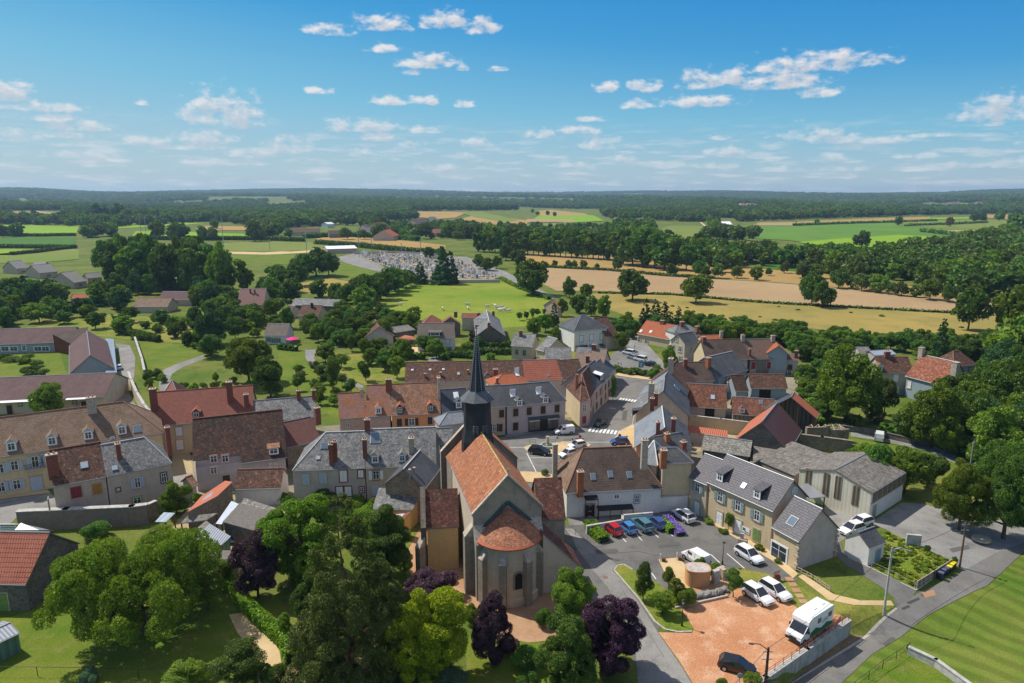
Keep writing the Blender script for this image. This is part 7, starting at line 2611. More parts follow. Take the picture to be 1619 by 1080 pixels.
# --- right of the village
T(1335,668,548,112, 'oak', F_MID, 'huge bright-topped tree left of the manor')
T(1376,672,600,42, 'egg', F_DARK, 'pointed dark tree in front of the manor, left of the lawn')
T(1398,656,592,36, 'broad', F_OLIVE, 'olive dark tree touching the manor wall')
T(1300,662,632,52, 'broad2', F_DARK, 'broad dark bush right of the open barn')
T(1275,615,575,34, 'broad', F_DARK, 'dark tree behind the long brown-roofed house')
T(1385,668,648,30, 'bush', F_OLIVE, 'greyish bush under the pointed dark tree')
T(1472,708,600,100, 'oak', F_MID, 'large tree in front of the manor red roof')
T(1534,704,618,84, 'oak', F_DARK, 'big dark tree right of the large manor tree')
T(1440,700,640,66, 'broad', F_DARK, 'rounded dark tree by the track')
T(1590,690,560,110, 'oak', F_DARK, 'very large dark tree at the right edge by the manor tower')
T(1615,640,540,70, 'oak', F_DARK, 'dark tree at the right edge beyond the manor tower')
T(1492,720,650,60, 'broad', F_MID, 'tree overhanging the track')
T(1560,745,640,90, 'broad', F_MID, 'green tree on the right above the track')
T(1600,730,640,60, 'broad', F_BRIGHT, 'bright green tree at the right edge above the track')
T(1388,775,700,70, 'broad2', F_DARK, 'leafy tree right behind the metal warehouse')
T(1430,780,705,72, 'broad2', F_MID, 'tree between the warehouse and the yellowish tree')
T(1465,770,715,60, 'broad2', F_DARK, 'darker tree behind the yellowish tree')
T(1370,740,700,50, 'broad2', F_MID, 'shrubby tree beside the stone ruin')
T(1343,718,700,30, 'bush', F_BRIGHT, 'bright bush at the foot of the stone ruin')
T(1516,838,728,92, 'broad', F_WALNUT, 'yellowish green tree by the pole at right')
T(1586,852,700,120, 'oak', F_DARK, 'massive dark tree on the right of the parking')
T(1645,860,720,100, 'oak', F_DARK, 'dark tree cut by the right edge beside the parking')
T(1560,780,700,60, 'broad', F_DARK, 'dark tree behind the yellowish green tree')
T(1530,522,447,58, 'broad', F_DARK, 'lone tall tree in the dry pasture at right')
T(1605,528,452,84, 'oak', F_MID, 'large tree at the right edge beside the ploughed field')
T(1630,560,480,70, 'oak', F_DARK, 'dark tree below the large right edge tree')
T(1485,575,502,30, 'conifer', F_DEEP, 'dark spruce behind the manor')
grove([(1100,540),(1180,528),(1320,545),(1400,552),(1560,552),(1619,580),(1619,600),(1560,600),(1480,570),(1420,556),(1340,560),(1290,580),(1262,570),(1240,548)],95,7,8,['broad', 'broad2', 'broad'],[F_DARK, F_MID, F_DARK, F_WALNUT], 'bushy tree in the thicket below the dry pasture', 'thicket along the dry pasture', seed=5, mind=3.5)
grove([(1262,600),(1300,585),(1310,600),(1290,640),(1262,628)],12,5,5.5,['broad', 'fruit'],[F_MID, F_DARK], 'garden tree behind the open barn', 'garden trees behind the open barn', seed=6)
grove([(1500,620),(1619,600),(1619,800),(1570,740),(1540,690),(1500,680)],34,12,11,['oak', 'broad'],[F_DARK, F_MID, F_DEEP, F_DARK], 'large tree in the park right of the manor', 'park trees right of the manor', seed=8, mind=6)
# --- middle: gardens north of the square
tree_row([(1000,475,1.6)],10.5,12.5,['oak'],[F_DARK], 'big dark round tree in the middle of the dry pasture edge', None)
tree_row([(842,466,1.7)],10.5,12.0,['oak'],[F_DARK], 'big round tree beside the road bend', None)
tree_row([(1100,479,1.5)],10,10,['broad2'],[F_MID], 'airy tree in the dry pasture right of the big dark one', None)
tree_row([(1283,482,1.25),(1300,486,1.3)],11,11,['oak'],[F_DARK], 'tree of the pair in the dry pasture', 'pair of trees in the dry pasture')
tree_row([(900,471,1.1),(926,474,1.1),(915,495),(935,500),(955,503),(888,500, .8)],9.5,8,['broad'],[F_MID, F_OLIVE], 'tree between the meadow and the big dark round tree', 'trees beyond the white house')
tree_row([(876,516,1.0),(1021,515),(1035,518,1.05),(1050,518, .9),(1072,516, .8),(1060,530, .8)],11,6,['conifer'],[F_DEEP], 'dark conifer behind the houses north of the square', 'conifers north of the square')
tree_row([(1105,528,1.1),(1125,530),(1140,536),(1090,524),(1165,538),(980,530),(992,528),(1000,535),(1040,530)],8,8,['broad'],[F_DARK, F_MID], 'garden tree behind the orange-roofed house', 'garden trees behind the orange-roofed house')
tree_row([(822,507, .6),(832,505, .6),(842,503, .6),(850,501, .55),(860,499, .5)],7,5.5,['fruit'],[F_DARK], 'small round tree in the row along the meadow edge', 'row of small trees along the meadow edge')
tree_row([(845,530, .9),(862,525),(880,545, .8),(868,548, .6)],7.5,7,['broad'],[F_MID, F_BRIGHT], 'garden tree left of the white house', 'garden trees left of the white house')
# --- orchard and gardens behind the slate row
grove([(510,560),(560,545),(640,560),(640,600),(590,615),(520,600)],13,6.2,6.0,['fruit', 'broad'],[F_MID, F_DARK], 'fruit tree in the orchard behind the orange house row', 'orchard behind the orange house row', seed=12, mind=8)
grove([(455,590),(500,585),(560,620),(545,640),(515,650),(465,615)],14,3.6,4.0,['fruit', 'bush'],[F_DARK, F_OLIVE, F_MID], 'small garden tree along the curved drive', 'garden trees along the curved drive', seed=13, mind=4)
T(526,618,565,24, 'egg', F_DARK, 'upright dark bush beside the curved drive')
T(556,622,596,24, 'egg', F_DARK, 'round dark bush right of the curved drive')
T(507,640,612,16, 'fruit', F_MID, 'slim tree behind the slate roof')
T(395,606,527,84, 'broad', F_WALNUT, 'large bright green tree on the lawn near the driveway')
T(428,628,562,62, 'broad', F_DARK, 'dark green tree right of the large bright lawn tree')
T(80,662,604,64, 'broad2', F_MID, 'rounded green tree in the school courtyard')
T(334,565,525,42, 'broad', F_DARK, 'dark rounded tree above the forked drive')
T(338,545,488,58, 'oak', F_DEEP, 'dark evergreen mound beyond the forked drive')
grove([(230,590),(260,600),(245,640),(228,625)],5,3.2,3.2,['bush'],[F_DARK, F_WALNUT], 'shrub by the stone wall below the driveway', 'shrubs by the stone wall', seed=14, mind=2, name='shrub')
grove([(270,606),(390,600),(400,616),(300,622)],8,2.6,3,['bush'],[F_MID, F_BRIGHT], 'garden shrub behind the red-roofed house', 'shrubs behind the red-roofed house', seed=15, mind=2.5, name='shrub')
tree_row([(8,569),(20,572),(35,575),(45,571,1.2),(58,580),(50,592,1.2),(66,596)],2.6,5.0,['bush'],[F_DARK, F_MID, F_OLIVE], 'round shrub on the school lawn', 'shrubs on the school lawn')
# --- left middle belt of trees and gardens
grove([(90,505),(200,495),(340,505),(345,520),(200,530),(100,515)],12,6.5,8,['fruit', 'broad'],[F_DARK, F_MID], 'orchard tree in the dry meadow behind the school', 'orchard trees behind the school', seed=21, mind=10)
grove([(-40,470),(60,462),(180,478),(300,500),(280,512),(150,500),(60,512),(-40,530)],40,10,10.5,['broad', 'broad2', 'conifer'],[F_DARK, F_MID, F_DEEP], 'garden tree in the left belt of trees', 'left belt of garden trees', seed=22, mind=6)
grove([(330,500),(380,480),(470,495),(560,500),(640,515),(620,545),(560,550),(500,540),(470,520),(400,520),(360,545)],62,7.5,8.5,['broad', 'broad2'],[F_DARK, F_MID, F_DARK, F_WALNUT], 'garden tree among the houses beyond the orchard', 'garden trees beyond the orchard', seed=23, mind=5)
grove([(270,520),(330,540),(350,560),(330,565),(280,545)],10,5,5.5,['broad'],[F_DARK, F_MID], 'tree in the hedge beside the forked drive', 'trees beside the forked drive', seed=24, mind=4)
grove([(-40,450),(20,455),(60,470),(180,455),(300,470),(400,480),(420,500),(320,492),(200,476),(100,482),(-40,500)],52,10.5,11,['broad', 'oak'],[F_DARK, F_MID, F_DEEP, F_OLIVE], 'tree of the wide belt left of the brown-roofed farm', 'wide belt of trees at left', seed=25, mind=7)
# tall wood left
grove([(115,447),(160,437),(240,436),(350,455),(360,468),(300,466),(220,460),(130,456)],34,26,15,['tall', 'tall', 'oak'],[F_DARK, F_MID, F_DARK], 'tall tree in the high wood left of the sports field', 'high wood left of the sports field', seed=26, mind=8, jit=0.12)
tree_row([(345,466),(358,468),(385,468,1.05),(392,466)],19,9,['poplar'],[F_MID], 'loose poplar right of the high wood', 'poplars right of the high wood')
tree_row([(440,458,1.2),(452,462,1.25),(470,452,1.2),(480,440,1.4),(500,436,1.5),(520,437,1.3),(432,475),(460,478),(505,470, .8),(530,475, .8),(548,480, .8),(425,468)],11,13,['oak', 'broad'],[F_DARK], 'dark round tree below the sports field', 'dark trees below the sports field')
tree_row([(570,478,1.2),(585,482,1.35),(602,474,1.3),(615,466,1.3),(630,460,1.2),(642,455, .9),(575,490, .9),(650,452, .7)],12,13,['oak', 'broad'],[F_DARK, F_DARK, F_MID], 'dark tree in the row left of the meadow', 'row of dark trees left of the meadow')
tree_row([(665,449, .95),(700,449,1.3),(712,449,1.35)],17,9,['conifer'],[F_DEEP], 'dark cypress-like conifer in front of the cemetery', 'conifers in front of the cemetery')
tree_row([(640,520),(628,518),(650,525),(668,528, .8),(655,508, .9)],8,9,['broad'],[F_WALNUT, F_MID], 'light tree at the lower meadow edge', 'light trees at the meadow edge')
tree_row([(600,560),(617,575),(640,575),(690,566,1.0),(672,560),(740,560, .8),(610,545)],7,7,['broad', 'fruit'],[F_MID, F_DARK], 'garden tree in front of the white mansard house', 'garden trees round the mansard house')
tree_row([(748,545),(757,552),(765,548)],5,4,['broad'],[F_PURPLE, F_DARK], 'dark shrub tree right of the mansard house', 'dark shrub trees right of the mansard house')
# --- avenue and hedgerows across the fields
tree_row([(757 + k * 8.6,398 + k * 0.55) for k in range(28)],24,15.5,['tall', 'broad'],[F_DARK, F_MID, F_DARK], 'tall plane tree in the long avenue behind the harvested field', 'long avenue behind the harvested field', jit=0.08)
tree_row([(985,418,1.3),(1000,420,1.5),(1018,422,1.4),(1035,424,1.3),(1050,426,1.2),(1068,427,1.0),(1085,428,1.0),(1100,428,1.0)],20,18,['oak', 'broad'],[F_DARK], 'big tree at the dark end of the avenue', 'trees at the end of the avenue')
tree_row([(877,422, .7),(899,424, .8),(908,424, .8),(922,425, .8),(944,426, .5),(976,428,1.2),(1060,436,1.0),(1066,436, .9),(1105,436,1.2),(1115,438,1.1),(1135,440,1.1),(1165,440,1.2),(1196,443,1.3),(1215,436, .7),(1240,432, .9),(1270,440,1.5),(1325,456,1.5),(1292,440,1.1),(1362,460,1.3),(1388,463,1.3),(1345,455),(1375,458),(1410,466),(1425,468),(1447,470),(1470,474,1.4),(1500,478)],7.8,8.2,['broad', 'broad2', 'oak'],[F_DARK, F_MID, F_OLIVE], 'hedgerow tree between the harvested and the bare field', 'hedgerow between the two fields')
tree_row([(758,425),(770,428),(785,425, .8),(700,415, .8),(678,408),(820,418,1.2),(800,412,1.2)],11,11,['broad'],[F_DARK, F_MID], 'tree between the cemetery and the avenue', 'trees between cemetery and avenue')
tree_row([(5,376),(28,374,1.1),(112,358),(108,357),(250,378,1.3),(280,380,1.4),(286,380,1.4),(320,380),(337,380),(403,382,1.3),(412,382),(168,362,1.4),(120,352,1.3),(105,356,1.2),(55,345,1.1),(16,345,1.1),(200,352,1.4),(340,362,1.2),(300,352,1.1)],16,16,['oak', 'broad'],[F_OLIVE, F_DARK, F_MID], 'field tree in the hedgerows between the bright green fields', 'field trees between the green fields')
tree_row([(155,348),(168,348),(188,350),(196,351)],33,24,['conifer', 'tall'],[F_DEEP], 'big dark tree on the left skyline', 'big dark trees on the left skyline')
tree_row([(1420,357),(1500,359.5)],17,16,['oak'],[F_DARK, F_BROWN], 'lone tree in the far green fields at right', None)
tree_row([(1540,352),(1552,351),(1362,392, .9),(1580,349),(1602,349),(1610,371,1.5),(1291,354.5, .5)],18,22,['oak'],[F_DARK], 'tree on the edge of the far green fields', 'trees on the edge of the far green fields')
tree_row([(850,341),(842,337),(866,341),(877,342.5)],11,11,['oak'],[F_DARK], 'tree by the small far fields', 'trees by the small far fields')
hedge([(0,392),(60,392.5),(120,393)],4,3.0, F_DARK, 'dark field hedge between the two left green fields', dens=6, size=.8)
hedge([(0,373.5),(60,374),(120,373)],4,3.2, F_DARK, 'dark hedge under the brightest left field', dens=6, size=.8)
hedge([(205,380),(300,379),(420,380),(480,382)],5,4.0, F_DARK, 'dark hedge above the sports field', dens=5, size=.8)
hedge([(18,404),(60,400),(120,392)],3,2.6, F_DARK, 'slanting hedge in the left olive field', dens=6, size=.8)
hedge([(500,386),(570,391),(640,399),(700,403)],6,4.0, F_DARK, 'hedge behind the cemetery', dens=5, size=.8)
hedge([(480,377),(540,374),(610,376),(660,381)],6,5.0, F_DARK, 'dark hedge below the far farm roofs', dens=4, size=1.0)
hedge([(860,423),(960,428),(1055,437),(1130,441)],2.5,1.6, F_OLIVE, 'low hedge between harvested and bare field', dens=8, size=.5)
hedge([(945,464),(1060,466.5),(1200,479),(1380,489),(1570,499)],1.5,1.0, F_OLIVE, 'thin weedy strip below the bare field', dens=8, size=.4)
hedge([(1255,357.5),(1330,354.5),(1420,352),(1480,350)],4,3, F_DARK, 'far hedge above the large green field', dens=2, size=1.6)
hedge([(1430,358),(1500,356),(1560,353)],3,3, F_DARK, 'far hedge between the right hand fields', dens=2, size=1.6)
hedge([(1456,367),(1500,372),(1530,377)],6,4, F_DARK, 'far hedge beside the brown field', dens=2, size=1.4)
hedge([(790,441),(820,456),(868,474)],2.0,1.5, F_MID, 'low roadside hedge on the bend', dens=10, size=.5)
# --- garden hedges
hedge([(355,918),(375,945),(400,975),(428,1000),(452,1022),(462,1050)],1.3,1.5, F_HEDGE, 'long curved bright green hedge beside the sandy garden path', dens=90, size=.2)
hedge([(933,832),(940,845),(956,858)],1.9,1.1, F_HEDGE, 'clipped green hedge left of the red car', dens=110, size=.17)
hedge([(1043,826),(1052,835),(1062,844)],1.2,1.0, F_HEDGE, 'clipped hedge between blue car and lavender', dens=110, size=.17)
hedge([(1054,820),(1064,833),(1077,848)],1.5,0.7, F_LAV, 'purple lavender hedge in front of the white car', dens=150, size=.14)
hedge([(186,525),(252,541)],2.0,2.2, F_DARK, 'dark hedge behind the stone wall', dens=20, size=.4)
hedge([(212,537),(245,539),(252,539)],2.0,1.8, F_DARK, 'dark hedge along the lawn top', dens=20, size=.4)
hedge([(440,552),(470,555)],1.6,1.8, F_DARK, 'hedge in front of the house with the pink parasol', dens=20, size=.4)
hedge([(700,564),(745,566),(745,560),(812,560)],1.8,1.8, F_DARK, 'dark clipped hedge right of the mansard house', dens=30, size=.4)
hedge([(697,560),(703,570)],2.2,2.0, F_BRIGHT, 'bright clipped hedge by the mansard house drive', dens=30, size=.4)
hedge([(755,552),(808,553)],1.8,2.4, F_DARK, 'tall dark hedge in front of the stone gable house', dens=30, size=.4)
hedge([(770,569),(782,569)],1.6,1.8, F_BRIGHT, 'short bright hedge behind the church spire', dens=30, size=.4)
hedge([(580,563),(620,566),(672,568)],1.6,1.8, F_DARK, 'dark hedge in front of the red-roofed bungalow', dens=20, size=.4)
hedge([(1262,632),(1310,637)],2.2,1.8, F_DARK, 'dark clipped hedge beyond the open barn', dens=30, size=.35)
# --- woods seen as a mass
OPEN_PX = [[(-60,404),(-60,356),(130,356),(130,392)],[(0,346),(0,333),(100,333),(95,346)],[(15,352),(20,344),(260,346),(260,352)],[(140,362),(330,351),(412,358),(420,379),(205,379)],
		   [(640,345),(645,334),(950,331),(960,353),(835,359),(720,352)],[(1040,364),(1055,355),(1118,355),(1132,372),(1110,382),(1070,382)],[(1136,376),(1136,352),(1260,347),(1480,340),(1680,337),(1680,378),(1560,379),(1440,386),(1385,393),(1300,392)],
		   [(325,320),(325,311),(458,311),(458,320)],[(200,336),(205,328),(250,329),(250,336)],[(1158,334),(1165,322),(1200,323),(1200,333)],[(1452,330),(1452,321),(1550,321),(1550,330)],[(415,329),(420,319),(487,318),(487,327)],
		   [(455,375),(455,358),(600,355),(960,300),(960,300),(615,378)],[(27,325),(27,318),(50,318),(50,325)],[(1125,356),(1128,345),(1165,345),(1165,356)],[(570,376),(640,356),(700,352),(705,378)]]
OPEN_PX[12] = [(440,375),(450,360),(570,356),(590,378)]
def FIELD_HIT(a, b):
	for g in OPEN_PX:
		c = False
		j = len(g) - 1
		for i in range(len(g)):
			if (g[i][1] > b) != (g[j][1] > b) and a < (g[j][0] - g[i][0]) * (b - g[i][1]) / (g[j][1] - g[i][1]) + g[i][0]:
				c = not c
			j = i
		if c:
			return True
	return False
def open_land(x, y):
	return FIELD_HIT(*proj(Vector((x, y, hgt(x, y)))))
wood('woodland', [(1125,434),(1110,412),(1135,400),(1200,408),(1300,413),(1370,415),(1420,404),(1500,398),(1560,394),(1680,390),(1680,480),(1600,478),(1530,468),(1460,455),(1400,446),(1330,440),(1280,428),(1200,420)],0.011,13,14,['broad', 'oak'],[F_DARK, F_MID, F_DARK, F_OLIVE],31, 'dense wood below the large green field at right')
wood('woodland', [(1560,560),(1700,500),(1700,700),(1640,700)],0.012,12,13,['broad', 'oak'],[F_DARK, F_MID],32, 'wood beyond the right edge of the village')
wood('woodland', [(955,378),(985,362),(1030,362),(1042,392),(1120,396),(1115,410),(1080,418),(1020,404),(960,395)],0.010,15,15,['broad', 'oak'],[F_DARK, F_MID],33, 'wood behind the dark end of the avenue')
rgw = random.Random(9)
def polar(n, r0, r1, a0, a1, power=1.0):
	out = []
	for _ in range(n):
		r = r0 + (r1 - r0) * rgw.random() ** power
		a = a0 + (a1 - a0) * rgw.random()
		out.append((r * math.sin(a), r * math.cos(a)))
	return [q for q in out if not open_land(*q)]
def clump_filter(q, s=160.0, thr=-0.15):
	x, y = q
	return math.sin(x / s + 2 * math.sin(y / (s * 1.7))) * math.sin(y / s * 0.9 + 1.3 * math.sin(x / (s * 1.3))) > thr
wood('woodland', None, 0,15,17,['broad', 'oak'],[F_DARK, F_OLIVE, F_MID],34, 'wooded belts in the middle distance', pts=[q for q in polar(9000,820,1500,-0.85,0.85) if clump_filter(q, 120,0.05)])
wood('woodland', None, 0,16,21,['broad', 'oak'],[F_DARK, F_OLIVE, F_DARK],35, 'forest covering the valley beyond the fields', pts=[q for q in polar(26000,1450,3200,-0.85,0.85) if clump_filter(q, 300,-0.45)])
wood('woodland', None, 0,20,42,['broad', 'oak'],[F_DARK, F_OLIVE],36, 'forested hills along the horizon', pts=[q for q in polar(26000,3100,8600,-0.85,0.85,0.8) if clump_filter(q, 500,-0.62)])
wood('woodland', [(-80,352),(-80,330),(150,330),(420,350),(470,362),(480,375),(420,378),(260,365),(120,356)],0.003,14,17,['broad', 'oak'],[F_OLIVE, F_DARK],37, 'scattered far copses among the bright green fields', skip=open_land)
wood('woodland', [(590,372),(620,355),(720,352),(760,358),(960,360),(1000,356),(980,385),(900,382),(760,385),(700,378),(640,378)],0.0028,8,10,['broad', 'oak'],[F_DARK, F_MID],38, 'trees among the far hamlet')
wood('undergrowth', [(450,1010),(560,1000),(640,1040),(650,1095),(455,1095)],0.12,1.0,1.6,['bush'],[F_DARK, F_WALNUT],41, 'low undergrowth beneath the feathery tree')
wood('undergrowth', [(655,905),(740,905),(735,940),(700,960),(660,940)],0.08,1.2,1.6,['bush'],[F_PURPLE, F_DARK],42, 'low plants between the chapel and yellow-green tree')
wood('garden_growth', [(440,792),(600,790),(640,815),(640,850),(560,870),(440,830)],0.06,1.8,2.6,['bush', 'broad'],[F_DARK, F_BRIGHT, F_WALNUT],43, 'dense garden growth below the slate row')
wood('weeds', [(1378,896),(1402,842),(1450,864),(1498,887),(1448,929)],2.2, .35, .8,['bush'],[F_WALNUT, F_YELLOW, F_WALNUT],44, 'tall weeds covering the plot behind the hut')
wood('thicket', [(1262,640),(1330,650),(1400,690),(1330,672),(1290,676)],0.06,2.4,3.4,['bush', 'broad'],[F_DARK, F_MID],45, 'thicket between the open barn and the track')
wood('garden_growth', [(200,500),(420,500),(640,510),(640,545),(540,552),(440,548),(350,560),(230,540)],0.012,3.0,4.2,['bush', 'broad'],[F_DARK, F_MID, F_WALNUT],51, 'garden shrubs and hedges among the middle houses', skip=lambda x, y: keep_clear((x, y)))
wood('garden_growth', [(-40,455),(180,460),(430,475),(560,470),(560,500),(300,505),(60,500),(-40,540)],0.008,4.0,5.5,['bush', 'broad'],[F_DARK, F_MID, F_OLIVE],52, 'bushes under the left belt of trees', skip=lambda x, y: keep_clear((x, y)))
wood('garden_growth', [(580,545),(660,550),(830,560),(830,568),(640,572),(500,570)],0.012,2.0,3.2,['bush'],[F_DARK, F_MID],53, 'low garden planting before the mansard house', skip=lambda x, y: keep_clear((x, y)))
wood('garden_growth', [(1262,590),(1330,570),(1500,570),(1619,600),(1619,760),(1500,715),(1400,690),(1400,650),(1330,600)],0.02,4.0,6.0,['bush', 'broad'],[F_DARK, F_MID],54, 'undergrowth beneath the manor trees', skip=lambda x, y: keep_clear((x, y)))
wood('tufts', [(950,475),(1200,482),(1570,503),(1560,525),(1250,512),(1000,500)],0.0022, .7,2.2,['bush'],[F_OLIVE, F_WALNUT],55, 'weed tufts in the dry pasture')
# ================================================================== vehicles
M_TYRE = plain('tyre_rubber', (0.02,0.02,0.02),0.8)
M_RIM = plain('alloy_rim', (0.45,0.46,0.48),0.35, metal=0.7)
M_CARGL = plain('car_glass', (0.02,0.024,0.03),0.06, spec=0.8)
M_LAMP = plain('headlight_glass', (0.7,0.72,0.74),0.15, spec=0.8)
M_TAIL = plain('tail_light', (0.3,0.01,0.01),0.25)
M_TRIM = plain('black_trim', (0.025,0.025,0.027),0.6)
M_PLATE = plain('number_plate', (0.65,0.65,0.6),0.5)
# x of each station, half width, sill z, belt z ; roof stations: x, half width, z
CARS = {
	'hatch': dict(L=4.0, W=0.87, body=[(-2.0, .74, .35, .80),(-1.9, .83, .24, .92),(-1.2, .87, .22, .95),(0.2, .87, .22, .93),(1.0, .87, .22, .90),(1.7, .80, .24, .74),(2.0, .62, .32, .58)],
				  cab=[(-1.88, .78, .92),(1.02, .80, .90)], roof=[(-1.45, .60,1.44),(0.15, .62,1.49)]),
	'suv': dict(L=4.5, W=0.93, body=[(-2.25, .80, .40, .95),(-2.15, .90, .30,1.05),(-1.3, .93, .28,1.05),(0.3, .93, .28,1.03),(1.2, .93, .28,1.0),(1.95, .88, .30, .86),(2.25, .70, .38, .68)],
				cab=[(-2.12, .84,1.05),(1.15, .86,1.0)], roof=[(-1.75, .66,1.62),(0.2, .68,1.67)]),
	'van': dict(L=4.4, W=0.92, body=[(-2.2, .84, .40,1.0),(-2.18, .90, .28,1.1),(-1.3, .92, .26,1.1),(0.3, .92, .26,1.08),(1.2, .92, .26,1.02),(1.9, .86, .28, .86),(2.2, .68, .36, .64)],
				cab=[(-2.18, .88,1.1),(1.3, .86,1.02)], roof=[(-2.1, .78,1.86),(0.55, .76,1.84)]),
}
CAR_MESH = {}
def car_parts(kind, panel=False):
	if (kind, panel) in CAR_MESH:
		return CAR_MESH[kind, panel]
	K = CARS[kind]
	mats0 = plain('car_paint_white', (0.72,0.72,0.72),0.3, spec=0.5, coat=0.6)
	mb = MB()
	rings = []
	for (x, w, z0, z1) in K['body']:
		zm = z0 + (z1 - z0) * 0.55
		rings.append([Vector((x, -w * .9, z0)), Vector((x, -w, zm)), Vector((x, -w * .95, z1)), Vector((x, -w * .5, z1 + .04)), Vector((x, w * .5, z1 + .04)), Vector((x, w * .95, z1)), Vector((x, w, zm)), Vector((x, w * .9, z0))])
	for a, b in zip(rings, rings[1:]):
		for k in range(8):
			j = (k + 1) % 8
			mb.face([a[k], b[k], b[j], a[j]][::-1], mats0)
	mb.face(rings[0][::-1], mats0)
	mb.face(rings[-1], mats0)
	for sx in (-K['L'] * .31, K['L'] * .31):      # dark wheel arches
		for sy in (-1,1):
			c = Vector((sx, sy * (K['W'] + .004), .34))
			mb.face([c + Vector((math.cos(t) * .40,0, math.sin(t) * .40)) for t in [math.pi * 2 * i / 14 for i in range(14)]][::sy], M_TRIM)
	body = mb.mesh('body')
	(x0, w0, z0),(x1, w1, z1) = K['cab']
	(xa, wa, za),(xb, wb, zb) = K['roof']
	mb = MB()
	lo = [Vector((x0,-w0, z0)), Vector((x1,-w1, z1)), Vector((x1, w1, z1)), Vector((x0, w0, z0))]
	hi = [Vector((xa, -wa, za)), Vector((xb, -wb, zb)), Vector((xb, wb, zb)), Vector((xa, wa, za))]
	for k in range(4):
		j = (k + 1) % 4
		mb.face([lo[k], lo[j], hi[j], hi[k]], mats0 if panel and k != 1 else M_CARGL)
	gl = mb.mesh('windows')
	mb = MB()
	mb.prism([p + Vector((0,0, .03)) for p in hi],0, .06, mats0)
	for k in range(4):                                          # pillars
		mb.tube([lo[k] + Vector((0,0, .0)), hi[k]], .045, mats0,5)
	for sy in (-1,1):
		m0 = Vector((x0 * .25, sy * w0 * 1.0, z0))
		m1 = Vector((xa * .3, sy * wa, za))
		mb.tube([m0, m1], .04, mats0 if panel else M_TRIM, 5)
		if panel:
			c = (Vector((x1, sy * w1, z1)) * .35 + Vector((xb, sy * wb, zb)) * .25 + m0 * .2 + m1 * .2) + Vector((0, sy * .03,0))
			mb.box(c, (.8, .03, .42), M_CARGL)
	roof = mb.mesh('roof')
	wh = MB()
	wh.tube([(0,-.11,0),(0, .11,0)], .32, M_TYRE, 14)
	rim = MB()
	rim.tube([(0,-.125,0),(0, .125,0)], .2, M_RIM, 10)
	f = K['body'][-1]
	r = K['body'][0]
	hl = MB()
	hl.box((0,0,0),(.22, .34, .14), M_LAMP)
	tl = MB()
	tl.box((0,0,0),(.1, .16, .30), M_TAIL)
	mi = MB()
	mi.box((0,0,0),(.14, .2, .13), mats0)
	pl = MB()
	pl.box((0,0,0),(.03, .52, .12), M_PLATE)
	gr = MB()
	gr.box((0,0,0),(.05, .8, .14), M_TRIM)
	CAR_MESH[kind, panel] = (body, gl, roof, wh.mesh('tyre'), rim.mesh('rim'), hl.mesh('headlight'), tl.mesh('tail_light'), mi.mesh('mirror'), pl.mesh('number_plate'), gr.mesh('grille'), K)
	return CAR_MESH[kind, panel]
def car(rear, front, kind, col, label, name='parked_car', panel=False, group=None, cat='car'):
	a, b = G(*rear), G(*front)
	c = (a + b) / 2
	rz = math.atan2(b.y - a.y, b.x - a.x)
	me = car_parts(kind, panel)
	K = me[-1]
	root = empty(name, (c.x, c.y, hgt(c.x, c.y) + .05), rz, label, cat, group)
	paint = plain('car_paint_%d_%d_%d' % tuple(int(x * 99) for x in col), col, 0.28, spec=0.5, coat=0.6)
	def put(i, nm, loc, par=root, rot=None, painted=False):
		o = bpy.data.objects.new(nm, me[i])
		o.parent = par
		o.location = loc
		if rot:
			o.rotation_euler = rot
		COL.objects.link(o)
		if painted:
			for s_ in o.material_slots:
				if s_.material and s_.material.name.startswith('car_paint'):
					s_.link = 'OBJECT'
					s_.material = paint
		return o
	put(0, 'body', (0,0,0), painted=True)
	put(1, 'windows', (0,0,0), painted=True)
	put(2, 'roof', (0,0,0), painted=True)
	for sx in (-K['L'] * .31, K['L'] * .31):
		for sy in (-1,1):
			w = put(3, 'wheel', (sx, sy * (K['W'] - .1), .32))
			put(4, 'rim', (0,0,0), par=w)
	f, r = K['body'][-1], K['body'][0]
	for sy in (-1,1):
		put(5, 'headlight', (f[0] - .14, sy * f[1] * .88, f[3] - .02))
		put(6, 'tail_light', (r[0] + .0, sy * r[1] * .92, r[3] - .16))
		put(7, 'mirror', (K['cab'][1][0] - .45, sy * (K['W'] + .1), K['cab'][1][2] + .12), painted=True)
	put(8, 'number_plate', (f[0] + .01,0, .46))
	put(8, 'number_plate', (r[0] - .01,0, .62))
	put(9, 'grille', (f[0] + .005,0, f[3] - .08))
	return root
WHT, RED, LBL, DBL, TEAL, BLK, GRY, DGR = (.74, .74, .74),(.45, .008, .02),(.05, .2, .48),(.03, .08, .26),(.07, .19, .23),(.008, .008, .01),(.25, .27, .28),(.03, .05, .045)
car((979,850),(957,833), 'hatch', RED, 'red hatchback at the left end of the parked row')
car((1001,847),(981,831), 'hatch', LBL, 'bright blue hatchback next to the red one')
car((1025,843),(1005,827), 'suv', TEAL, 'teal grey people carrier between two blue cars')
car((1048,840),(1028,824), 'hatch', DBL, 'dark blue estate at the right end of the parked row')
car((1093,829),(1068,813), 'suv', WHT, 'white car parked by the lavender hedge')
car((1113,897),(1086,880), 'van', WHT, 'white panel van beside the round kiosk', 'panel_van', True, cat='van')
car((1168,874),(1200,894), 'suv', WHT, 'white estate car parked in front of the town hall')
car((1177,934),(1218,961), 'suv', WHT, 'white SUV with black roof glass on the gravel next to the round bush')
car((1206,929),(1244,953), 'suv', WHT, 'white SUV with roof bars on the gravel nearest the lawn steps')
car((1140,1053),(1190,1067), 'hatch', BLK, 'black car with silver roof line at the bottom of the gravel')
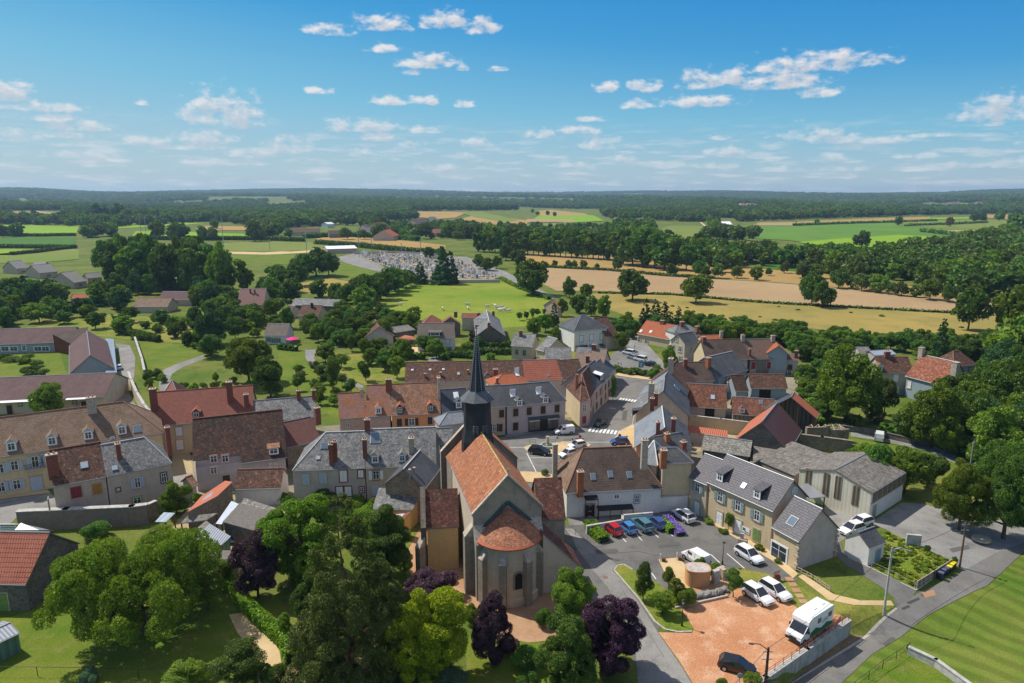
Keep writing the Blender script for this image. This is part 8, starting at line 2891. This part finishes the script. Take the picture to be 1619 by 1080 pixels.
car((838,716),(868,720), 'suv', BLK, 'black SUV parked at the fountain on the square')
car((923,706),(901,710), 'hatch', WHT, 'white car behind the fountain island on the square')
car((906,719),(889,724), 'hatch', WHT, 'white car half hidden by the brown hipped roof')
car((987,702),(972,702.5), 'hatch', DBL, 'dark blue car peeping above the brown roof ridge')
car((903,685),(881,687), 'van', WHT, 'white van driving past the shopfront', 'delivery_van', True, cat='van')
car((957,669),(941,676), 'hatch', DGR, 'dark green car waiting at the zebra crossing')
car((1001,562),(986,559), 'van', WHT, 'white van farthest back on the upper car park', 'van', cat='van')
car((1005,569),(994,566), 'hatch', GRY, 'grey car between the two white vans of the upper car park')
car((1021,573),(1003,569), 'van', WHT, 'white minibus in the middle of the upper car park', 'van', cat='van')
car((1036,580),(1018,577), 'hatch', BLK, 'black car at the hedge of the upper car park')
car((1357,839),(1335,846), 'suv', WHT, 'white car directly behind the small white hut')
car((1371,829),(1348,836), 'suv', WHT, 'white car nearer the warehouse, behind the hut')
car((1389,701),(1391,690), 'van', WHT, 'small white van on the grass beside the track', 'van', True, cat='van')
car((317,890),(320,874), 'van', WHT, 'white van between the yellow outhouse and the garden sheds', 'van', True, cat='van')
car((370,858),(379,846), 'hatch', DBL, 'dark blue car in the shade beside the felt-roofed shed')
car((112,890),(131,884), 'hatch', WHT, 'white car in the shade under the walnut tree by the stone barn')
car((190,590),(187,578), 'hatch', WHT, 'white car beside the school carport')
def camper():
	a, b = G(1302,985), G(1252,1018)
	c = (a + b) / 2
	root = empty('camper_van', (c.x, c.y, .05), math.atan2(b.y - a.y, b.x - a.x), 'big white high-roofed mobile van with green hills painted on its side', 'van')
	Wm = plain('van_body_white', (.78, .78, .78), .35, spec=.5, coat=.4)
	mb = MB()
	w = 1.08
	prof = [(-3.4, .5),(-3.4,3.0),(-3.25,3.1),(1.35,3.1),(2.0,2.75),(2.05,2.3),(1.7,2.2),(1.7, .5)]
	for sy in (-1,1):
		mb.face([Vector((x, sy * w, z)) for x, z in prof][::-sy], Wm)
	for i in range(len(prof)):
		(x0, z0),(x1, z1) = prof[i], prof[(i + 1) % len(prof)]
		mb.face([Vector((x0,-w, z0)), Vector((x1,-w, z1)), Vector((x1, w, z1)), Vector((x0, w, z0))][::-1], Wm)
	mb.build('box_body', root)
	mb = MB()
	pr = [(1.7, .45),(1.7,2.15),(1.95,2.15),(2.75,1.35),(3.25,1.1),(3.35, .45)]
	for sy in (-1,1):
		mb.face([Vector((x, sy * .98, z)) for x, z in pr][::sy * -1], Wm)
	for i in range(len(pr)):
		(x0, z0),(x1, z1) = pr[i], pr[(i + 1) % len(pr)]
		mb.face([Vector((x0,-.98, z0)), Vector((x1,-.98, z1)), Vector((x1, .98, z1)), Vector((x0, .98, z0))][::-1], Wm)
	mb.build('cab', root)
	mb = MB()
	mb.face([Vector((1.99,-.9,2.13)), Vector((2.76,-.92,1.38)), Vector((2.76, .92,1.38)), Vector((1.99, .9,2.13))], M_CARGL)
	mb.build('windscreen', root)
	for sy in (-1,1):
		mb = MB()
		mb.face([Vector((x, sy * .99, z)) for x, z in ((1.75,1.3),(1.75,2.0),(2.0,2.0),(2.6,1.35))][::sy * -1], M_CARGL)
		mb.face([Vector((x, sy * 1.0, z)) for x, z in ((1.75,1.3),(1.75,2.0),(2.0,2.0),(2.6,1.35))][::sy], M_CARGL)
		mb.build('side_window', root)
		for x in (-.3,-2.6):
			mb = MB()
			mb.box((x, sy * (w + .01),2.15),(.75, .04, .6), M_CARGL)
			mb.build('side_window', root)
		mb = MB()
		g1 = plain('green_graphic', (.02, .12, .05), .5)
		g2 = plain('light_graphic', (.35, .5, .5), .5)
		y = sy * (w + .012)
		for pts, m in (([(-3.35, .55),(1.6, .55),(1.5,1.15),(.4,1.5),(-.8,1.0),(-2.0,1.35),(-3.35, .95)], g1),([(-2.4,1.6),(-.9,1.55),(-1.0,2.0),(-1.8,2.15)], g2)):
			q = [Vector((x_, y, z_)) for x_, z_ in pts]
			mb.face(q, m)
		mb.build('side_graphic', root)
		mb = MB()
		mb.box((2.1, sy * 1.2,1.55),(.12, .22, .36), M_TRIM)
		mb.build('mirror', root)
		mb = MB()
		mb.box((3.18, sy * .72, .98),(.2, .3, .26), M_LAMP)
		mb.build('headlight', root)
		for x in (-2.2,2.5):
			mb = MB()
			mb.tube([(x, sy * .82, .36),(x, sy * 1.02, .36)], .36, M_TYRE, 14)
			wv = mb.build('wheel', root)
			mb = MB()
			mb.tube([(x, sy * .84, .36),(x, sy * 1.04, .36)], .2, M_RIM, 10)
			mb.build('rim', wv)
	mb = MB()
	mb.box((3.36,0, .55),(.08,1.9, .32), M_TRIM)
	mb.build('bumper', root)
	mb = MB()
	mb.box((3.37,0, .85),(.05, .9, .16), M_TRIM)
	mb.build('grille', root)
	mb = MB()
	for x in (-2.4,-.6):
		mb.box((x, 0,3.14),(.6, .6, .1), M_WFRAME)
		mb.build('roof_hatch', root)
		mb = MB()
camper()
# ================================================================== street furniture and small things
def pole(px, py, top, r, label, mat=None, arm=None, name='utility_pole'):
	p = G(px, py)
	H = zat(p, top) - p.z
	root = empty(name, p, label=label, cat='pole')
	mb = MB()
	mb.tube([(0,0,-.3),(0,0, H)], r, mat or M_CONC, 8, r2=r * .65)
	mb.build('shaft', root)
	if arm:
		mb = MB()
		mb.tube([(0,0, H - .3),(arm[0] * .6, arm[1] * .6, H + .3),(arm[0], arm[1], H + .25)], .05, mat or M_GALV, 6)
		mb.build('arm', root)
		mb = MB()
		mb.box((arm[0] * 1.15, arm[1] * 1.15, H + .22),(.5, .2, .12), mat or M_GALV, rz=math.atan2(arm[1], arm[0]))
		mb.build('lamp_head', root)
	mb = MB()
	for k in (-1,1):
		mb.box((0, k * .0 + .0, H - .5 - .45 * (k + 1)),(1.1, .08, .08), M_GALV)
	mb.build('crossbar', root)
	return p + Vector((0,0, H))
t1 = pole(1397,972,866, .17, 'grey concrete utility pole with street light at the lane corner', arm=(1.2,-.9))
t2 = pole(1517,897,824, .15, 'brown utility pole beside the wheelie bins', M_BARK2)
t3 = pole(1209,1092,1024, .2, 'rusty dark steel pole with bracket at the bottom of the gravel wall', plain('dark_rust', (.09, .05, .045), .8, noise=.4), arm=(-1.5, .3))
t4 = Vector((t2.x + 30, t2.y + 40,8))
def wire(a, b, lab, sag=.8):
	mb = MB()
	mb.tube([a.lerp(b, k / 10) - Vector((0,0, sag * 4 * (k / 10) * (1 - k / 10))) for k in range(11)], .022, M_BLACK, 4)
	tag(mb.build('cable', off=a.copy()), lab, 'cable')
wire(t1, t3, 'thin black cable from the concrete pole down to the rusty pole')
wire(t1, t2, 'thin black cable between the two poles by the lane')
wire(t3, t3 + Vector((-24,-22,-1)), 'thin cable leaving the rusty pole at the bottom edge')
for i, (x, y, t) in enumerate([(355,402,343),(427,396,379),(485,400,366),(568,407,376),(588,397,376),(635,402,385),(665,402,380),(224,378,338),(232,380,344),(1530,765,700)]):
	p = G(x, y)
	H = zat(p, t) - p.z
	mb = MB()
	mb.tube([(p.x, p.y, 0),(p.x, p.y, H)], .16 if y > 500 else .28, M_GALV, 5)
	mb.box((p.x, p.y, H),(2.2 if y < 500 else .3, .3, .3), M_GALV)
	tag(mb.build('mast', off=(p.x, p.y, 0)), 'thin tall grey mast, %s in the line from the left' % nth([224,232,355,427,485,568,588,635,665,1530].index(x)), 'mast', 'thin masts around the sports ground')
def lamp(px, py, top, label):
	p = G(px, py)
	H = zat(p, top) - p.z
	root = empty('street_lamp', p, label=label, cat='street lamp')
	mb = MB()
	mb.lathe((0,0,0),[(.14,-.1),(.12, .5),(.055, .7),(.045, H - .7),(.09, H - .65)], M_BLACK, 8)
	mb.build('post', root)
	mb = MB()
	mb.lathe((0,0, H - .65),[(.09,0),(.2, .42),(.0, .43)], plain('lantern_glass', (.5, .52, .5), .2),6)
	mb.build('lantern', root)
	mb = MB()
	mb.lathe((0,0, H - .22),[(.27,0),(.12, .16),(.03, .22),(.0, .3)], M_BLACK, 6)
	mb.build('cap', root)
for a in [(1142,893,856, 'black lantern post standing in the car park by the bush'),(1078,991,948, 'black lantern post on the grass verge tip'),(990.5,703,689, 'lantern post on the pavement corner of the square'),
		  (977,588,573, 'left lantern post of the pair at the upper car park'),(981.5,589,574, 'right lantern post of the pair at the upper car park'),(1003,556,546, 'lantern post by the round tree at the upper car park'),(905,707,693, 'slim lantern post on the fountain island')]:
	lamp(*a)
def road_sign(px, py, top, label, col, shape='disc'):
	p = G(px, py)
	H = zat(p, top) - p.z
	root = empty('road_sign', p, label=label, cat='road sign')
	mb = MB()
	mb.tube([(0,0,0),(0,0, H)], .04, M_GALV, 6)
	mb.build('post', root)
	mb = MB()
	if shape == 'disc':
		mb.tube([(0,-.08, H - .3),(0,-.04, H - .3)], .32, col, 16)
	else:
		mb.box((0,-.08, H - .9),(1.5, .05,1.7), col)
		mb.box((0,-.115, H - .6),(1.0, .02, .25), M_PAINT)
		mb.box((0,-.115, H - 1.15),(.7, .02, .5), M_PAINT)
	mb.build('panel', root)
M_SRED = plain('sign_red', (.42, .03, .03), .5)
road_sign(917,701,688, 'round red sign at the right end of the fountain island', M_SRED)
road_sign(979.5,699,686, 'round red sign on the pavement beside the street houses', M_SRED)
road_sign(881,700,690, 'small round sign at the back of the fountain island', plain('sign_grey', (.3, .3, .3), .5))
road_sign(1013,590,572, 'teal information panel in front of the upper car park', plain('sign_teal', (.05, .32, .36), .5), 'box')
road_sign(1168,1092,1064, 'white-backed sign plate at the bottom edge behind the black car', plain('sign_grey', (.3, .3, .3), .5), 'disc')
def fountain():
	p = G(866,707)
	root = empty('fountain', (p.x, p.y, .13), label='round stone fountain with central column on the square island', cat='fountain')
	mb = MB()
	mb.lathe((0,0,0),[(1.45,0),(1.5, .5),(1.25, .5),(1.25, .3)], M_CONC, 20)
	mb.build('basin', root)
	mb = MB()
	mb.lathe((0,0,0),[(1.27, .38),(0, .38)], plain('green_water', (.06, .16, .10), .1, spec=.6),20)
	mb.build('water', root)
	mb = MB()
	mb.lathe((0,0,0),[(.5, .3),(.32, .6),(.27,2.0),(.38,2.1),(.38,2.25),(0,2.3)], M_STFR, 12)
	mb.build('column', root)
fountain()
def bench(px, py, rz, label):
	p = G(px, py)
	root = empty('bench', (p.x, p.y, p.z + .12), rz, label, 'bench')
	for nm, c, s_ in (('seat', (0,0, .45),(1.8, .45, .07)),('backrest', (0, .24, .75),(1.8, .06, .4))):
		mb = MB()
		mb.box(c, s_, M_RUST)
		mb.build(nm, root)
	for sx in (-.75, .75):
		mb = MB()
		mb.box((sx, 0, .22),(.08, .4, .44), M_BLACK)
		mb.build('leg', root)
bench(916,701, .1, 'red bench on the fountain island')
for i, x in enumerate((842,873,897)):
	p = G(x, 703)
	mb = MB()
	mb.tube([(p.x - .7, p.y, .1),(p.x - .7, p.y, 1.1),(p.x + .7, p.y, 1.1),(p.x + .7, p.y, .1)], .035, M_BLACK, 5)
	mb.tube([(p.x - .7, p.y, .35),(p.x + .7, p.y, .9)], .025, M_BLACK, 5)
	mb.tube([(p.x - .7, p.y, .9),(p.x + .7, p.y, .35)], .025, M_BLACK, 5)
	tag(mb.build('bike_rack', off=(p.x, p.y, .1)), 'black crossed metal barrier behind the fountain, %s from the left' % nth(i), 'barrier', 'metal barriers of the square')
# round kiosk
p = G(1102,922)
root = empty('kiosk', p, label='round tan utility kiosk with pale flat roof at the car park', cat='kiosk')
mb = MB()
n = 28
rg = [Vector((1.65 * math.copysign(abs(math.cos(t)) ** .7, math.cos(t)),1.25 * math.copysign(abs(math.sin(t)) ** .7, math.sin(t)),0)) for t in [2 * math.pi * k / n for k in range(n)]]
for k in range(n):
	j = (k + 1) % n
	mb.face([rg[k], rg[j], rg[j] + Vector((0,0,2.3)), rg[k] + Vector((0,0,2.3))], render_wall('tan_render', (.56, .30, .14), dirtf=.2))
mb.build('wall', root)
mb = MB()
mb.prism([v * 1.04 + Vector((0,0,2.4)) for v in rg],0, .14, render_wall('tan_render', (.56, .30, .14)))
mb.face([v * .93 + Vector((0,0,2.41)) for v in rg], ground_mat('roof_gravel', (.4, .36, .33),(.5, .45, .4),(.2, .15, .13), s1=1.0, s2=1.5, s3=8))
mb.build('roof', root)
for i, (x, y, s_) in enumerate([(1131,921,(1.0, .6,1.9)),(1143,916,(.6, .5,1.6)),(1139,910,(1.2, .5,1.3))]):
	p = G(x, y)
	mb = MB()
	mb.box((p.x, p.y, s_[2] / 2), s_, M_STFR if i else M_CONC, rz=.5)
	tag(mb.build('stone_block', off=(p.x, p.y, 0)), 'pale standing block by the kiosk, %s' % ('widest and frontmost', 'middle one', 'rearmost')[i], 'block', 'pale blocks by the kiosk')
rr = random.Random(4)
for i in range(12):
	t = i / 11
	p = G(1100 + 46 * t, 949 - 12 * t + rr.uniform(-3,0))
	bm = bmesh.new()
	bmesh.ops.create_icosphere(bm, subdivisions=2, radius=rr.uniform(.38, .62))
	for v in bm.verts:
		v.co *= rr.uniform(.8,1.15)
		v.co.z *= .8
	me = bpy.data.meshes.new('boulder')
	bm.to_mesh(me)
	bm.free()
	me.materials.append(plain('boulder_rock', (.27, .25, .23), .95, noise=.5))
	o = bpy.data.objects.new('boulder', me)
	o.location = (p.x, p.y, .3)
	COL.objects.link(o)
	tag(o, 'rough grey boulder in the row above the gravel, %s from the left' % nth(i), 'boulder', 'row of boulders above the gravel lot')
for i, (x, y) in enumerate([(1044,888),(1070,886)]):
	p = G(x, y)
	mb = MB()
	mb.tube([(p.x, p.y, 0),(p.x, p.y, 1.3)], .07, M_PAINT, 8)
	tag(mb.build('bollard', off=(p.x, p.y, 0)), 'thin white post on the sandy corner, %s' % ('left one', 'right one')[i], 'post')
	mb = MB()
	mb.lathe((p.x + .5, p.y + .1,0),[(.3,0),(.34, .5),(.0, .5)], M_WOOD, 10)
	tag(mb.build('planter', off=(p.x + .5, p.y + .1,0)), 'round wooden tub beside the %s white post' % ('left', 'right')[i], 'planter')
p = G(1227,918)
root = empty('information_board', p, .5, 'small roofed board with red flowers on the lawn by the annex', 'board')
mb = MB()
mb.box((0,0,1.3),(1.2, .1, .6), M_GALV)
mb.build('panel', root)
mb = MB()
mb.box((0,-.1, .45),(.9, .5, .5), M_WOOD)
b_ = mb.build('planter', root)
mb = MB()
mb.box((0,-.1, .78),(.7, .4, .22), plain('red_flowers', (.5, .04, .03), .8, noise=.4))
mb.build('flowers', b_)
p = G(1174,862)
mb = MB()
mb.box((p.x, p.y, .5),(1.3, .7,1.0), M_STFR, rz=-.6)
mb.box((p.x - .1, p.y + .2,1.3),(.5, .4,1.1), M_CONC, rz=-.4)
tag(mb.build('carved_stone', off=(p.x, p.y, 0)), 'carved stone block standing before the town hall doors', 'carved stone')
# wheelie bins
for i, (x, y, c) in enumerate([(1486,915,0),(1490,910,0),(1495,907,0),(1499,905,1),(1502.5,901,1),(1506,898,1)]):
	p = G(x, y)
	root = empty('wheelie_bin', (p.x, p.y, p.z), .7, '%s wheelie bin in the row under the fence, %s from the left' % (('navy', 'yellow-lidded')[c], nth(i)), 'bin', 'wheelie bins at the roadside')
	mb = MB()
	mb.prism([Vector((-.3,-.35, .95)), Vector((.3,-.35, .95)), Vector((.3, .35, .95)), Vector((-.3, .35, .95))],0, .93,(plain('bin_navy', (.02, .025, .05), .5), M_TRIM)[c])
	mb.build('body', root)
	mb = MB()
	mb.box((0,0,1.0),(.66, .78, .12),(plain('bin_lid_grey', (.10, .11, .16), .5), plain('bin_lid_yellow', (.75, .58, .01), .5))[c])
	mb.build('lid', root)
	for sx in (-.28, .28):
		mb = MB()
		mb.tube([(sx - .04, .36, .1),(sx + .04, .36, .1)], .1, M_TYRE, 8)
		mb.build('wheel', root)
def fence(px, h, label, mat, step=1.2, rails=2, mesh=False, dz=0.0, name='fence', post=.05, pts=None, panel=None):
	pts = pts or [G(x, y) for x, y in px]
	o = pts[0].copy()
	root = empty(name, o, label=label, cat='fence')
	rl = MB()
	for a, b in zip(pts, pts[1:]):
		L = (b - a).length
		n = max(1, int(L / step))
		for k in range(n + 1):
			q = a.lerp(b, k / n) - o
			mb = MB()
			mb.box(q + Vector((0,0, h / 2 + dz)),(post, post, h), mat)
			mb.build('post', root)
		for r in range(rails):
			z = dz + h * (r + 1) / rails - .06
			rl.tube([a - o + Vector((0,0, z)), b - o + Vector((0,0, z))], post * .45, mat, 4)
		if panel:
			d = (b - a).normalized()
			rl.box((a + b) / 2 - o + Vector((0,0, h / 2 + dz)),(L, .03, h * .8), panel, ax=(d, Vector((-d.y, d.x, 0))))
	rl.build('rail', root)
	return root
wtop = [P(1341.5,981, .12), P(1276,1026, .12), P(1211,1071, .12), P(1170,1100, .12)]
wall_line('retaining_wall', 'streaked concrete retaining wall holding up the gravel lot', [(1341.5,981),(1276,1026),(1211,1071),(1170,1100)], .12, .5, render_wall('stained_concrete', (.42, .42, .38), dirt=(.08, .08, .07), dirtf=.5, streak=.7))
fence(None, 1.0, 'rusty red railing on top of the retaining wall', M_RUST, 1.4,3, pts=wtop, name='railing')
fence([(1258,903),(1285,917),(1312,936)], .8, 'low wooden fence beside the annex gable', M_STFR, .7,2, post=.09)
fence([(1437,1029),(1395,1058),(1350,1092)],1.2, 'thin wire fence above the small bottom right lawn', M_TRIM, 2.2,1)
wall_line('low_wall', 'low pale wall curving between the two lawns at bottom right', [(1439,1024),(1480,1043),(1545,1090)],-1.0, .35, M_CONC, ztop=-1.0)
fence([(1449,932),(1476,915),(1503,897)],1.3, 'concrete panel fence behind the wheelie bins', M_STFR, 1.1,2, post=.12, panel=W_TIMBER)
fence([(1378,898),(1412,914),(1446,931)],1.0, 'wire fence along the lane side of the weedy plot', M_CONC, 3.0,1)
fence([(-20,1068),(140,1070),(300,1075)],1.2, 'wire fence across the foot of the lower left lawn', M_TRIM, 4.0,1)
fence([(894,838),(910,846),(928,856)],1.0, 'grey handrail beside the lane next to the brown-roofed house', M_GALV, 1.8,2)
wall_line('terrace_wall', 'white rendered terrace wall behind the parked cars', [(928,832),(984,822.5),(984.5,815),(1031,811)],1.3, .25, W_WHITE)
p = G(1443,863)
mb = MB()
mb.box((p.x, p.y, .9),(2.0, .45,1.9), M_CONC, rz=-.2)
tag(mb.build('concrete_panel', off=(p.x, p.y, 0)), 'pale concrete panel at the back of the weedy plot', 'panel')
p = G(1551,856)
mb = MB()
mb.lathe((p.x, p.y, 0),[(1.3,0),(1.3, .3),(0, .35)], M_STFR, 14)
tag(mb.build('stone_slab', off=(p.x, p.y, 0)), 'flat round pale slab under the big dark tree', 'slab')
# signboard at the left wall
p = P(12,829,2.6)
root = empty('signboard', (p.x, p.y, 0), label='white signboard with dark lines of lettering at the left wall end', cat='signboard')
mb = MB()
mb.box((0,0,2.0),(2.4, .12,1.3), M_WHITEP)
mb.build('panel', root)
mb = MB()
r3 = random.Random(2)
for k in range(3):
	x = -1.05
	while x < 1.0:
		l = r3.uniform(.08, .2)
		mb.box((x + l / 2,-.075,2.42 - k * .36),(l, .02, .14 - .02 * k), M_TRIM)
		x += l + .05
mb.build('lettering', root)
mb = MB()
mb.box((.2, .4,1.2),(3.2, .5,2.4), W_STONE)
mb.build('wall', root)
# parasol, pool
p = G(463,545)
root = empty('parasol', p, label='bright pink parasol on the terrace of the grey-brown house', cat='parasol')
mb = MB()
mb.lathe((0,0,0),[(2.2,2.1),(0,2.9)], plain('pink_canvas', (.75, .03, .22), .8),10)
mb.build('canopy', root)
mb = MB()
mb.tube([(0,0,0),(0,0,2.7)], .05, M_GALV, 6)
mb.build('pole', root)
p = G(476,792)
root = empty('garden_pool', p, label='round blue garden pool with white cover beside the slate row', cat='pool')
mb = MB()
mb.lathe((0,0,0),[(1.5,0),(1.55, .9),(1.45, .9),(0, .86)], plain('pool_blue', (.03, .13, .28), .3),18)
mb.build('pool', root)
mb = MB()
mb.lathe((.3, .1, .9),[(1.2,0),(0, .12)], M_WHITEP, 14, ang=(-1.4,1.4))
mb.build('cover', root)
# cattle in the meadow
def cow_mesh():
	mb = MB()
	cw = plain('cream_hide', (.62, .57, .48), .9)
	prof = [(-1.0, .0,1.05, .12),(-.95,0,1.0, .34),(-.4,0, .95, .42),(.3,0, .97, .40),(.75,0,1.05, .33),(1.1,0,1.2, .2),(1.25,0,1.3, .17),(1.6,0,1.1, .13),(1.75,0,1.0, .08)]
	rings = [[Vector((x, math.cos(t) * r * .75, z + math.sin(t) * r)) for t in [2 * math.pi * k / 8 for k in range(8)]] for x, _, z, r in prof]
	for a, b in zip(rings, rings[1:]):
		for k in range(8):
			j = (k + 1) % 8
			mb.face([a[k], b[k], b[j], a[j]], cw)
	mb.face(rings[0], cw)
	mb.face(rings[-1][::-1], cw)
	for sx in (-.75, .6):
		for sy in (-.2, .2):
			mb.tube([(sx, sy, .85),(sx - .05, sy, .45),(sx, sy, 0)], .11, cw, 6, r2=.06)
	mb.tube([(-1.0,0,1.2),(-1.1,0, .6)], .03, cw, 4)
	for sy in (-1,1):
		mb.tube([(1.3, sy * .1,1.38),(1.28, sy * .3,1.36)], .05, cw, 4)
	return mb.mesh('cow')
CM = cow_mesh()
for i, (x, y) in enumerate(sorted([(771,487),(786,489),(790,493),(795,492),(799,491),(783,486),(740,490),(739,484),(700,491),(633,484),(804,494),(793,488)])):
	p = G(x, y)
	o = bpy.data.objects.new('cow', CM)
	o.location = p
	o.rotation_euler = (0,0, i * 1.7)
	o.scale = (1.15,) * 3
	COL.objects.link(o)
	tag(o, 'cream coloured cow grazing in the green meadow, %s from the left' % nth(i), 'cow', 'cattle in the meadow')
# cemetery
def graves():
	gs = []
	for k, col in enumerate([(.62, .60, .56),(.48, .46, .44),(.26, .25, .25),(.75, .72, .66),(.50, .38, .33)]):
		m = plain('grave_stone_%s' % 'abcde'[k], col, .6, noise=.25)
		mb = MB()
		mb.box((0,0, .22),(1.1,2.1, .44), m)
		a = mb.mesh('slab')
		mb = MB()
		if k % 2:
			mb.box((0, .95, .85),(1.0, .22,1.1), m)
			mb.box((0, .95,1.5),(.6, .2, .25), m)
		else:
			mb.box((0, .95,1.0),(.22, .2,1.5), m)
			mb.box((0, .95,1.3),(.8, .18, .2), m)
		gs.append((a, mb.mesh('headstone')))
	chap = MB()
	m = MATS['grave_stone_a']
	chap.box((0,0,1.3),(1.6,2.0,2.6), m)
	chap.face([(-.95,-1.1,2.6),(.95,-1.1,2.6),(0,-1.1,3.4)], m)
	chap.face([(-.95,1.1,2.6),(0,1.1,3.4),(.95,1.1,2.6)], m)
	chap.face([(-.95,-1.1,2.6),(0,-1.1,3.4),(0,1.1,3.4),(-.95,1.1,2.6)], m)
	chap.face([(.95,-1.1,2.6),(.95,1.1,2.6),(0,1.1,3.4),(0,-1.1,3.4)], m)
	chap.face([(-.35,-1.02, .1),(.35,-1.02, .1),(.35,-1.02,1.9),(-.35,-1.02,1.9)], M_DARK)
	cm = chap.mesh('tomb_chapel')
	rq = random.Random(8)
	A0 = G(640,437)
	A1 = G(785,441)
	B0 = G(568,402)
	B1 = G(700,405)
	n = 0
	for r in range(17):
		for c in range(21):
			u, v = (c + rq.uniform(-.15, .15)) / 20,(r + rq.uniform(-.1, .1)) / 16
			if c in (7,14) or r in (8,) or rq.random() < .08 or n >= 285:
				continue
			p = A0.lerp(A1, u).lerp(B0.lerp(B1, u), v)
			n += 1
			if rq.random() < .14:
				o = bpy.data.objects.new('tomb_chapel', cm)
				o.location = (p.x, p.y, .1)
				COL.objects.link(o)
				tag(o, 'small pale tomb chapel with pitched roof among the cemetery graves', 'tomb', 'tomb chapels of the cemetery')
				continue
			a, b = gs[rq.randrange(5)]
			s_ = rq.uniform(1.1,2.0)
			o = bpy.data.objects.new('grave', a)
			o.location = (p.x, p.y, .1)
			o.rotation_euler = (0,0, rq.choice((0, .08,3.14)) + .15)
			o.scale = (s_, s_, s_ * 1.15)
			COL.objects.link(o)
			tag(o, 'stone grave with headstone in the crowded village cemetery', 'grave', 'graves of the cemetery')
			h = bpy.data.objects.new('headstone', b)
			h.parent = o
			COL.objects.link(h)
graves()
wall_line('cemetery_wall', 'grey boundary wall along the near side of the cemetery', [(600,431),(640,439),(700,443.5),(790,442)],1.8, .5, W_GREY)
wall_line('cemetery_wall', 'far boundary wall of the cemetery behind the graves', [(560,399),(625,397),(700,402)],1.8, .5, W_GREY)
# gravestone-like equipment at the sports field
for i, (x, y) in enumerate([(411,394),(438,393),(413,404)]):
	p = G(x, y)
	mb = MB()
	mb.tube([(p.x - 3.6, p.y, 0),(p.x - 3.6, p.y, 2.4),(p.x + 3.6, p.y, 2.4),(p.x + 3.6, p.y, 0)], .12, M_PAINT, 5)
	tag(mb.build('goal', off=(p.x, p.y, 0)), 'white goal frame on the sports field, %s' % ('far left', 'far right', 'near one')[i], 'goal')
# ------------------------------------------------------------------ haze
mb = MB()
mb.box((0,5150,69),(21000,10900,142), plain('haze_tmp', (1,1,1)))
hz = mb.build('haze', off=(0,5150,69))
hm = bpy.data.materials.new('haze')
hm.use_nodes = True
hm.node_tree.nodes.clear()
ho = hm.node_tree.nodes.new('ShaderNodeOutputMaterial')
hv = hm.node_tree.nodes.new('ShaderNodeVolumePrincipled')
hv.inputs['Color'].default_value = (.5, .74,1.0,1)
hv.inputs['Density'].default_value = 0.00008
hv.inputs['Anisotropy'].default_value = 0.2
hm.node_tree.links.new(hv.outputs[0], ho.inputs['Volume'])
hz.data.materials.clear()
hz.data.materials.append(hm)
hm.cycles.homogeneous_volume = True
tag(hz, 'thin bluish haze that fades the far hills', 'haze', kind='stuff')
